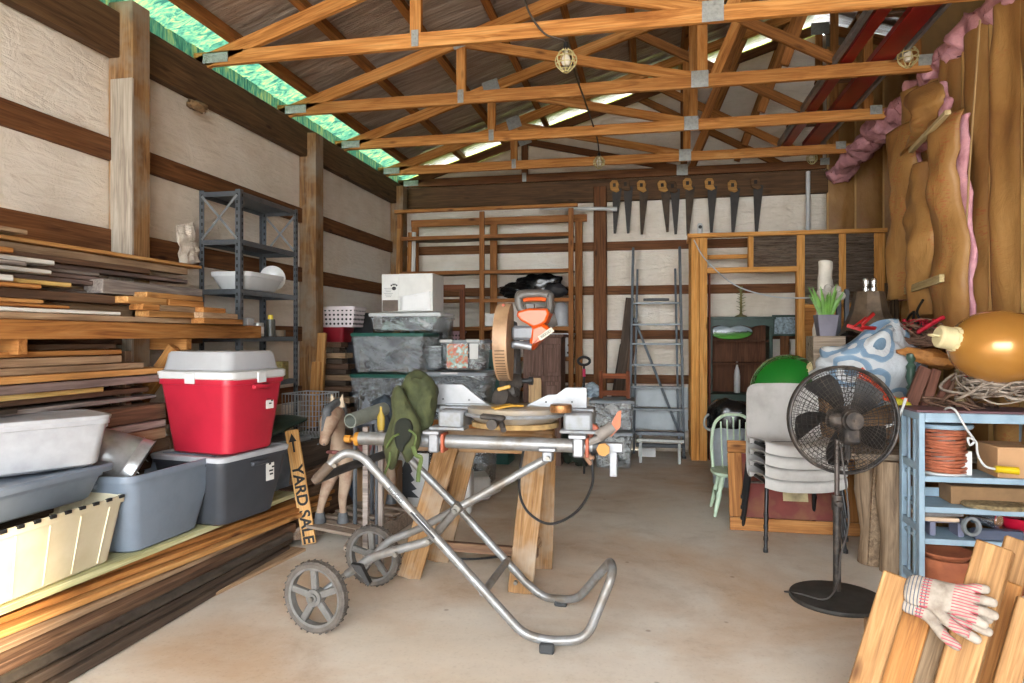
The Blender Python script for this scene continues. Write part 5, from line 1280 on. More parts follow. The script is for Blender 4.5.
# fences
Fy = SY+.09
def fence(pts, label):
    b = B(); q = [(sx_(u,Fy)-0, szv(v,Fy)) for u, v in pts]; b.prism(q, .016, Matrix.Translation((0,Fy,0)), bev=.002)
    f = obj('fence', b, mat('fence_aluminium', '#88898c', .4, .3, .1, 9, .05), t)
    return f
f1 = fence([(432,406),(432,385),(463,385),(488,405)], '')
f2 = fence([(528,404),(548,394),(557,394),(566,386.5),(587,386.5),(587,411),(566,409),(530,409)], '')
for f, uv in ((f1, ((443,399),(469,400))), (f2, ((546,402),(572,402)))):
    b = B()
    for u, v in uv: q = P(u,v,Fy-.01); b.cyl(q, q+Vector((0,.002,0)), .005, n=8)
    o = obj('screw_hole', b, BLACK, f); o['kind'] = 'stuff'
b = B(); b.prism([(sx_(446,Fy),szv(411,Fy)),(sx_(446,Fy),szv(404,Fy)),(sx_(488,Fy),szv(404,Fy)),(sx_(503,Fy),szv(413,Fy)),(sx_(440,Fy),szv(416,Fy))], .03, Matrix.Translation((0,Fy,0)), bev=.003)
b.prism([(sx_(516,Fy),szv(413,Fy)),(sx_(529,Fy),szv(404,Fy)),(sx_(566,Fy),szv(409,Fy)),(sx_(573,Fy),szv(416,Fy))], .03, Matrix.Translation((0,Fy,0)), bev=.003); obj('fence_base', b, CAST, t)
b = B(); q = P(561,408,3.25); b.lathe([(.0,0),(.05,0),(.052,.004),(.052,.034),(.048,.038),(0,.038)], c=(q.x, q.y, q.z-.02), n=20); tk = obj('tape_ring', b, mat('copper_tin', '#a87a50', .35, .7, .4, 30, .2)); tag(tk, 'small copper-coloured tin standing on the right end of the saw table', 'tin')
# arm and pivot behind
Ya = SY+.30
b = B(); b.loft([(P(512,410,Ya), (.035,.05)), (P(516,380,Ya+.05), (.03,.05)), (P(515,345,Ya+.02), (.03,.045)), (P(512,325,Ya-.05), (.03,.04))], 10); obj('pivot_arm', b, mat('dark_cast', '#4c4b4b', .5, .3, .2, 14, .2), t)
b = B(); b.cyl(P(503,382,Ya-.08), P(518,382,Ya-.02), .045, n=18); b.cyl(P(500,397,Ya-.12), P(514,402,Ya-.02), .055, .04, n=18); b.sph(P(510,392,Ya-.06), (.05,.05,.04), 14, 8, bumpy=.3); obj('pivot_knuckle', b, mat('grimy_black', '#3a3430', .7), t)
b = B(); b.cyl(P(521,381,Ya-.02), P(531,381,Ya-.02), .014, n=10); b.cyl(P(529,381,Ya-.02), P(533,381,Ya-.02), .022, n=8); obj('bevel_knob', b, BLACK, t)
b = B(); b.box(P(504,388,Ya-.16), (.07,.02,.02), rot=Euler((0,R(-15),0)).to_matrix(), bev=.004); obj('wood_scrap', b, mat('amber_insert', '#c09030', .5), t)
# blade guard: a tall curved housing seen edge-on
gx = sx_(505,SY+.12); gz = szv(342,SY+.12); gy = SY+.16
GU = mat('dusty_guard', '#96785a', .5, .1, .2, 9, .2, c2='#7a5e44')
b = B(); n_ = 22; R0, hw = .205, .036
def gprof(a):
    return Vector((gx+.015*math.sin(a)*0, gy-R0*.85*math.cos(a), gz+R0*math.sin(a)))
st_ = []
for i in range(n_+1):
    a = -PI*.5+PI*i/n_; 
    st_.append((Vector((gx-.012*math.cos(a*1.0)+.02*(i/n_)*0, gy-R0*.9*math.cos(a), gz+R0*math.sin(a))), 1))
# half-moon shell: front rim band with side plates
pts = [( -R0*.9*math.cos(-PI/2+PI*i/n_), R0*math.sin(-PI/2+PI*i/n_)) for i in range(n_+1)]
pl = pts+[(.03, R0*.8), (.03, -R0*.55)]
Mg = Matrix.Translation((gx, gy, gz)) @ Matrix.Rotation(PI/2, 4, 'Z') 
b.prism([(x, z) for x, z in pl], hw*2, Mg @ Matrix.Rotation(0,4,'Z'), bev=.014)
g_ = obj('blade_guard', b, GU, t)
b = B()
for k in range(14):
    a = -PI*.42+k*.085; p_ = Vector((gx, gy-R0*.9*math.cos(a)-.001, gz+R0*math.sin(a))); b.box(p_, (.05,.004,.005), rot=Euler((-(a),0,0)).to_matrix())
o = obj('vent_slot', b, mat('slot_brown', '#5f4a36', .8), g_); o['kind'] = 'stuff'
b = B(); b.cyl((gx, gy-.07, gz+R0*.93), (gx, gy-.085, gz+R0*.93), .008, n=8); obj('guard_bolt', b, RD, g_)
b = B(); b.lathe([(0,-.002),(.152,-.002),(.152,.002),(0,.002)], c=(gx+.004, gy+.01, gz-.005), rot=Euler((0,PI/2,0)).to_matrix(), n=48); obj('blade', b, mat('dark_blade', '#45403c', .5), t)
# gearcase and motor
ORG = mat('orange_plastic', '#bd4a0c', .35, 0, .08, 6, .02); DG = mat('motor_grey', '#54504c', .5, 0, .15, 10)
Ym = SY+.10
b = B(); b.box(((sx_(513,Ym)+sx_(535,Ym))/2, Ym+.04, szv(333,Ym)), (sx_(535,Ym)-sx_(511,Ym), .13, .075), bev=.014); b.box(((sx_(513,Ym)+sx_(528,Ym))/2, Ym+.02, szv(345,Ym)), (.10,.07,.04), bev=.01); obj('gear_case', b, mat('gear_grey', '#6c6e72', .5, .2, .12, 10), t)
b = B(); b.cyl(P(515,344,Ym-.02), P(532,347,Ym-.02), .018, n=12); obj('depth_bar', b, ALU, t)
def opoly(pts, d, y, m, name, bev=.012, par=None):
    b = B(); b.prism([(sx_(u,y), szv(v,y,u)) for u, v in pts], d, Matrix.Translation((0,y,0)), bev=bev); return obj(name, b, m, par or t)
mo = opoly([(520,312),(531,309),(549,309),(551,314),(548,322),(544,325),(536,328),(523,321),(519,316)], .15, Ym+.03, ORG, 'motor_housing', .010)
opoly([(533,327),(544,323),(553,330),(541,341),(533,350),(531,346)], .13, Ym+.03, ORG, 'motor_end', .016, mo)
b = B(); b.cyl(P(542,322,Ym+.12), P(555,318,Ym+.14), .05, .042, n=18); obj('motor_cap', b, DG, mo)
b = B(); M = Matrix.Translation(P(546,334,Ym-.045)) @ Matrix.Rotation(R(-35), 4, 'Y'); b.box((0,0,0), (.085,.004,.026)); l_ = obj('rating_label', b, mat('label_grey', '#b9b3a0', .5), mo, M)
text_obj('RIDGID', .018, mat('print_black', '#26262a', .7), M @ Matrix.Translation((0,-.003,0)) @ Matrix.Rotation(PI/2,4,'X'), l_)
# D-handle: a ring
rp = [(519,296),(522,294),(540,293.5),(549,295),(550,300),(550,309),(545,311),(527,312),(521,309),(519,303)]
b = B(); b.tube([P(u,v,Ym+.03) for u, v in rp], .022, 10, closed=True, sub=4); hd = obj('trigger_handle', b, DG, t)
b = B(); b.tube([P(u,v-1,Ym+.005) for u, v in ((520,298),(523,296),(540,295),(548,297))], .02, 10, sub=4); b.tube([P(u,v,Ym+.0) for u, v in ((549,297),(550,304),(549,310))], .017, 8, sub=3); obj('soft_grip', b, DG, hd)
b = B(); b.tube([P(u,v,Ym-.005) for u, v in ((524,301),(527,299.5),(541,299),(546,300))], .010, 8, sub=3); obj('orange_inlay', b, ORG, hd)
opoly([(525,303),(535,304),(535,309),(527,309)], .03, Ym+.02, DG, 'trigger', .004, hd)
# cord of the saw
b = B(); b.tube([P(592,452,3.28), P(592,462,3.26), P(592,485,3.28), P(580,508,3.32), P(562,521,3.38), P(545,523,3.42), P(528,512,3.45), P(520,495,3.48), P(520,472,3.5), P(524,448,3.5)], .007, 7, sub=6)
tag(obj('power_cord', b, BLACK), 'black power cord hanging in a loop under the saw beam, right side', 'cord')
b = B(); b.tube([G(432,548,.01), G(440,556,.008), G(470,559,.008), G(505,556,.008), G(532,553,.008)], .007, 6, sub=5); q = G(536,553,.012); b.cyl(q, q+Vector((.06,.01,.0)), .014, n=8)
tag(obj('power_cord', b, BLACK), 'black power cord lying on the concrete between the sawhorse legs', 'cord')

# ================================================================ sawhorse behind the stand
t = thing('sawhorse', 'wooden sawhorse of rough studs standing behind the saw stand', 'sawhorse', G(470,570))
zh_ = .80
tl, tr_ = Vector((-1.22, 3.88, zh_)), Vector((-.66, 3.88, zh_))
board('top_beam', tl+Vector((-.14,0,0)), tr_+Vector((.12,0,0)), .09, .14, W_leg, t, up=(0,0,1))
for top, foot in ((Vector((-1.14,3.82,zh_+.02)), G(409,578)), (Vector((-1.06,3.94,zh_+.02)), G(425,566)+Vector((.05,.1,0))), (Vector((-.63,3.80,zh_+.02)), G(520,593)), (Vector((-.60,3.94,zh_+.02)), G(541,568))):
    board('leg', foot+Vector((0,0,.0)), top, .135, .04, W_leg, t, up=(.15,-1,0), bev=.004)
board('lower_rail', P(440,545,3.80), P(538,553,3.76), .04, .05, W_brown, t)
board('side_rail', P(517,571,3.72), P(540,541,4.02), .02, .06, W_tan, t)
b = B(); b.box((-.95, 3.9, zh_+.085), (.75,.2,.02), bev=.003); tag(obj('plywood_offcut', b, W_orange), 'orange-brown plywood strip lying on the sawhorse top behind the silver beam', 'board')

# ================================================================ green canvas bag draped over the beam
CAN = mat('olive_canvas', '#3d4124', .9, 0, .25, 14, .7, 30, c2='#2c321c'); STRAP = mat('lime_strap', '#465426', .8, 0, .1, 20, .3)
t = thing('canvas_bag', 'olive green canvas bag draped over the left end of the silver beam', 'bag', P(412,440,3.25))
b = B()
def bagpt(a, c):
    # a around, c from bottom mouth to top fold
    cx_ = 407+8*c; halfw = 20-2*math.sin(c*3)+6*math.sin(c*2.5+1)
    u = cx_+math.cos(a*2*PI)*halfw; v = 463-92*c+(6*math.sin(c*7))*0
    y = 3.30-.03+math.sin(a*2*PI)*.10*(1-.3*c)
    p_ = P(u, v, y); n_ = noise.noise(Vector((math.cos(a*2*PI)*1.5, math.sin(a*2*PI)*1.5, c*4)))*.03+noise.noise(Vector((math.cos(a*2*PI)*4, math.sin(a*2*PI)*4, c*7)))*.012
    return p_+Vector((n_, n_, n_*.5))
outer = [(385,440),(389,428),(392,412),(391,396),(396,386),(404,378),(413,370),(422,371),(434,381),(436,396),(433,415),(431,432),(426,442),(417,452),(409,458),(398,468),(390,466),(386,455)]
# folded upper body
def blob(out, y0, dy, seed, m, name, n=10, amp=.06):
    cx_ = sum(p[0] for p in out)/len(out); cy_ = sum(p[1] for p in out)/len(out)
    op = smooth_path([Vector((u, v, 0)) for u, v in out], 4, True); N = len(op); b = B(); 
    def layer(f, y): return [b.bm.verts.new(P(cx_+(p.x-cx_)*f, cy_+(p.y-cy_)*f, y)+Vector((0, noise.noise(Vector((p.x*.06*f, p.y*.06*f, seed)))*amp*(1 if 0 < f else 1), 0))) for p in op]
    lay = []
    for k in range(n+1):
        th = -PI/2+PI*k/n; f = max(.05, math.cos(th)**.55 if abs(math.cos(th)) > 1e-6 else .05); lay.append(layer(f, y0+dy*math.sin(th)))
    for p, q in zip(lay, lay[1:]):
        for i in range(N): b.bm.faces.new((p[i], p[(i+1)%N], q[(i+1)%N], q[i]))
    b.bm.faces.new(lay[0]); b.bm.faces.new(lay[-1]); return obj(name, b, m, t, ang=1.3)
blob([(404,378),(413,370),(422,371),(434,380),(437,398),(434,420),(428,434),(412,440),(404,425),(400,400)], 3.36, .09, 3, CAN, 'body')
# hood-like mouth: shell of revolution opened at the front
def shell(a, c):
    k = a*2*PI
    ring = [((405,452),(18,16)), ((404,440),(20,18)), ((401,420),(15,22)), ((398,402),(8,14)), ((397,388),(5,4))]
    return None
mo_out = [(386,462),(384,445),(387,432),(391,420),(398,414),(408,413),(416,416),(419,428),(419,445),(413,458),(407,464),(404,455),(401,466),(394,470)]
hood = [(386,460),(384,444),(388,428),(392,414),(391,398),(394,388),(399,385),(404,390),(409,402),(416,413),(421,425),(420,444),(414,456),(406,463),(400,452),(395,468),(389,469)]
blob(hood, 3.24, .06, 7, CAN, 'flap', amp=.02)
blob([(396,446),(394,430),(397,421),(403,418),(410,420),(413,428),(411,438),(405,446),(402,452)], 3.178, .02, 9, mat('bag_mouth_shade', '#171a12', .95), 'shaded_opening', amp=.004)  # dark lump on the flap, the mouth's inner shade put into its colour
for pth in ([(413,446),(416,455),(421,458),(419,470),(418,482)], [(390,452),(389,462),(386,470),(381,484)]):
    pp = smooth_path([P(u,v,3.15) for u, v in pth], 5); b = B(); b.loft([(p_, (.011 if pth[0][0] > 400 else .006,.003)) for p_ in pp], 6); obj('strap', b, STRAP, t)
b = B(); b.tube([P(386,448,3.16), P(392,438,3.155), P(399,434,3.15)],   .006, 6); b.tube([P(409,430,3.155), P(416,436,3.15), P(414,447,3.15)], .006, 6); obj('strap_loop', b, STRAP, t)
# grey plastic pipe, grey pyramid, yellow bottle, hat behind stand
t = thing('drain_pipe', 'short grey-green plastic pipe lying at a slant beside the green bag', 'pipe', P(366,418,3.8))
b = B(); a, c = P(350,421,3.75), P(384,409,4.1); ax_ = (c-a).normalized(); rot = ax_.to_track_quat('Z','Y').to_matrix(); L = (c-a).length
b.lathe([(.036,0),(.043,0),(.043,L),(.036,L),(.036,0)], c=a, rot=rot, n=24); obj('body', b, mat('grey_green_pvc', '#7b8078', .5, 0, .1, 10), t)
b = B(); q = P(366,420,3.9); b.box((q.x, q.y, q.z/2-.02), (.035,.03,q.z-.04), bev=.003); tag(obj('wooden_stake', b, W_grey), 'upright wooden stake under the grey-green pipe', 'stake')
b = B(); a = P(366,395,4.4); base = [P(355,425,4.35), P(377,424,4.35), P(372,424,4.6)]
vs = [b.bm.verts.new(p_) for p_ in [a]+base]; [b.bm.faces.new([vs[i] for i in f]) for f in ((0,1,2),(0,2,3),(0,3,1),(1,3,2))]
for p_ in base: b.cyl((p_.x, p_.y, 0), p_, .015, n=6)
tag(obj('pyramid_stand', b, STEEL, smooth=False), 'slim grey metal pyramid pointing up behind the pipe end', 'metal stand')
b = B(); q = P(381,430,3.85); tag(board('wooden_stake', (q.x, q.y, 0), (q.x, q.y, q.z), .03, .03, W_grey, up=(0,-1,0)), 'thin grey stake carrying the yellow bottle beside the canvas bag', 'stake'); b.lathe([(0,0),(.02,0),(.024,.03),(.024,.08),(.009,.11),(.008,.14),(0,.14)], c=(q.x,q.y,q.z), n=16, sy=.6); 
tag(obj('yellow_spray_can', b, mat('bottle_yellow', '#9c8228', .5)), 'small yellow bottle on a stick just left of the green canvas bag', 'bottle')

# ================================================================ rocking horse
hx, hy = -2.07, 4.52
HW = mat('worn_horse_wood', '#9c8672', .75, 0, .2, 8, .4, 30, c2='#75503c'); HD = mat('horse_grey_paint', '#55575a', .7, 0, .25, 12, .2)
t = thing('rocking_horse', 'worn carved wooden rocking horse with a grey mane, facing the camera', 'rocking horse', (hx, hy, 0))
H0 = G(320,519,.16); H1 = G(343,519,.16); H2 = G(368,499,.16); H3 = G(391,500,.16)
fc = (H0+H1)/2; rc = (H2+H3)/2; fw = (fc-rc).normalized()   # forward (towards the head)
S_ = Vector((-fw.y, fw.x, 0)).normalized(); S_ = S_ if (H1-H0).dot(S_) > 0 else -S_
sh = fc-fw*.07+S_*.02+Vector((0,0,.40)); rump = rc+Vector((0,0,.40))
nose = P(323,447,3.96); brow = P(330,417,4.12); poll = P(337,410,4.24)
V_ = []; E_ = []; RAD = []
def sk(p_, r_, par=None): V_.append(Vector(p_)); RAD.append(r_); (E_.append((par, len(V_)-1)) if par is not None else None); return len(V_)-1
i0 = sk((sh+rump)/2, (.085,.085)); i1 = sk(sh, (.078,.08), i0); i2 = sk(rump, (.085,.09), i0)
n1 = sk(sh+fw*.03+Vector((0,0,.13)), (.045,.055), i1); n2 = sk((sh+fw*.03+Vector((0,0,.13))).lerp(poll,.5)+fw*-.02, (.042,.052), n1); n3 = sk(poll+Vector((0,0,-.01)), (.052,.055), n2)
h1 = sk(brow+Vector((0,0,-.01)), (.070,.062), n3); hm = sk(brow.lerp(nose,.35), (.056,.054), h1); h2 = sk(brow.lerp(nose,.72), (.032,.036), hm); h3 = sk(nose+Vector((0,0,.015)), (.036,.034), h2)
for s_, hoof, body, bend in ((-1,H0,i1,.03),(1,H1,i1,.03),(-1,H2,i2,-.05),(1,H3,i2,-.05)):
    top = (sh if body == i1 else rump)+S_*(.06*s_)+Vector((0,0,-.08)); a1 = sk(top, (.05,.06), body)
    knee = top.lerp(hoof, .55)+fw*bend; a2 = sk(knee, (.030,.032), a1); a3 = sk(hoof+Vector((0,0,.06)), (.022,.024), a2); a4 = sk(hoof+Vector((0,0,.0)), (.032,.036), a3)
me = bpy.data.meshes.new('horse'); org = Vector((fc.x, fc.y, 0)); me.from_pydata([v-org for v in V_], E_, [])
o = bpy.data.objects.new('body', me); COL.objects.link(o); mk = o.modifiers.new('skin', 'SKIN')
for i, r_ in enumerate(RAD): me.skin_vertices[0].data[i].radius = r_
me.skin_vertices[0].data[0].use_root = True; mk.use_smooth_shade = True
sb = o.modifiers.new('sub', 'SUBSURF'); sb.levels = 2; sb.render_levels = 2
dg = bpy.context.evaluated_depsgraph_get(); me2 = bpy.data.meshes.new_from_object(o.evaluated_get(dg)); o.modifiers.clear(); o.data = me2; me2.materials.clear(); me2.materials.append(HW)
for p_ in me2.polygons: p_.use_smooth = True
_place(o, t, Matrix.Translation(org))
for s_ in (-1, 1):
    p0 = poll+S_*(.035*s_)+Vector((0,0,.02)); b = B(); b.loft([(p0, (.024,.014)), (p0+Vector((0,0,.035)), (.02,.012)), (p0+S_*(.008*s_)+Vector((0,0,.085)), (.002,.002))], 8); obj('ear', b, mat('horse_cream', '#b5a38c', .7, 0, .1, 12), t)
    b = B(); b.sph(brow.lerp(nose,.12)+S_*(.042*s_), (.010,.010,.010), 10, 6); obj('eye', b, BLACK, t)
    b = B(); b.sph(nose+S_*(.022*s_)+fw*.02+Vector((0,0,.02)), (.005,.005,.006), 8, 5); obj('nostril', b, HD, t)
b = B(); b.loft([(brow+fw*.035+Vector((0,0,.05)), (.022,.02)), (brow+fw*.055+Vector((0,0,.0)), (.020,.016)), (brow.lerp(nose,.45)+fw*.05, (.008,.008))], 8); obj('forelock', b, HD, t)
b = B(); mp_ = smooth_path([brow+fw*.02+Vector((0,0,.0)), brow+fw*.03+Vector((0,0,.045)), poll-fw*.02+Vector((0,0,.05)), poll-fw*.07+Vector((0,0,-.02)), sh-fw*.0+Vector((0,0,.25)), sh-fw*.04+Vector((0,0,.12))], 4)
b.loft([(p_, (.022+.012*abs(math.sin(i*1.1)), .028)) for i, p_ in enumerate(mp_)], 10); obj('mane', b, HD, t)
b = B(); b.tube([rump-fw*.10+Vector((0,0,.04)), rump-fw*.17+Vector((0,0,-.05)), rump-fw*.16+Vector((0,0,-.25)), rump-fw*.13+Vector((0,0,-.35))], .03, 8); obj('tail', b, HD, t)
b = B(); b.sph((sh+rump)/2+Vector((0,0,.06)), (.125,.14,.08), 18, 10); obj('saddle', b, mat('faded_red_saddle', '#8d5350', .7, 0, .3, 10, .2), t)
b = B(); b.loft([(sh+fw*.05+S_*(-.068)+Vector((0,0,.05)), .010),(sh+fw*.085+Vector((0,0,.06)), .014),(sh+fw*.05+S_*.068+Vector((0,0,.05)), .012)], 8); obj('breast_strap', b, mat('faded_red_saddle', '#8d5350', .7), t)
for hf in (H0, H1, H2, H3): b = B(); b.cyl(hf+Vector((0,0,-.025)), hf+Vector((0,0,.045)), .042, .03, n=12); obj('hoof', b, HD, t)
RK = wood('rocker_wood', '#75665a', '#98887a', '#ab9b8b', knots=False)
def rocker(a, c):
    a, c = Vector(a), Vector(c); d = c-a; L = d.length; rz_ = math.atan2(d.y, d.x); M = Matrix.Translation((a.x,a.y,0)) @ Matrix.Rotation(rz_, 4, 'Z'); b = B()
    up_, lo_ = [], []
    for i in range(25):
        f = i/24; x = f*L; z = .045*(2*f-1)**2
        lo_.append((x, z+.0)); top = .118 if .08 < f < .92 else z+.03+(.088-z)*math.sin(min(f,1-f)/.08*PI/2)
        top -= .014*(1-math.cos(f*8*PI)) if .25 < f < .75 else 0
        up_.append((x, min(top, .12)))
    b.prism(lo_+list(reversed(up_)), .03, M, bev=.004); obj('rocker', b, RK, t)
w2 = .17
A0 = G(293,538,.06); A1 = G(345,549,.06); dirr = -fw*.98
rocker((A0.x, A0.y), (A0.x+dirr.x, A0.y+dirr.y)); rocker((A1.x, A1.y), (A1.x+dirr.x, A1.y+dirr.y))
for f in (.12, .22, .36, .50, .64, .78):
    board('rocker_slat', Vector((A0.x,A0.y,.125))+dirr*f, Vector((A1.x,A1.y,.125))+dirr*f, .085 if f in (.12,.22,.64) else .05, .022, RK, t)

# yard sale sign
t0 = P(291.5,430,4.30); b0 = P(307,528,4.24); dd = (b0-t0).normalized(); bt = t0+dd*((t0.z-.01)/abs(dd.z))
sg = board('yard_sale_sign', bt, t0, .095, .018, wood('sign_pine', '#a5743e', '#c2935a', '#cfa670', knots=False), up=(.1,-1,.1)); tag(sg, 'narrow wooden stake sign reading YARD SALE with an arrow, leaning by the rocking horse', 'sign')
L_ = (t0-bt).length; Ms = WM[sg]
BK = mat('marker_black', '#1a1a1c', .7)
text_obj('YARD SALE', .105, BK, Ms @ Matrix.Translation((-L_*.155, 0, .0105)) @ Matrix.Rotation(PI, 4, 'Z'), sg, bold=.003)
b = B(); b.box((.03,0,.0), (.09,.014,.001)); b.prism([(-.028,-.028),(.028,-.028),(0,.03)], .001, Matrix(((0,0,1,.085),(1,0,0,0),(0,1,0,0),(0,0,0,1))))
obj('painted_arrow', b, BK, sg, Ms @ Matrix.Translation((L_*.36-.03, 0, .0105)), smooth=False)
# clutter of dark things between bins and the horse
bag('dark_clothing', 'dark navy bundle on the floor behind the YARD SALE sign', (-2.42, 5.15, 0), (.22,.26,.30), mat('navy_cloth', '#27303c', .9), 41, .4, 'cloth')
b = B(); b.box((0,0,.19), (.32,.42,.38), bev=.008)
tag(obj('low_cardboard_box', b, mat('brown_card', '#8a6a48', .8, 0, .1, 8), None, TR(-2.12, 5.15, 0, R(14))), 'brown cardboard box on the floor just behind the rocking horse', 'box')
bag('grey_backpack', 'grey-blue soft bag slumped behind the rocking horse head', (-2.38, 5.75, 0), (.28,.22,.40), mat('grey_blue_cloth', '#4b5560', .9, 0, .25, 8, .4), 43, .35, 'bag')
# ================================================================ RIGHT SIDE
# trash can with black bag
q = G(734,487)
t = thing('rubbish_bin', 'pale grey dustbin lined with a crumpled black bag, left of the green ball', 'bin', (q.x, q.y, 0)); M = TR(q.x, q.y+.1, 0); hb = P(734,412,q.y).z
b = B(); b.lathe([(0,0),(.17,0),(.18,.01),(.21,hb-.02),(.225,hb-.01),(.225,hb+.01),(.205,hb+.01),(.17,.02),(0,.02)], n=30); obj('body', b, mat('bin_grey', '#a9b2ba', .45, 0, .08, 6), t, M)
b = B()
b.lathe([(.222,hb-.16),(.232,hb-.05),(.236,hb+.02),(.21,hb+.06),(.15,hb+.10),(.06,hb+.085),(0,hb+.09)], n=40)
for v in b.bm.verts: v.co += Vector((noise.noise(v.co*9), noise.noise(v.co*9+Vector((5,0,0))), noise.noise(v.co*7+Vector((0,5,0)))))*.045
obj('liner_bag', b, BAGM, t, M, ang=1.0)
for s_ in (-1,):
    b = B(); b.tube([(s_*.21,-.08,hb-.02),(s_*.26,-.1,hb-.06),(s_*.265,-.1,hb-.14),(s_*.21,-.09,hb-.18)], .012, 8); obj('handle', b, GALV, t, M)

# mint windsor chair
q = G(716,517)
MINT = mat('mint_paint', '#b9cdb4', .5, 0, .08, 8, .05)
cx, cy = q.x+.17, q.y+.17; zs_ = P(730,470,cy).z; zt_ = P(737,416,cy+.1).z
t = thing('windsor_chair', 'pale mint green hoop-back chair behind the leaning wooden panel', 'chair', (cx, cy, 0))
b = B(); rloft(b, [(.36,.34,zs_-.03,.12),(.39,.37,zs_-.015,.13),(.38,.36,zs_,.13),(.30,.28,zs_-.008,.1)], TR(cx, cy, 0)); obj('seat', b, MINT, t)
for sx, sy in ((-1,-1),(1,-1),(-1,1),(1,1)):
    p0 = Vector((cx+sx*.18, cy+sy*.17, .0)); p1 = Vector((cx+sx*.11, cy+sy*.10, zs_-.02)); b = B()
    b.loft([(p0, .011),(p0.lerp(p1,.2), .016),(p0.lerp(p1,.55), .021),(p0.lerp(p1,.62), .015),(p0.lerp(p1,.7), .021),(p1, .015)], 10); obj('leg', b, MINT, t)
for s_ in (-1, 1): b = B(); b.cyl((cx+s_*.155,cy-.15,.14), (cx+s_*.155,cy+.15,.14), .010, n=8); obj('stretcher', b, MINT, t)
hoop = [(cx-.165,cy+.13,zs_-.01),(cx-.175,cy+.16,zs_+.18),(cx-.15,cy+.185,zt_-.08),(cx-.08,cy+.195,zt_-.01),(cx,cy+.2,zt_),(cx+.08,cy+.195,zt_-.01),(cx+.15,cy+.185,zt_-.08),(cx+.175,cy+.16,zs_+.18),(cx+.165,cy+.13,zs_-.01)]
b = B(); b.tube(hoop, .013, 8); obj('hoop', b, MINT, t)
for k in range(5):
    x = cx-.10+.05*k; b = B(); b.cyl((x*.9+cx*.1, cy+.135, zs_-.01), (x, cy+.192, zt_-.02-.02*abs(k-2)), .0065, n=7); obj('spindle', b, MINT, t)

# big flat framed wooden panel leaning on its long side
Yp = 5.17; a, c = G(729,528), P(868,445,Yp)
t = thing('framed_panel', 'framed brown wooden panel with a dull red field, leaning behind the grey chairs', 'panel', (a.x, Yp, 0)); x0, x1, zt_ = P(730,0,Yp).x, P(862,0,Yp).x, P(760,445,Yp).z
PW = wood('panel_wood', '#7c4d26', '#a26d3a', '#b5814c', var=.1)
def lean(x, z): return (x, Yp+.20*z/zt_, z)
board('frame_rail', lean(x0,.045), lean(x1,.045), .09, .025, PW, t, up=(0,-1,.3)); board('frame_rail', lean(x0,zt_-.045), lean(x1,zt_-.045), .09, .025, PW, t, up=(0,-1,.3))
for x in (x0+.05, x1-.05): board('frame_stile', lean(x,.09), lean(x,zt_-.09), .10, .025, PW, t, up=(0,-1,.3))
b = B(); M = Matrix.Translation(((x0+x1)/2, Yp+.105, zt_/2)) @ Matrix.Rotation(-math.atan(.2/zt_), 4, 'X'); b.box((0,.006,0), (x1-x0-.16,.008,zt_-.16)); obj('red_field', b, mat('dull_red_field', '#6b2a22', .7, 0, .3, 6, .1, c2='#7b5030'), t, M)
b = B(); b.box((.02,-.003,-.02), (.17,.003,.17)); obj('old_label', b, mat('cream_label', '#b9a880', .7, 0, .2, 12), t, M)
b = B(); b.cyl((-.30,-.012,.02), (-.10,-.012,.02), .009, n=8); obj('rod_handle', b, BOLT, t, M)

# stacked grey chairs -----------------------------------------------------------
def shell_chair(label, x, y, z, rz, first):
    t = thing('stacking_chair', label, 'chair', (x, y, z), rz, 'stacked grey plastic chairs'); M = TR(x, y, z, rz)
    SH = mat('grey_shell', '#b3b0ac', .5, 0, .06, 5, .05, c2='#9c9893'); FR = mat('black_frame', '#18181a', .4, .2, .1, 20)
    # profile runs from the seat front, back and up the backrest; faces +y, seen from behind
    prof = [(.245,.385),(.25,.41),(.243,.442),(.19,.452),(.05,.44),(-.08,.425),(-.15,.43),(-.195,.47),(-.215,.54),(-.225,.62),(-.235,.72),(-.245,.80),(-.25,.83)]
    pp = smooth_path([Vector((0,y_,z_)) for y_, z_ in prof], 3); n = len(pp)-1
    def fn(a, c):
        i = min(n, int(round(c*n))); p = pp[i]; s_ = (a-.5)*2; w = .262-.02*max(0,(c-.5))*1.6
        if c > .84: w *= 1-.30*((c-.84)/.16)**2.5
        lift = .035*abs(s_)**3; up = Vector((0,0,1)) if c < .42 else Vector((0,1,0))
        return Vector((s_*w, p.y, p.z))+up*lift*(1 if c < .42 else 1)
    b = B(); b.grid(fn, 16, n, thick=.007); obj('shell', b, SH, t, M, ang=1.2)
    if first: zf0 = 0
    for s_ in (-1, 1):
        b = B(); b.tube(corner_path([Vector((s_*.255,-.27,0)), Vector((s_*.225,-.20,.40)), Vector((s_*.22,-.16,.43)), Vector((s_*.22,.16,.43)), Vector((s_*.255,.24,0))], .05, 5), .0125, 10, sub=1); obj('leg_frame', b, FR, t, M)
        b = B(); b.cyl((s_*.255,-.27,-.004),(s_*.255,-.27,.02), .016, n=10); obj('foot_cap', b, BLACK, t, M)
        b = B(); b.cyl((s_*.255,.24,-.004),(s_*.255,.24,.02), .016, n=10); obj('foot_cap', b, BLACK, t, M)
    b = B(); b.cyl((-.22,-.10,.425),(.22,-.10,.425), .01, n=8); obj('crossbar', b, FR, t, M)
    b = B(); b.cyl((-.22,.12,.43),(.22,.12,.43), .01, n=8); obj('crossbar', b, FR, t, M)
    return t
qa = G(757,551); rzc = PI+R(9)
lab = ['lowest grey plastic chair of the stack beside the fan', 'second grey chair from the bottom of the stack beside the fan', 'second grey chair from the top of the stack beside the fan', 'topmost grey plastic chair of the stack, its whole back in view']
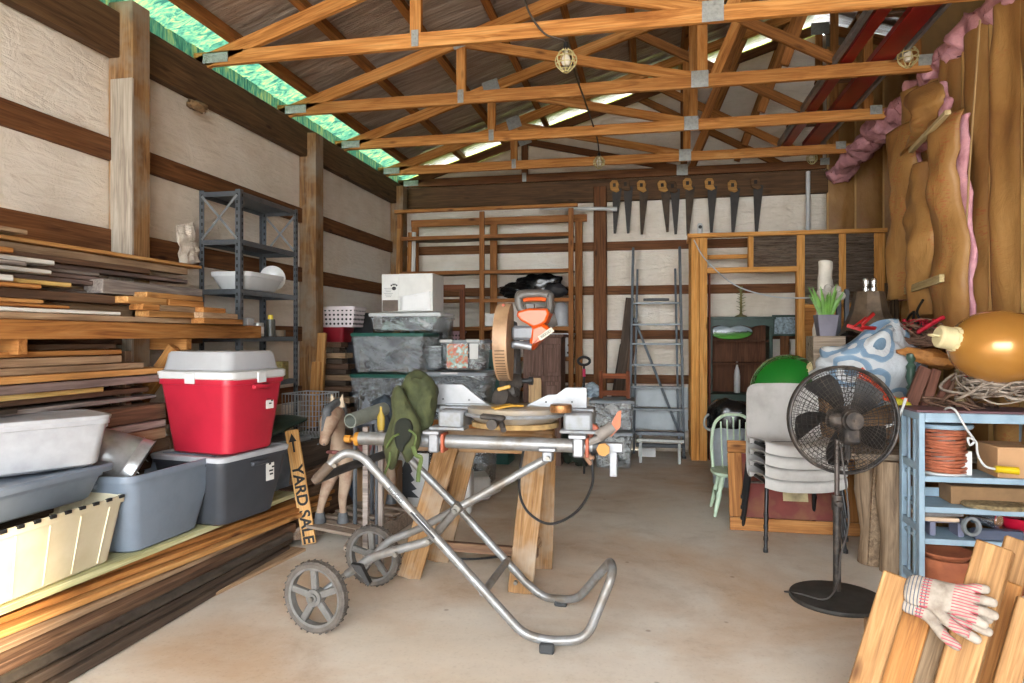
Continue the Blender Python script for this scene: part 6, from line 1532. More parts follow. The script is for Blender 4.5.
for i in range(4):
    shell_chair(lab[i], qa.x+.265, qa.y+.26-.006*i, .005+.078*i, rzc, i == 0)

# huge ornaments ------------------------------------------------------------------
t = thing('giant_ornament', 'huge shiny green ball ornament resting on things behind the grey chairs', 'ornament', P(788,405,5.2))
qb = P(788,390,5.55); rr_ = 35.5/683*5.35
b = B(); b.sph(qb, (rr_,rr_,rr_*.98), 40, 24); obj('ball', b, mat('green_gloss', '#1f7a2a', .12, .25, .03, 3, coat=.5), t)
rot = (P(822,368,5.35)-qb).normalized().to_track_quat('Z','Y').to_matrix()
b = B(); b.lathe([(.0,rr_*.97),(.075,rr_*.97),(.075,rr_+.06),(.06,rr_+.07),(0,rr_+.07)], c=qb, rot=rot, n=20)
for k in range(10): a = 2*PI*k/10; b.box(qb+rot @ Vector((.078*math.cos(a), .078*math.sin(a), rr_+.005)), (.03,.006,.03), rot=rot @ Euler((0,0,a+PI/2)).to_matrix())
CRM = mat('cream_cap', '#d3c69a', .5, 0, .08, 12); obj('crown_cap', b, CRM, t)
t = thing('giant_ornament', 'huge shiny gold ball ornament on the heap at the right edge', 'ornament', P(1000,365,4.2))
qg = P(999,347,4.14); rg = .245
b = B(); b.sph(qg, (rg,rg,rg*.82), 44, 26); obj('ball', b, mat('gold_gloss', '#b9823c', .24, .3, .06, 4, coat=.4), t)
rot = (P(948,338,4.10)-qg).normalized().to_track_quat('Z','Y').to_matrix()
b = B(); b.lathe([(.0,rg*.93),(.062,rg*.93),(.062,rg+.075),(.05,rg+.085),(0,rg+.085)], c=qg, rot=rot, n=20)
for k in range(9): a = 2*PI*k/9; b.box(qg+rot @ Vector((.064*math.cos(a), .064*math.sin(a), rg*.95)), (.028,.006,.035), rot=rot @ Euler((0,0,a+PI/2)).to_matrix())
obj('crown_cap', b, CRM, t)
b = B(); b.tube([qg+rot @ Vector((.028*math.cos(a), 0, rg+.10+.028*math.sin(a))) for a in [2*PI*k/10 for k in range(10)]], .006, 6, closed=True, sub=2); obj('hanging_loop', b, CRM, t)

# rough table with the heap ---------------------------------------------------------
ZTB = .70
t = thing('rough_table', 'rough weathered plank table carrying the heap of decorations', 'table', (1.5, 5.1, 0))
WT = wood('weathered_plank', '#6a5c4e', '#8f8070', '#a59583', var=.15)
for k in range(5): board('plank', (1.16, 4.56+.25*k, ZTB-.02), (1.95, 4.56+.25*k, ZTB-.02), .235, .035, WT, t)
LGW = wood('log_leg', '#5c4b3c', '#85705a', '#9c866e', axis='z', var=.1)
for (u, v), r_ in (((892,572),.068), ((868,563),.06)):
    q = G(u, v); b = B(); b.loft([(Vector((q.x,q.y,0)), (r_*1.1,r_)), (Vector((q.x+.01,q.y,.2)), (r_,r_*.9)), (Vector((q.x-.01,q.y+.02,.45)), (r_*1.15,r_)), (Vector((q.x,q.y+.02,ZTB-.04)), (r_*1.1,r_*1.1))], 14)
    for v_ in b.bm.verts: v_.co += Vector((noise.noise(v_.co*8), noise.noise(v_.co*8+Vector((3,3,3))), 0))*.02
    obj('log_leg', b, LGW, t, ang=1)
for x, y in ((1.25,5.6),(1.88,5.6)): board('rear_leg', (x,y,0), (x,y,ZTB-.04), .1, .1, WT, t, up=(1,0,0))
# heavy boards leaning by the log legs
tag(board('leaning_board', (G(878,565).x-.02, G(878,565).y-.03, 0), (G(878,565).x+.02, G(878,565).y-.02, .64), .10, .03, LGW, up=(0,-1,0)), 'weathered split board standing against the log legs of the rough table', 'board')
# boxes that carry the heap
def plainbox(c, s_, m, label, rz=0, name='cardboard_box', cat='box'):
    x, y, z = c; return carton(x-s_[0]/2, x+s_[0]/2, y-s_[1]/2, y+s_[1]/2, z, z+s_[2], m, label, name=name, rz=rz)
CARD = mat('brown_card', '#8a6a48', .8, 0, .1, 8); CARD2 = mat('tan_card', '#b98f66', .75, 0, .06, 6)
plainbox((1.42,5.38,ZTB), (.44,.55,.38), CARD, 'dark cardboard box under the blue and white quilt on the rough table')
plainbox((1.78,4.95,ZTB), (.36,.42,.20), CARD, 'cardboard box beneath the tangle of vines on the rough table')
plainbox((1.72,5.5,ZTB), (.14,.5,.44), CARD, 'narrow cardboard box behind the vines at the wall side of the rough table')
plainbox((1.06,5.62,0), (.36,.40,.74), CARD, 'cardboard box standing behind the framed panel, under the green ball')
# quilt bag
def m_quilt():
    m, nt, b, out = _new('quilt_print'); mp = _coords(nt, (1,1,1), False); n = _noise(nt, mp, 3, 2)
    va = nt.nodes.new('ShaderNodeVectorMath'); va.operation = 'MULTIPLY_ADD'; va.inputs[1].default_value = (.12,.12,.12)
    nt.links.new(n.outputs['Color'], va.inputs[0]); nt.links.new(mp.outputs[0], va.inputs[2])
    v = nt.nodes.new('ShaderNodeTexVoronoi'); v.inputs['Scale'].default_value = 4.6; v.inputs['Randomness'].default_value = .7; nt.links.new(va.outputs[0], v.inputs['Vector'])
    r = _ramp(nt, v.outputs['Distance'], [(0, col('#5f7689')), (.18, col('#5f7689')), (.20, col('#b9bcbe')), (.38, col('#b9bcbe')), (.40, col('#7089a0')), (.53, col('#7f96a8')), (.56, col('#b4b8bc'))])
    r.color_ramp.interpolation = 'CONSTANT'; nt.links.new(r.outputs[0], b.inputs['Base Color']); b.inputs['Roughness'].default_value = .85
    n2 = _noise(nt, mp, 7, 5, .6, 1.0); _bump(nt, b, n2.outputs['Fac'], .6, .03); return m
b = B(); 
def quilt(a, c):
    k = a*2*PI; z = c; x = .34*math.cos(k)*math.sin(PI*(.08+.84*c))**.5; y = .22*math.sin(k)*math.sin(PI*(.08+.84*c))**.5
    p_ = Vector((x, y, .46*z)); nz = noise.noise(Vector((x*3.2, y*4, z*2.5)))*.10+abs(noise.noise(Vector((x*7, y*7, z*5+3))))*.07
    return Vector((x, y, .46*z))+Vector((x, y, .12)).normalized()*nz+Vector((0,0,.10*math.sin(x*9)*(z > .5)*z))
b.grid(quilt, 56, 26, wrap=True)
lo_ = [v for v in b.bm.verts if v.co.z < .02]
qq = P(868,410,4.95)
tag(obj('quilt_bundle', b, m_quilt(), None, TR(qq.x, 5.0, .94, R(4)), ang=1.4), 'crumpled quilt with blue and white rings heaped behind the fan', 'quilt')
# black bag with a red ribbon, dark hood, planter...
bag('black_bag', 'crumpled black rubbish bag tied with a red ribbon, below the bronze lampshade', (P(868,350,5.3).x, 5.45, 1.10), (.19,.15,.16), BAGM, 51, .35)
b = B(); q = P(862,325,5.15)
for k, (dx, dz, r_) in enumerate(((-.06,-.02,.3),(.05,.04,-.75),(.05,-.02,.05),(-.03,.02,-.5))): b.box(q+Vector((dx*.7,-.01*k,dz)), (.12,.012,.026), rot=Euler((.3*k,r_,.2*k)).to_matrix(), bev=.003)
tag(obj('red_ribbon', b, mat('red_ribbon', '#b01c1c', .4)), 'bright red plastic ribbon bow in front of the bronze lampshade', 'ribbon')
t = thing('bronze_lampshade', 'large dark bronze flared lampshade standing behind the black bag', 'lampshade', P(869,340,5.75)); YL_ = 5.75
qs = P(869,345,YL_); zh2 = P(869,293,YL_).z-qs.z; rb = (P(907,0,YL_).x-P(831,0,YL_).x)/2
b = B(); b.lathe([(rb,0),(rb*.97,.02),(rb*.72,zh2*.30),(rb*.50,zh2*.65),(rb*.40,zh2),(rb*.37,zh2),(rb*.47,zh2*.65),(rb*.7,zh2*.28),(rb*.94,.02),(rb,0)], c=qs, n=8, rot=Euler((0,0,R(22.5))).to_matrix()); obj('shade', b, mat('dark_bronze', '#6a5948', .45, .35, .25, 10, .2), t, smooth=False)
b = B(); b.lathe([(0,zh2-.005),(rb*.39,zh2-.005),(rb*.39,zh2+.01),(0,zh2+.01)], c=qs, n=8, rot=Euler((0,0,R(22.5))).to_matrix()); obj('top_plate', b, mat('dark_bronze', '#4a3c30', .4), t)
for dx in (-.03, .03):
    b = B(); b.lathe([(0,0),(.022,0),(.022,.03),(.016,.035),(.022,.08),(.018,.10),(0,.10)], c=(qs.x+dx, YL_-.02, qs.z+zh2+.01), n=12); obj('socket', b, mat('chrome', '#d9dadb', .15, .95, .03, 8), t)
plainbox((qs.x, YL_+.05, .0), (.56,.4,qs.z-.002), CARD, 'tall cardboard box hidden behind the heap, carrying the bronze lampshade')
# planter with green leaves
q = P(826,336,5.4)
t = thing('potted_plant', 'grey square planter with bright green grass leaves behind the green ball', 'plant', q); hp = P(826,315,5.4).z-q.z
b = B(); rloft(b, [(.11,.11,0,.008),(.15,.15,hp,.008),(.14,.14,hp,.008),(.13,.13,hp-.02,.008)], TR(*q)); obj('pot', b, mat('lead_grey', '#676470', .6), t)
b = B(); rr2 = random.Random(3)
for k in range(18):
    a = k*2.4; l_ = .15+.09*rr2.random(); base = Vector((q.x+.03*math.cos(a), q.y+.03*math.sin(a), q.z+hp-.02)); tip = base+Vector((.09*math.cos(a), .06*math.sin(a), l_)); b.loft([(base, (.012,.003)), (base.lerp(tip,.5)+Vector((0,0,.02)), (.013,.003)), (tip, (.002,.001))], 6)
o = obj('foliage', b, mat('leaf_green', '#5c8a34', .5, 0, .2, 20), t); o['kind'] = 'stuff'
plainbox((q.x, 5.42, 0), (.22,.24,q.z), WT, 'weathered grey wooden post box under the square planter', name='wooden_block', cat='block')
# white log leaning
b = B(); pts = [P(816,395,5.9), P(820,350,5.95), P(824,300,6.0), P(825,262,6.05)]; pts[0].z = 0.0; pts[0].x -= .02
b.loft([(p_, (.062+.004*math.sin(i*.9), .055)) for i, p_ in enumerate(smooth_path(pts, 8))], 16)
for v_ in b.bm.verts: v_.co += Vector((noise.noise(v_.co*7), noise.noise(v_.co*7+Vector((4,0,0))), 0))*.03
tag(obj('wrapped_log', b, mat('white_bark', '#d3ccbf', .8, 0, .1, 6, .6), ang=1.2), 'tall whitish wrapped log leaning before the smoky panels, left of the planter', 'log')
b = B(); q2 = P(831,296,5.55)
for k in range(7): a = 2*PI*k/7; b.sph(q2+Vector((.06*math.cos(a), 0.01*k, .05*math.sin(a))), (.045,.012,.035), 10, 6, rot=Euler((0,-a,0)).to_matrix())
b.cyl(q2+Vector((0,.02,0)), (q2.x-.01, q2.y+.03, 1.0), .006, n=6)
tag(obj('dried_flower', b, mat('greyish_petal', '#a39c92', .8, 0, .2, 14)), 'dusty pale dried flower in front of the whitish log', 'flower')
# black chair posts
for u, l in ((838,'left'),(846,'right')):
    a = P(u,289,5.8); tag(board('black_post', (a.x, 5.82, 0), (a.x+.01, 5.82, a.z), .035, .03, mat('black_wood', '#2a2c32', .5), up=(0,-1,0)), l+' one of two black chair posts between the planter and the lampshade', 'post', 'black posts by the lampshade')
# corrugated brown panel by the wall
Yk = 6.05; x0, x1 = P(885,0,Yk).x, P(899,0,Yk).x
b = B(); zz0, zz1 = .0, P(890,283,Yk).z
b.grid(lambda a, c: Vector((x0+a*(x1-x0), Yk+.012*math.sin(a*6*PI), zz0+c*(zz1-zz0))), 36, 6, thick=.004)
tag(obj('corrugated_sheet', b, wood('rusty_sheet', '#3a2c22', '#5c4632', '#8a7454', axis='z', knots=False), ang=1), 'brown corrugated sheet standing upright beside the torn insulation', 'sheet')
# wrought iron scroll on the wall
t = thing('iron_scroll', 'black wrought-iron scroll work hanging below the torn insulation', 'wall ornament', PX(905,345,1.9)); IR = mat('wrought_iron', '#1c1a1a', .6, .3, .2, 20)
for (u0, v0), s_ in (((897,336),1),((908,334),-1),((916,326),1)):
    c0 = PX(u0, v0, 1.79); b = B()
    b.sph(c0, (.02,.03,.04), 12, 8); obj('iron_drop', b, IR, t)
for pts in ([(905,345),(903,330),(908,318),(914,312),(912,322),(906,328)], [(920,345),(922,325),(917,312),(923,300)], [(893,345),(896,330),(903,322)]):
    b = B(); b.tube([PX(u,v,1.80) for u, v in pts], .009, 6, sub=6); obj('iron_bar', b, IR, t)

# tangled vines -------------------------------------------------------------------------
def tangle(c, r, n, m, seed, name, label, thick=.006, flat=.6, group=None, berries=None):
    rr = random.Random(seed); b = B()
    for i in range(n):
        th = rr.random()*2*PI; tilt = (rr.random()-.5)*1.2; sc = .55+.5*rr.random(); pts = []
        Mr = Euler((tilt, (rr.random()-.5)*1.2, th)).to_matrix()
        for k in range(8):
            a = 2*PI*k/9*(.6+.6*rr.random()) if False else 2*PI*k/10
            p_ = Vector((math.cos(a)*r[0]*sc, math.sin(a)*r[1]*sc, (rr.random()-.5)*r[2]*.5)); p_ = Mr @ p_; p_ = Vector((p_.x, p_.y, p_.z*flat))
            p_ += Vector([(rr.random()-.5)*.06 for _ in range(3)]); p_.z = max(p_.z, -r[2]*.62)
            pts.append(Vector(c)+p_)
        b.tube(pts, thick*(.6+.7*rr.random()), 5, sub=4)
    o = obj(name, b, m, ang=1.5); tag(o, label, 'vines', group)
    if berries:
        b = B()
        for i in range(berries):
            a = rr.random()*2*PI; e = rr.random()*.9; q_ = Vector(c)+Vector((math.cos(a)*r[0]*e, math.sin(a)*r[1]*e-.02, r[2]*(.25+.5*rr.random()))); b.sph(q_, .008+.006*rr.random(), 6, 4)
        s_ = obj('red_berries', b, mat('berry_red', '#a5142a', .35, 0, .3, 30), o); s_['kind'] = 'stuff'
    return o
VG = mat('grey_vine', '#9a8d80', .8, 0, .25, 20, c2='#5a4a3e'); VB = mat('brown_vine', '#6e5140', .8, 0, .25, 20, c2='#3c2a20')
tangle(P(996,384,4.22), (.22,.18,.16), 46, VG, 3, 'vine_wreath', 'big tangled grey vine wreath below the gold ball, sprinkled with red beads', .007, berries=70)
tangle(P(925,335,5.1), (.26,.2,.14), 34, VB, 8, 'vine_wreath', 'tangle of brown twigs with red berries, left of the gold ball', .006, berries=90)
tangle(P(960,408,4.35), (.22,.10,.08), 20, VB, 12, 'twig_bundle', 'dark twigs poking out along the back edge of the blue shelf', .006)
b = B(); pts = [P(u,v,4.85) for u, v in ((917,333),(928,326),(938,320),(944,317))]; b.tube(pts, .014, 8)
tag(obj('red_stick', b, mat('berry_red', '#a5142a', .35)), 'glossy red stick slanting over the brown twigs', 'stick')
bag('magenta_cloth', 'magenta crumpled ribbon cloth among the brown twigs', P(958,338,4.95)+Vector((0,0,-.03)), (.10,.06,.05), mat('magenta', '#b01848', .5, 0, .2, 14), 61, .6, 'ribbon')
b = B(); b.sph((0,0,0), (.16,.07,.05), 20, 10, bumpy=.5, seed=4)
tag(obj('corn_husk', b, mat('tan_husk', '#b0783c', .7, 0, .25, 12, .5, c2='#7c4c22'), None, Matrix.Translation(P(932,358,4.7)) @ Euler((0,R(14),R(-20))).to_matrix().to_4x4()), 'golden brown dry husk bundle between the quilt and the vines', 'dried plant')
# wooden blocks and spindles
DKW = wood('dark_red_wood', '#452a20', '#6a4436', '#7d5548', knots=False)
for p_, q_, w_, l in (((908,408),(925,368),.07,'dark reddish board standing left among the heap over the blue shelf'),((924,408),(936,370),.05,'dark reddish board standing beside its wider neighbour above the blue shelf'),((935,404),(950,380),.04,'grey-brown thin lath leaning in the heap above the blue shelf')):
    tag(board('wooden_offcut', P(*p_, 4.42)+Vector((0,0,-.02)), P(*q_, 4.5), w_, .035, DKW, up=(0,-1,.2)), l, 'board', 'dark boards in the heap')
b = B(); b.tube([P(u,v,4.4) for u, v in ((935,409),(948,395),(955,378),(957,358),(954,348))], .012, 8); tag(obj('bent_branch', b, VB), 'brown bent branch curving up through the heap', 'branch')
def spindle(u, v0, v1, Y, m, label):
    a, c = P(u, v1, Y), P(u, v0, Y); L = c.z-a.z; b = B()
    b.lathe([(0,0),(.026,0),(.028,L*.1),(.034,L*.25),(.022,L*.42),(.030,L*.46),(.018,L*.5),(.032,L*.62),(.024,L*.72),(.030,L*.78),(.016,L*.84),(.028,L*.9),(.026,L*.97),(0,L)], c=a, n=14); return tag(obj('turned_spindle', b, m), label, 'spindle')
spindle(961, 368, 410, 4.35, mat('green_tan_paint', '#9c8460', .7, 0, .3, 8, c2='#5a6a54'), 'pale turned wooden spindle standing upright behind the blue shelf')
spindle(911, 352, 418, 4.7, mat('dark_green_glass', '#3f5a4c', .35, 0, .2, 10), 'dark green turned spindle beside the quilt')
# orange and yellow straps
ORC = mat('orange_cord', '#d0451c', .5, 0, .12, 20); rr3 = random.Random(5)
b = B()
for k in range(9):
    o_ = k*.006; b.tube([P(858+rr3.random()*6, 368+k*1.2, 4.55+o_), P(875, 378+k*1.6+rr3.random()*4, 4.5+o_), P(892, 392+k+rr3.random()*5, 4.45), P(906, 398+rr3.random()*8, 4.42), P(898+rr3.random()*8, 408+rr3.random()*4, 4.45)], .0075, 6, sub=5)
tag(obj('orange_cord', b, ORC), 'bundle of orange extension cord draped beside the fan guard', 'cord')
b = B(); q = P(902,404,4.4); b.box(q, (.10,.05,.05), rot=Euler((0,.4,.2)).to_matrix(), bev=.012); b.box(q+Vector((.05,-.01,-.05)), (.05,.04,.06), rot=Euler((0,-.3,.2)).to_matrix(), bev=.01)
tag(obj('yellow_plug', b, mat('lime_yellow', '#b9b028', .5, 0, .2, 12)), 'yellow-green plug block at the end of the orange cord', 'plug')
b = B(); b.tube([P(u,v,4.2) for u, v in ((880,428),(893,424),(900,414),(906,398))], .008, 6, sub=5); 
tag(obj('white_wire', b, WHITEP), 'loose white wire curling over the heap by the blue shelf', 'wire')

# ================================================================ pedestal fan
qf = G(837,600); M = TR(qf.x, qf.y, 0); FB = mat('fan_black', '#2a2726', .5, .2, .3, 18, .1, c2='#5a5048')
t = thing('pedestal_fan', 'large black pedestal fan seen from behind', 'fan', (qf.x, qf.y, 0))
b = B(); b.lathe([(0,0),(.235,0),(.24,.008),(.235,.022),(.10,.034),(.04,.05),(0,.05)], n=44); obj('base', b, mat('fan_base', '#35322f', .65, .1, .3, 14, .1, c2='#24221f'), t, M)
zc_ = P(847,421,qf.y).z
b = B(); b.cyl((0,0,.03),(0,0,.50), .020, n=16); b.cyl((0,0,.48),(0,0,.56), .027, n=16); obj('lower_pole', b, FB, t, M)
b = B(); b.cyl((0,0,.54),(0,0,zc_-.10), .013, n=14); obj('upper_pole', b, mat('fan_pole_light', '#5c5450', .35, .6, .15, 14), t, M)
b = B(); b.cyl((0,-.02,.52),(0,-.055,.52), .016, n=8); obj('height_knob', b, FB, t, M)
rf = 53.5/683*3.62
fw_ = Euler((R(-4), 0, R(8))).to_matrix()      # the fan blows away from the camera, turned a little
Mf = Matrix.Translation((qf.x+.045, qf.y+.06, zc_)) @ fw_.to_4x4()
b = B(); b.cyl((0,-.13,0),(0,-.02,0), .055, .075, n=24); b.cyl((0,-.15,0),(0,-.12,0), .045, .055, n=24); b.cyl((0,-.155,0),(0,-.15,0), .008, n=8); b.box((0,-.08,-.08), (.085,.10,.09), bev=.015); b.box((-.06,-.07,.0), (.10,.09,.075), bev=.02); obj('motor', b, FB, t, Mf)
b = B(); b.cyl((0,-.09,.05),(0,-.09,.085), .008, n=8); obj('oscillation_knob', b, FB, t, Mf)
b = B(); b.box((-.005,-.05,-.15), (.03,.03,.12), bev=.006); obj('neck', b, FB, t, Mf)
def guard(sgn, name):
    b = B(); dep = .085
    prof = lambda f: sgn*(dep*(1-f**2.6))-(.02 if sgn < 0 else -.02)
    rings = [.20,.28,.36,.44,.52,.60,.68,.76,.84,.91,.96]
    for f in rings:
        n_ = 40; pts = [Vector((rf*f*math.cos(2*PI*k/n_), prof(f), rf*f*math.sin(2*PI*k/n_))) for k in range(n_)]; b.loft([(p_, .0015) for p_ in pts+[pts[0]]], 4, cap=False)
    nw = 56
    for k in range(nw):
        a0 = 2*PI*k/nw; pts = []
        for j in range(8):
            f = .18+.82*j/7; a = a0+.16*(j/7)*sgn; pts.append(Vector((rf*f*math.cos(a), prof(f), rf*f*math.sin(a))))
        b.loft([(p_,   .0016) for p_ in pts], 4, cap=False)
    n_ = 60; pts = [Vector((rf*math.cos(2*PI*k/n_), sgn*-.002 if False else sgn*.02*1.0 - (0 if True else 0), rf*math.sin(2*PI*k/n_))) for k in range(n_)]; b.loft([(p_, .007) for p_ in pts+[pts[0]]], 8, cap=False)
    b.cyl((0,prof(0)-.004,0),(0,prof(0)+.004,0), rf*.19, n=30)
    return obj(name, b, FB, t, Mf, smooth=True)
guard(-1, 'rear_guard'); guard(1, 'front_guard')
b = B(); b.lathe([(rf*1.005,-.022),(rf*1.03,-.02),(rf*1.03,.02),(rf*1.005,.022),(rf*1.005,-.022)], rot=Euler((PI/2,0,0)).to_matrix(), n=60); obj('rim_band', b, FB, t, Mf)
for k in range(5):
    a0 = 2*PI*k/5+.5
    def blade(s_, q_):
        r_ = rf*(.17+.72*s_); wdt = .36+.30*math.sin(PI*s_*.8); a = a0+(q_-.5)*wdt*1.0+.35*s_; return Vector((r_*math.cos(a), .02+(q_-.5)*.07, r_*math.sin(a)))
    b = B(); b.grid(blade, 8, 6, thick=.003); obj('blade', b, mat('fan_blade', '#201e1d', .5, .1, .3, 12), t, Mf)
b = B(); b.cyl((0,-.01,0),(0,.05,0), rf*.19, n=24); obj('blade_hub', b, FB, t, Mf)
b = B(); b.tube([Vector((qf.x+.01,qf.y-.03,zc_-.12)), Vector((qf.x+.05,qf.y-.03,.45)), Vector((qf.x+.01,qf.y-.035,.25)), Vector((qf.x+.0,qf.y-.03,.12)), Vector((qf.x-.08,qf.y-.12,.045)), Vector((qf.x-.19,qf.y-.03,.03)), Vector((qf.x-.255,qf.y+.05,.008))], .005, 6, sub=6); obj('power_cord', b, mat('cord_grey', '#4a4644', .6), t)

# ================================================================ blue shelf
BL_ = mat('powder_blue_paint', '#8fa6b6', .5, 0, .08, 7, .1, c2='#7c94a6')
Y0s, Y1s = 4.06, 4.36; xa = P(919,0,Y0s).x; xb = xa+.62
zt_ = P(922,413,Y0s).z
t = thing('blue_shelf_unit', 'powder blue wooden shelf unit with slatted ends at the right edge', 'shelving', ((xa+xb)/2, (Y0s+Y1s)/2, 0))
for x in (xa, xb):
    for y in (Y0s+.02, Y1s-.02): board('post', (x+.015, y, 0), (x+.015, y, zt_), .042, .03, BL_, t, up=(1,0,0))
    for z in (.06, zt_*.36, zt_*.70, zt_-.02): board('end_rail', (x+.015, Y0s+.04, z), (x+.015, Y1s-.04, z), .045, .022, BL_, t, up=(1,0,0))
    for k in (1, 2): board('end_slat', (x+.015, Y0s+.02+(Y1s-Y0s-.04)*k/3, .06), (x+.015, Y0s+.02+(Y1s-Y0s-.04)*k/3, zt_-.03), .022, .014, BL_, t, up=(1,0,0))
def shz(v): return P(960, v, Y0s).z
levels_ = [shz(478), shz(509), shz(541)]
for z, th in zip(levels_, (.022,.02,.022)):
    b = B(); b.box(((xa+xb)/2+.015, (Y0s+Y1s)/2, z-.011), (xb-xa, Y1s-Y0s-.02, th), bev=.002); obj('shelf_board', b, BL_, t)
    board('front_rail', (xa+.03, Y0s+.01, z-.012), (xb, Y0s+.01, z-.012), .032, .016, BL_, t, up=(0,-1,0))
b = B(); b.box(((xa+xb)/2+.015, Y1s-.02, levels_[1]+.03), (xb-xa, .014, .05)); obj('back_rail', b, BL_, t)
board('front_rail', (xa+.03, Y0s+.01, zt_-.025), (xb, Y0s+.01, zt_-.025), .05, .02, BL_, t, up=(0,-1,0))
b = B(); b.box(((xa+xb)/2+.015, (Y0s+Y1s)/2+.02, zt_+.005), (xb-xa+.03, Y1s-Y0s-.02, .014), bev=.002); obj('top_board', b, mat('plum_board', '#6a4a50', .6, 0, .2, 8), t)
# wire spool
q = P(943,455,4.2); zb2 = levels_[0]; rs = .115
t = thing('wire_spool', 'spool of copper-red cable under a pale blue disc on the blue unit', 'spool', (q.x, 4.2, zb2)); M = TR(q.x, 4.20, zb2); hs_ = P(943,417,4.2).z-zb2-.045
b = B(); b.lathe([(0,0),(rs*.97,0),(rs*.97,.012),(rs*.5,.014),(rs*.5,hs_-.01),(0,hs_-.01)], n=30); obj('core', b, WHITEP, t, M)
b = B(); b.lathe([(0,hs_-.01),(rs*1.22,hs_-.01),(rs*1.27,hs_+.002),(rs*1.22,hs_+.012),(0,hs_+.014)], n=36); obj('top_disc', b, BL_, t, M)
b = B()
for k in range(13): z = .02+k*(hs_-.045)/12; rr_2 = rs*(.9+.05*math.sin(k*2.3)); n_ = 30; pts = [Vector((rr_2*math.cos(2*PI*j/n_), rr_2*math.sin(2*PI*j/n_), z+.004*math.sin(j*.4+k))) for j in range(n_)]; b.loft([(p_, .009) for p_ in pts+[pts[0]]], 6, cap=False)
o = obj('cable_windings', b, mat('copper_red_cable', '#b0684c', .45, .15, .2, 20, c2='#8a4c38'), t, M)
b = B(); b.box((0,0,.06), (.05,.004,.14)); tag(obj('barcode_card', b, PAPER, None, TR(P(966,0,4.16).x, 4.15, zb2)), 'white barcode card standing behind the cable spool', 'card')
plainbox((P(1003,0,4.2).x+.08, 4.22, levels_[0]), (.30,.24,.165), CARD2, 'light brown cardboard box on the top shelf of the blue unit')
# white lead with yellow plug
b = B(); b.tube([P(u,v,y) for u, v, y in ((940,414,4.2),(948,408,4.08),(956,411,4.02),(966,428,4.0),(974,440,4.0),(970,445,3.99),(968,438,3.98),(976,442,3.99),(978,455,3.99),(985,466,3.99),(995,469,3.99))], .006, 6, sub=5)
o = obj('white_lead', b, WHITEP); tag(o, 'white lead with a knot and a yellow plug hanging over the blue shelf', 'cord')
b = B(); a_, c_ = P(995,469,3.99), P(1018,471,3.99); b.cyl(a_, c_, .018, .020, n=12); obj('yellow_plug', b, mat('plug_yellow', '#d3b318', .4), o)
# middle shelf content
b = B(); b.box((0,0,.05), (.42,.16,.10), bev=.004); tag(obj('shallow_box', b, CARD, None, TR(P(965,0,4.22).x+.12, 4.25, levels_[1])), 'dark brown shallow box on the middle shelf of the blue unit', 'box')
b = B(); b.lathe([(.05,0),(.17,.004),(.175,.018),(.165,.026),(.05,.03),(0,.03)], n=28, sy=.6); tag(obj('coiled_mat', b, mat('straw', '#8c7a58', .9, 0, .3, 40, .4), None, TR(P(990,0,4.12).x+.04, 4.13, levels_[1])), 'flat straw coil lying on the middle shelf of the blue unit', 'mat')
z3 = levels_[2]
def bx2(u0, u1, z0, z1, y0, y1, m, name, label, cat, rot=0, bev=.004):
    x0, x1 = P(u0,0,y0).x, P(u1,0,y0).x; b = B(); b.box((0,0,0), (x1-x0, y1-y0, z1-z0), bev=bev); return tag(obj(name, b, m, None, Matrix.Translation(((x0+x1)/2,(y0+y1)/2,(z0+z1)/2)) @ Matrix.Rotation(rot, 4, 'Y')), label, cat)
LIL = mat('lilac_grey_plastic', '#77788e', .5, 0, .1, 10); 
bx2(924,964, z3+.115, z3+.145, 4.10, 4.3, mat('grey_sandpaper', '#6e6a68', .9, 0, .15, 40), 'sanding_pad', 'dark grey flat pad lying over the lower shelf of the blue unit', 'pad', R(-3))
bx2(924,960, z3+.090, z3+.112, 4.09, 4.28, mat('beige_wood', '#c8ae94', .7), 'wooden_block', 'thin beige wooden block under the grey pad on the blue unit', 'block')
b = B()
for x in (.0, .14): b.box((x,0,.045), (.03,.12,.09), bev=.003)
b.box((.07,0,.08), (.20,.12,.016), bev=.003)
tag(obj('plastic_bracket', b, LIL, None, TR(P(930,0,4.18).x, 4.2, z3+.0)), 'lilac-grey plastic bracket on the lower shelf of the blue unit', 'bracket')
b = B(); b.lathe([(.036,-.012),(.050,-.012),(.052,0),(.050,.012),(.036,.012),(.036,-.012)], rot=Euler((R(82),0,R(15))).to_matrix(), c=(P(972,0,4.05).x, 4.06, P(972,527,4.05).z), n=28)
tag(obj('grey_ring', b, mat('ring_grey', '#7c8286', .5)), 'grey plastic ring standing on edge on the lower shelf of the blue unit', 'ring')
b = B(); q = P(992,519,4.15); b.cyl((q.x-.06,4.22,q.z-.0), (q.x+.02,4.12,q.z), .042, .046, n=18); b.cyl((q.x+.018,4.122,q.z), (q.x+.022,4.115,q.z), .028, n=14)
tag(obj('steel_fitting', b, mat('chrome', '#d9dadb', .15)), 'shiny metal pipe fitting behind the grey ring', 'pipe fitting')
bx2(975,1024, z3+.005, z3+.06, 4.08, 4.13, mat('slate_blue_bar', '#4a5266', .5, 0, .1, 10), 'level_bar', 'slate blue plastic bar lying along the lower shelf of the blue unit', 'bar')
b = B(); q = P(1012,525,4.2); b.lathe([(0,0),(.05,0),(.11,.05),(.12,.09),(.112,.09),(.1,.05),(.04,.012),(0,.012)], c=(q.x+.05, 4.24, z3+.02), n=28)
tag(obj('red_bowl', b, mat('crimson_bowl', '#a8142e', .3)), 'crimson bowl on the lower shelf of the blue unit', 'bowl')
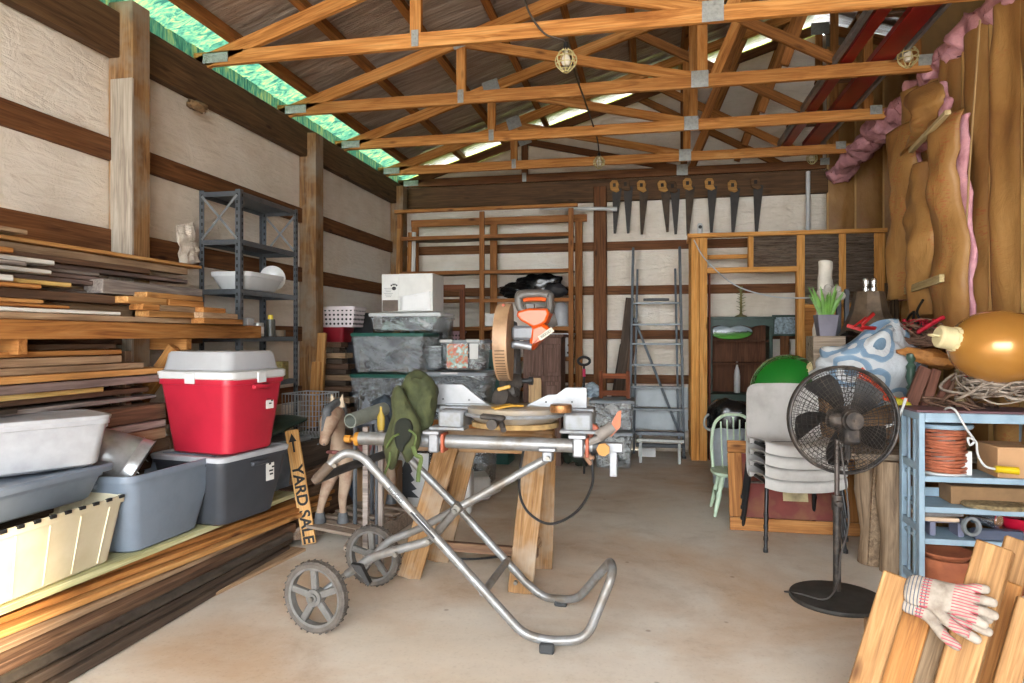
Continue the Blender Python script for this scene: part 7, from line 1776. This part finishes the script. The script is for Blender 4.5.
# terracotta pots beneath
def pot(c, r, h, label):
    b = B(); b.lathe([(0,0),(r*.72,0),(r*.92,h*.75),(r*1.0,h*.76),(r*1.03,h),(r*.93,h),(r*.85,h*.72),(r*.65,.02),(0,.02)], c=c, n=34); return tag(obj('terracotta_pot', b, mat('terracotta', '#a5603f', .8, 0, .15, 8, .1, c2='#8a4c34')), label, 'flower pot')
q = P(947,556,4.18)
pot((q.x, 4.2, 0), .145, q.z, 'large terracotta pot on the floor inside the blue shelf unit')
pot((q.x, 4.2, q.z-.022), .135, .05, 'shallow terracotta saucer lying on top of the terracotta pot')
pot((q.x+.30, 4.22, 0), .12, .24, 'second terracotta pot at the back, behind the leaning timber ends')

# ================================================================ leaning timber ends, front right
t_ = None
def ltimber(u, v, Ytop, w, th, m, label, ln=.62, tw=0.0, lean=.50, side=-.10):
    top = P(u, v, Ytop); el = math.acos(min(1, max(0, 0)))
    d = Vector((side, -lean, -1)).normalized(); L = top.z/abs(d.z)
    bot = top+d*L
    o = board('timber', bot, top, w, th, m, up=(tw-.35,-1,.25), bev=.005)
    return tag(o, label, 'board', 'timber ends leaning at the front right')
NP = W_new
NP2 = wood('sawn_pine_face', '#865f38', '#a2784c', '#b48e60', grain=1.2, var=.12)
GRY = wood('weathered_lath', '#6e5a44', '#93795c', '#a99274', grain=1.6, var=.1, knots=False)
ltimber(898,575,2.62,.088,.042,NP2,'light pine timber leaning farthest left at the front right corner', tw=-.25, lean=.20, side=-.36)
ltimber(916,612,2.66,.10,.038,W_orange,'ribbed orange board just right of the leftmost leaning timber', lean=.20, side=-.36)
ltimber(936,622,2.68,.085,.035,GRY,'weathered grey ribbed board under the work glove', lean=.20, side=-.36)
ltimber(966,612,2.68,.115,.038,NP2,'plain honey-coloured board right under the fingers of the work glove', lean=.20, side=-.36)
ltimber(996,546,2.60,.105,.088,NP2,'thick light pine post with a cracked end, tallest behind the glove', tw=-.25, lean=.20, side=-.36)
ltimber(1010,582,2.68,.07,.04,W_orange,'orange board with a dark knot, right of the thick pine post', lean=.20, side=-.36)
ltimber(1020,540,2.78,.09,.04,NP2,'pointed pine board behind the thick pine post', lean=.20, side=-.36)
ltimber(1030,600,2.55,.07,.05,NP2,'pale pine strip at the right edge of the picture', lean=.20, side=-.36)
t = thing('low_trestle', 'low wooden trestle hidden behind the leaning timber ends', 'trestle', (1.1, 2.75, 0))
board('top_rail', (.80, 2.80, .30), (1.55, 2.80, .30), .05, .06, W_tan, t)
for x in (.85, 1.5): board('leg', (x, 2.84, 0), (x, 2.80, .28), .06, .04, W_tan, t, up=(0,-1,0))

# work gloves ------------------------------------------------------------------------------
def m_glove():
    m, nt, b, out = _new('striped_glove'); tc = nt.nodes.new('ShaderNodeTexCoord'); sp = nt.nodes.new('ShaderNodeSeparateXYZ'); nt.links.new(tc.outputs['Object'], sp.inputs[0])
    def band(src, freq, duty):
        w_ = nt.nodes.new('ShaderNodeMath'); w_.operation = 'MULTIPLY'; w_.inputs[1].default_value = freq; nt.links.new(src, w_.inputs[0])
        f = nt.nodes.new('ShaderNodeMath'); f.operation = 'FRACT'; nt.links.new(w_.outputs[0], f.inputs[0])
        g = nt.nodes.new('ShaderNodeMath'); g.operation = 'LESS_THAN'; g.inputs[1].default_value = duty; nt.links.new(f.outputs[0], g.inputs[0]); return g.outputs[0]
    mp = _coords(nt, (1,1,1), False); n = _noise(nt, mp, 30, 5); base = _ramp(nt, n.outputs['Fac'], [(.3, col('#7d7064')), (.55, col('#9c9185')), (.75, col('#aea498'))])
    s1 = band(sp.outputs['X'], 120, .38); s2 = band(sp.outputs['Y'], 110, .3)
    # cuff stripes (y<0) run across, knuckle stripes (0.03<y<0.10) run along the fingers
    def rng(src, a, b_):
        g1 = nt.nodes.new('ShaderNodeMath'); g1.operation = 'GREATER_THAN'; g1.inputs[1].default_value = a; nt.links.new(src, g1.inputs[0])
        g2 = nt.nodes.new('ShaderNodeMath'); g2.operation = 'LESS_THAN'; g2.inputs[1].default_value = b_; nt.links.new(src, g2.inputs[0])
        m_ = nt.nodes.new('ShaderNodeMath'); m_.operation = 'MULTIPLY'; nt.links.new(g1.outputs[0], m_.inputs[0]); nt.links.new(g2.outputs[0], m_.inputs[1]); return m_.outputs[0]
    def mm(a, b_): m_ = nt.nodes.new('ShaderNodeMath'); m_.operation = 'MULTIPLY'; nt.links.new(a, m_.inputs[0]); nt.links.new(b_, m_.inputs[1]); return m_.outputs[0]
    c = _mul(nt, base.outputs[0], col('#4f5560'), mm(s2, rng(sp.outputs['Y'], -.075, -.012)), 'MIX')
    c = _mul(nt, c, col('#b0505a'), mm(s1, rng(sp.outputs['Y'], .045, .105)), 'MIX')
    c = _mul(nt, c, col('#a04450'), mm(s1, rng(sp.outputs['Y'], -.03, -.008)), 'MIX')
    c = _mul(nt, c, col('#a8283a'), rng(sp.outputs['Y'], -.083, -.076), 'MIX')
    nt.links.new(c, b.inputs['Base Color']); b.inputs['Roughness'].default_value = .9; _bump(nt, b, n.outputs['Fac'], .3, .003); return m
GLV = m_glove()
def glove(M, label, flip=1):
    """palm down, fingers along +y, thumb on the -x side (flip)"""
    V, E, Rr = [], [], []
    def k(p_, r_, par=None):
        V.append(Vector((p_[0]*flip, p_[1], p_[2]))); Rr.append(r_)
        if par is not None: E.append((par, len(V)-1))
        return len(V)-1
    w0 = k((0,.02,.016), (.046,.020)); c1 = k((0,-.03,.016), (.045,.018), w0); c2 = k((0,-.08,.018), (.055,.021), c1)
    p1 = k((0,.06,.018), (.048,.020), w0)
    for x, y0, ln, dx in ((-.038,.070,.052,-.008),(-.013,.078,.062,-.003),(.013,.076,.058,.004),(.038,.066,.048,.010)):
        a = k((x,y0+.010,.018), (.0135,.014), p1); b_ = k((x+dx*.5,y0+ln*.5,.021), (.0140,.0145), a); c_ = k((x+dx,y0+ln*.95,.014), (.0138,.013), b_); k((x+dx*1.1,y0+ln*1.12,.009), (.010,.009), c_)
    a = k((-.040,.015,.014), (.018,.016), w0); b_ = k((-.066,.045,.012), (.0155,.014), a); c_ = k((-.080,.078,.010), (.014,.012), b_); k((-.084,.092,.009), (.009,.008), c_)
    me = bpy.data.meshes.new('g'); me.from_pydata(V, E, []); o = bpy.data.objects.new('work_glove', me); COL.objects.link(o)
    md = o.modifiers.new('s', 'SKIN'); md.use_smooth_shade = True
    for i, r_ in enumerate(Rr): me.skin_vertices[0].data[i].radius = r_
    me.skin_vertices[0].data[0].use_root = True; sb = o.modifiers.new('u', 'SUBSURF'); sb.levels = 2; sb.render_levels = 2
    me2 = bpy.data.meshes.new_from_object(o.evaluated_get(bpy.context.evaluated_depsgraph_get())); o.modifiers.clear(); o.data = me2
    me2.materials.clear(); me2.materials.append(GLV)
    for p_ in me2.polygons: p_.use_smooth = True
    _place(o, None, M); return tag(o, label, 'glove', 'pair of work gloves')
# frame of the timber faces: fingers point right and slightly down the slope
gc = P(938,602,2.56)
fy = (P(985,610,2.50)-P(912,592,2.62)).normalized(); nz = Vector((-.15,-.75,.55)).normalized(); nz = (nz-fy*nz.dot(fy)).normalized(); fx = fy.cross(nz).normalized()
Mg_ = Matrix((fx, fy, nz)).transposed().to_4x4(); Mg_ = Mg_ @ Matrix.Scale(1.22, 4); Mg_.translation = P(936,597,2.54)
glove(Mg_, 'striped canvas and leather work glove on top, fingers spread to the right', flip=-1)
Mg2 = Mg_ @ Matrix.Translation((.022,-.01,-.030)) @ Matrix.Rotation(R(-6), 4, 'Z')
glove(Mg2, 'second work glove lying underneath, only its thumb and fingertips showing', flip=-1)

# ================================================================ roof: red channel and caged lamps
t = thing('red_channel', 'long red metal channels with silver edges lying on the truss chords, upper right', 'metal channel', (1.6, 6.4, 3.45))
RC = mat('red_metal', '#8a1418', .4, .2, .15, 6, .05); zc2 = 3.47
for x, w_, m, nm in ((1.37,.035,ALU,'silver_edge'),(1.45,.09,RC,'red_channel_bar'),(1.70,.16,RC,'red_channel_bar'),(1.82,.03,ALU,'silver_edge')):
    board(nm, (x,4.5,zc2+.02), (x,7.9,zc2+.02), w_, .05, m, t)
for y in (4.9, 6.1, 7.3): board('cross_bar', (1.35,y,zc2+.055), (1.84,y,zc2+.055), .05, .02, W_brown, t)
def caged(u, v, Y, label, h=.17):
    q = P(u, v, Y); t = thing('caged_lamp', label, 'lamp', q, 0, 'caged work lamps under the trusses'); M = Matrix.Translation(q)
    CG = mat('cage_cream', '#c9bb86', .45, .1, .1, 20); r_ = h*.36
    b = B(); b.cyl((0,0,h*.34),(0,0,h*.62), .02, .014, n=12); obj('socket', b, BLACK, t, M)
    b = B(); b.lathe([(0,-h*.22),(.02,-h*.2),(.03,-h*.08),(.028,h*.05),(.014,h*.25),(.013,h*.36)], n=14); obj('bulb', b, mat('frosted_bulb', '#e8e2d2', .3, 0, .02, 4), t, M)
    b = B()
    for k in range(8):
        a = 2*PI*k/8; b.tube([(.02*math.cos(a), .02*math.sin(a), h*.38), (r_*math.cos(a), r_*math.sin(a), h*.1), (r_*.95*math.cos(a), r_*.95*math.sin(a), -h*.18), (r_*.3*math.cos(a), r_*.3*math.sin(a), -h*.42)], .0035, 5, sub=4)
    for f, z in ((.98,.08),(.98,-.14),(.3,-.42),(.72,.26)): b.tube([(r_*f*math.cos(2*PI*k/16), r_*f*math.sin(2*PI*k/16), h*z) for k in range(16)], .004, 5, closed=True, sub=1)
    obj('cage', b, CG, t, M); return q
l1 = caged(566, 60, 4.36, 'caged work lamp hanging near the top centre from a looping cord', .18)
l2 = caged(599, 162, 7.7, 'small caged work lamp far back, above the saws')
l3 = caged(908, 56, 5.45, 'caged work lamp at the upper right on a yellow cord', .19)
l4 = caged(812, 158, 8.3, 'caged work lamp in the rear right corner beside the white pipe', .16)
CO = mat('cord_brown', '#3c2f20', .6)
b = B(); b.tube([P(523,-6,4.3), P(530,14,4.3), P(545,34,4.33), l1+Vector((0,0,.11)), P(574,70,4.6), P(588,110,5.9), P(597,138,7.2), l2+Vector((0,0,.10))], .007, 6, sub=6)
tag(obj('lamp_cord', b, CO), 'dark cord looping from the roof past the two central caged lamps', 'cord')
b = B(); b.tube([P(927,6,5.45), P(918,28,5.45), l3+Vector((0,0,.11))], .008, 6, sub=5); tag(obj('lamp_cord', b, mat('yellow_cord', '#b08c1c', .5)), 'yellow cord holding the caged lamp at the upper right', 'cord')
b = B(); b.tube([l4+Vector((0,0,.09)), P(790,156,8.3), P(740,158,8.3), P(650,163,8.3)], .006, 6, sub=5); tag(obj('lamp_cord', b, CO), 'thin cord running along the back wall to the corner lamp', 'cord')
# ================================================================ CAMERA, WORLD, LIGHT
cam = bpy.data.cameras.new('camera'); co = bpy.data.objects.new('camera', cam); COL.objects.link(co)
cam.sensor_width = 36; cam.lens = 36*FPX/1024; cam.shift_y = -4.5/1024; cam.clip_start = .05
co.location = (0, 0, CAMH); co.rotation_euler = (PI/2, 0, AL); C.camera = co
w = bpy.data.worlds.new('world'); C.world = w; w.use_nodes = True
bg = w.node_tree.nodes['Background']; bg.inputs[0].default_value = (.86, .94, 1.0, 1); bg.inputs[1].default_value = 9.0
def sun(name, az, el, strength, ang, c):
    l = bpy.data.lights.new(name, 'SUN'); l.energy = strength; l.angle = R(ang); l.color = c
    o = bpy.data.objects.new(name, l); COL.objects.link(o)
    d = Vector((math.sin(R(az))*math.cos(R(el)), math.cos(R(az))*math.cos(R(el)), -math.sin(R(el))))   # travel direction
    o.rotation_euler = d.to_track_quat('-Z', 'Y').to_euler(); return o
sun('low_sun', -45.6, 24, 10.0, 2.5, (1.0, .80, .55))
sun('soft_fill_sun', -3, 19, 3.3, 75, (1.0, .95, .88))  # added soft sun lamp, evens the light deep inside the room
C.view_settings.view_transform = 'Standard'; C.view_settings.look = 'None'
C.view_settings.gamma = 1; C.view_settings.use_curve_mapping = False
C.view_settings.exposure = 0.62
C.cycles.use_denoising = True
C.cycles.max_bounces = 8; C.cycles.diffuse_bounces = 5; C.cycles.transparent_max_bounces = 12
C.cycles.sample_clamp_indirect = 6
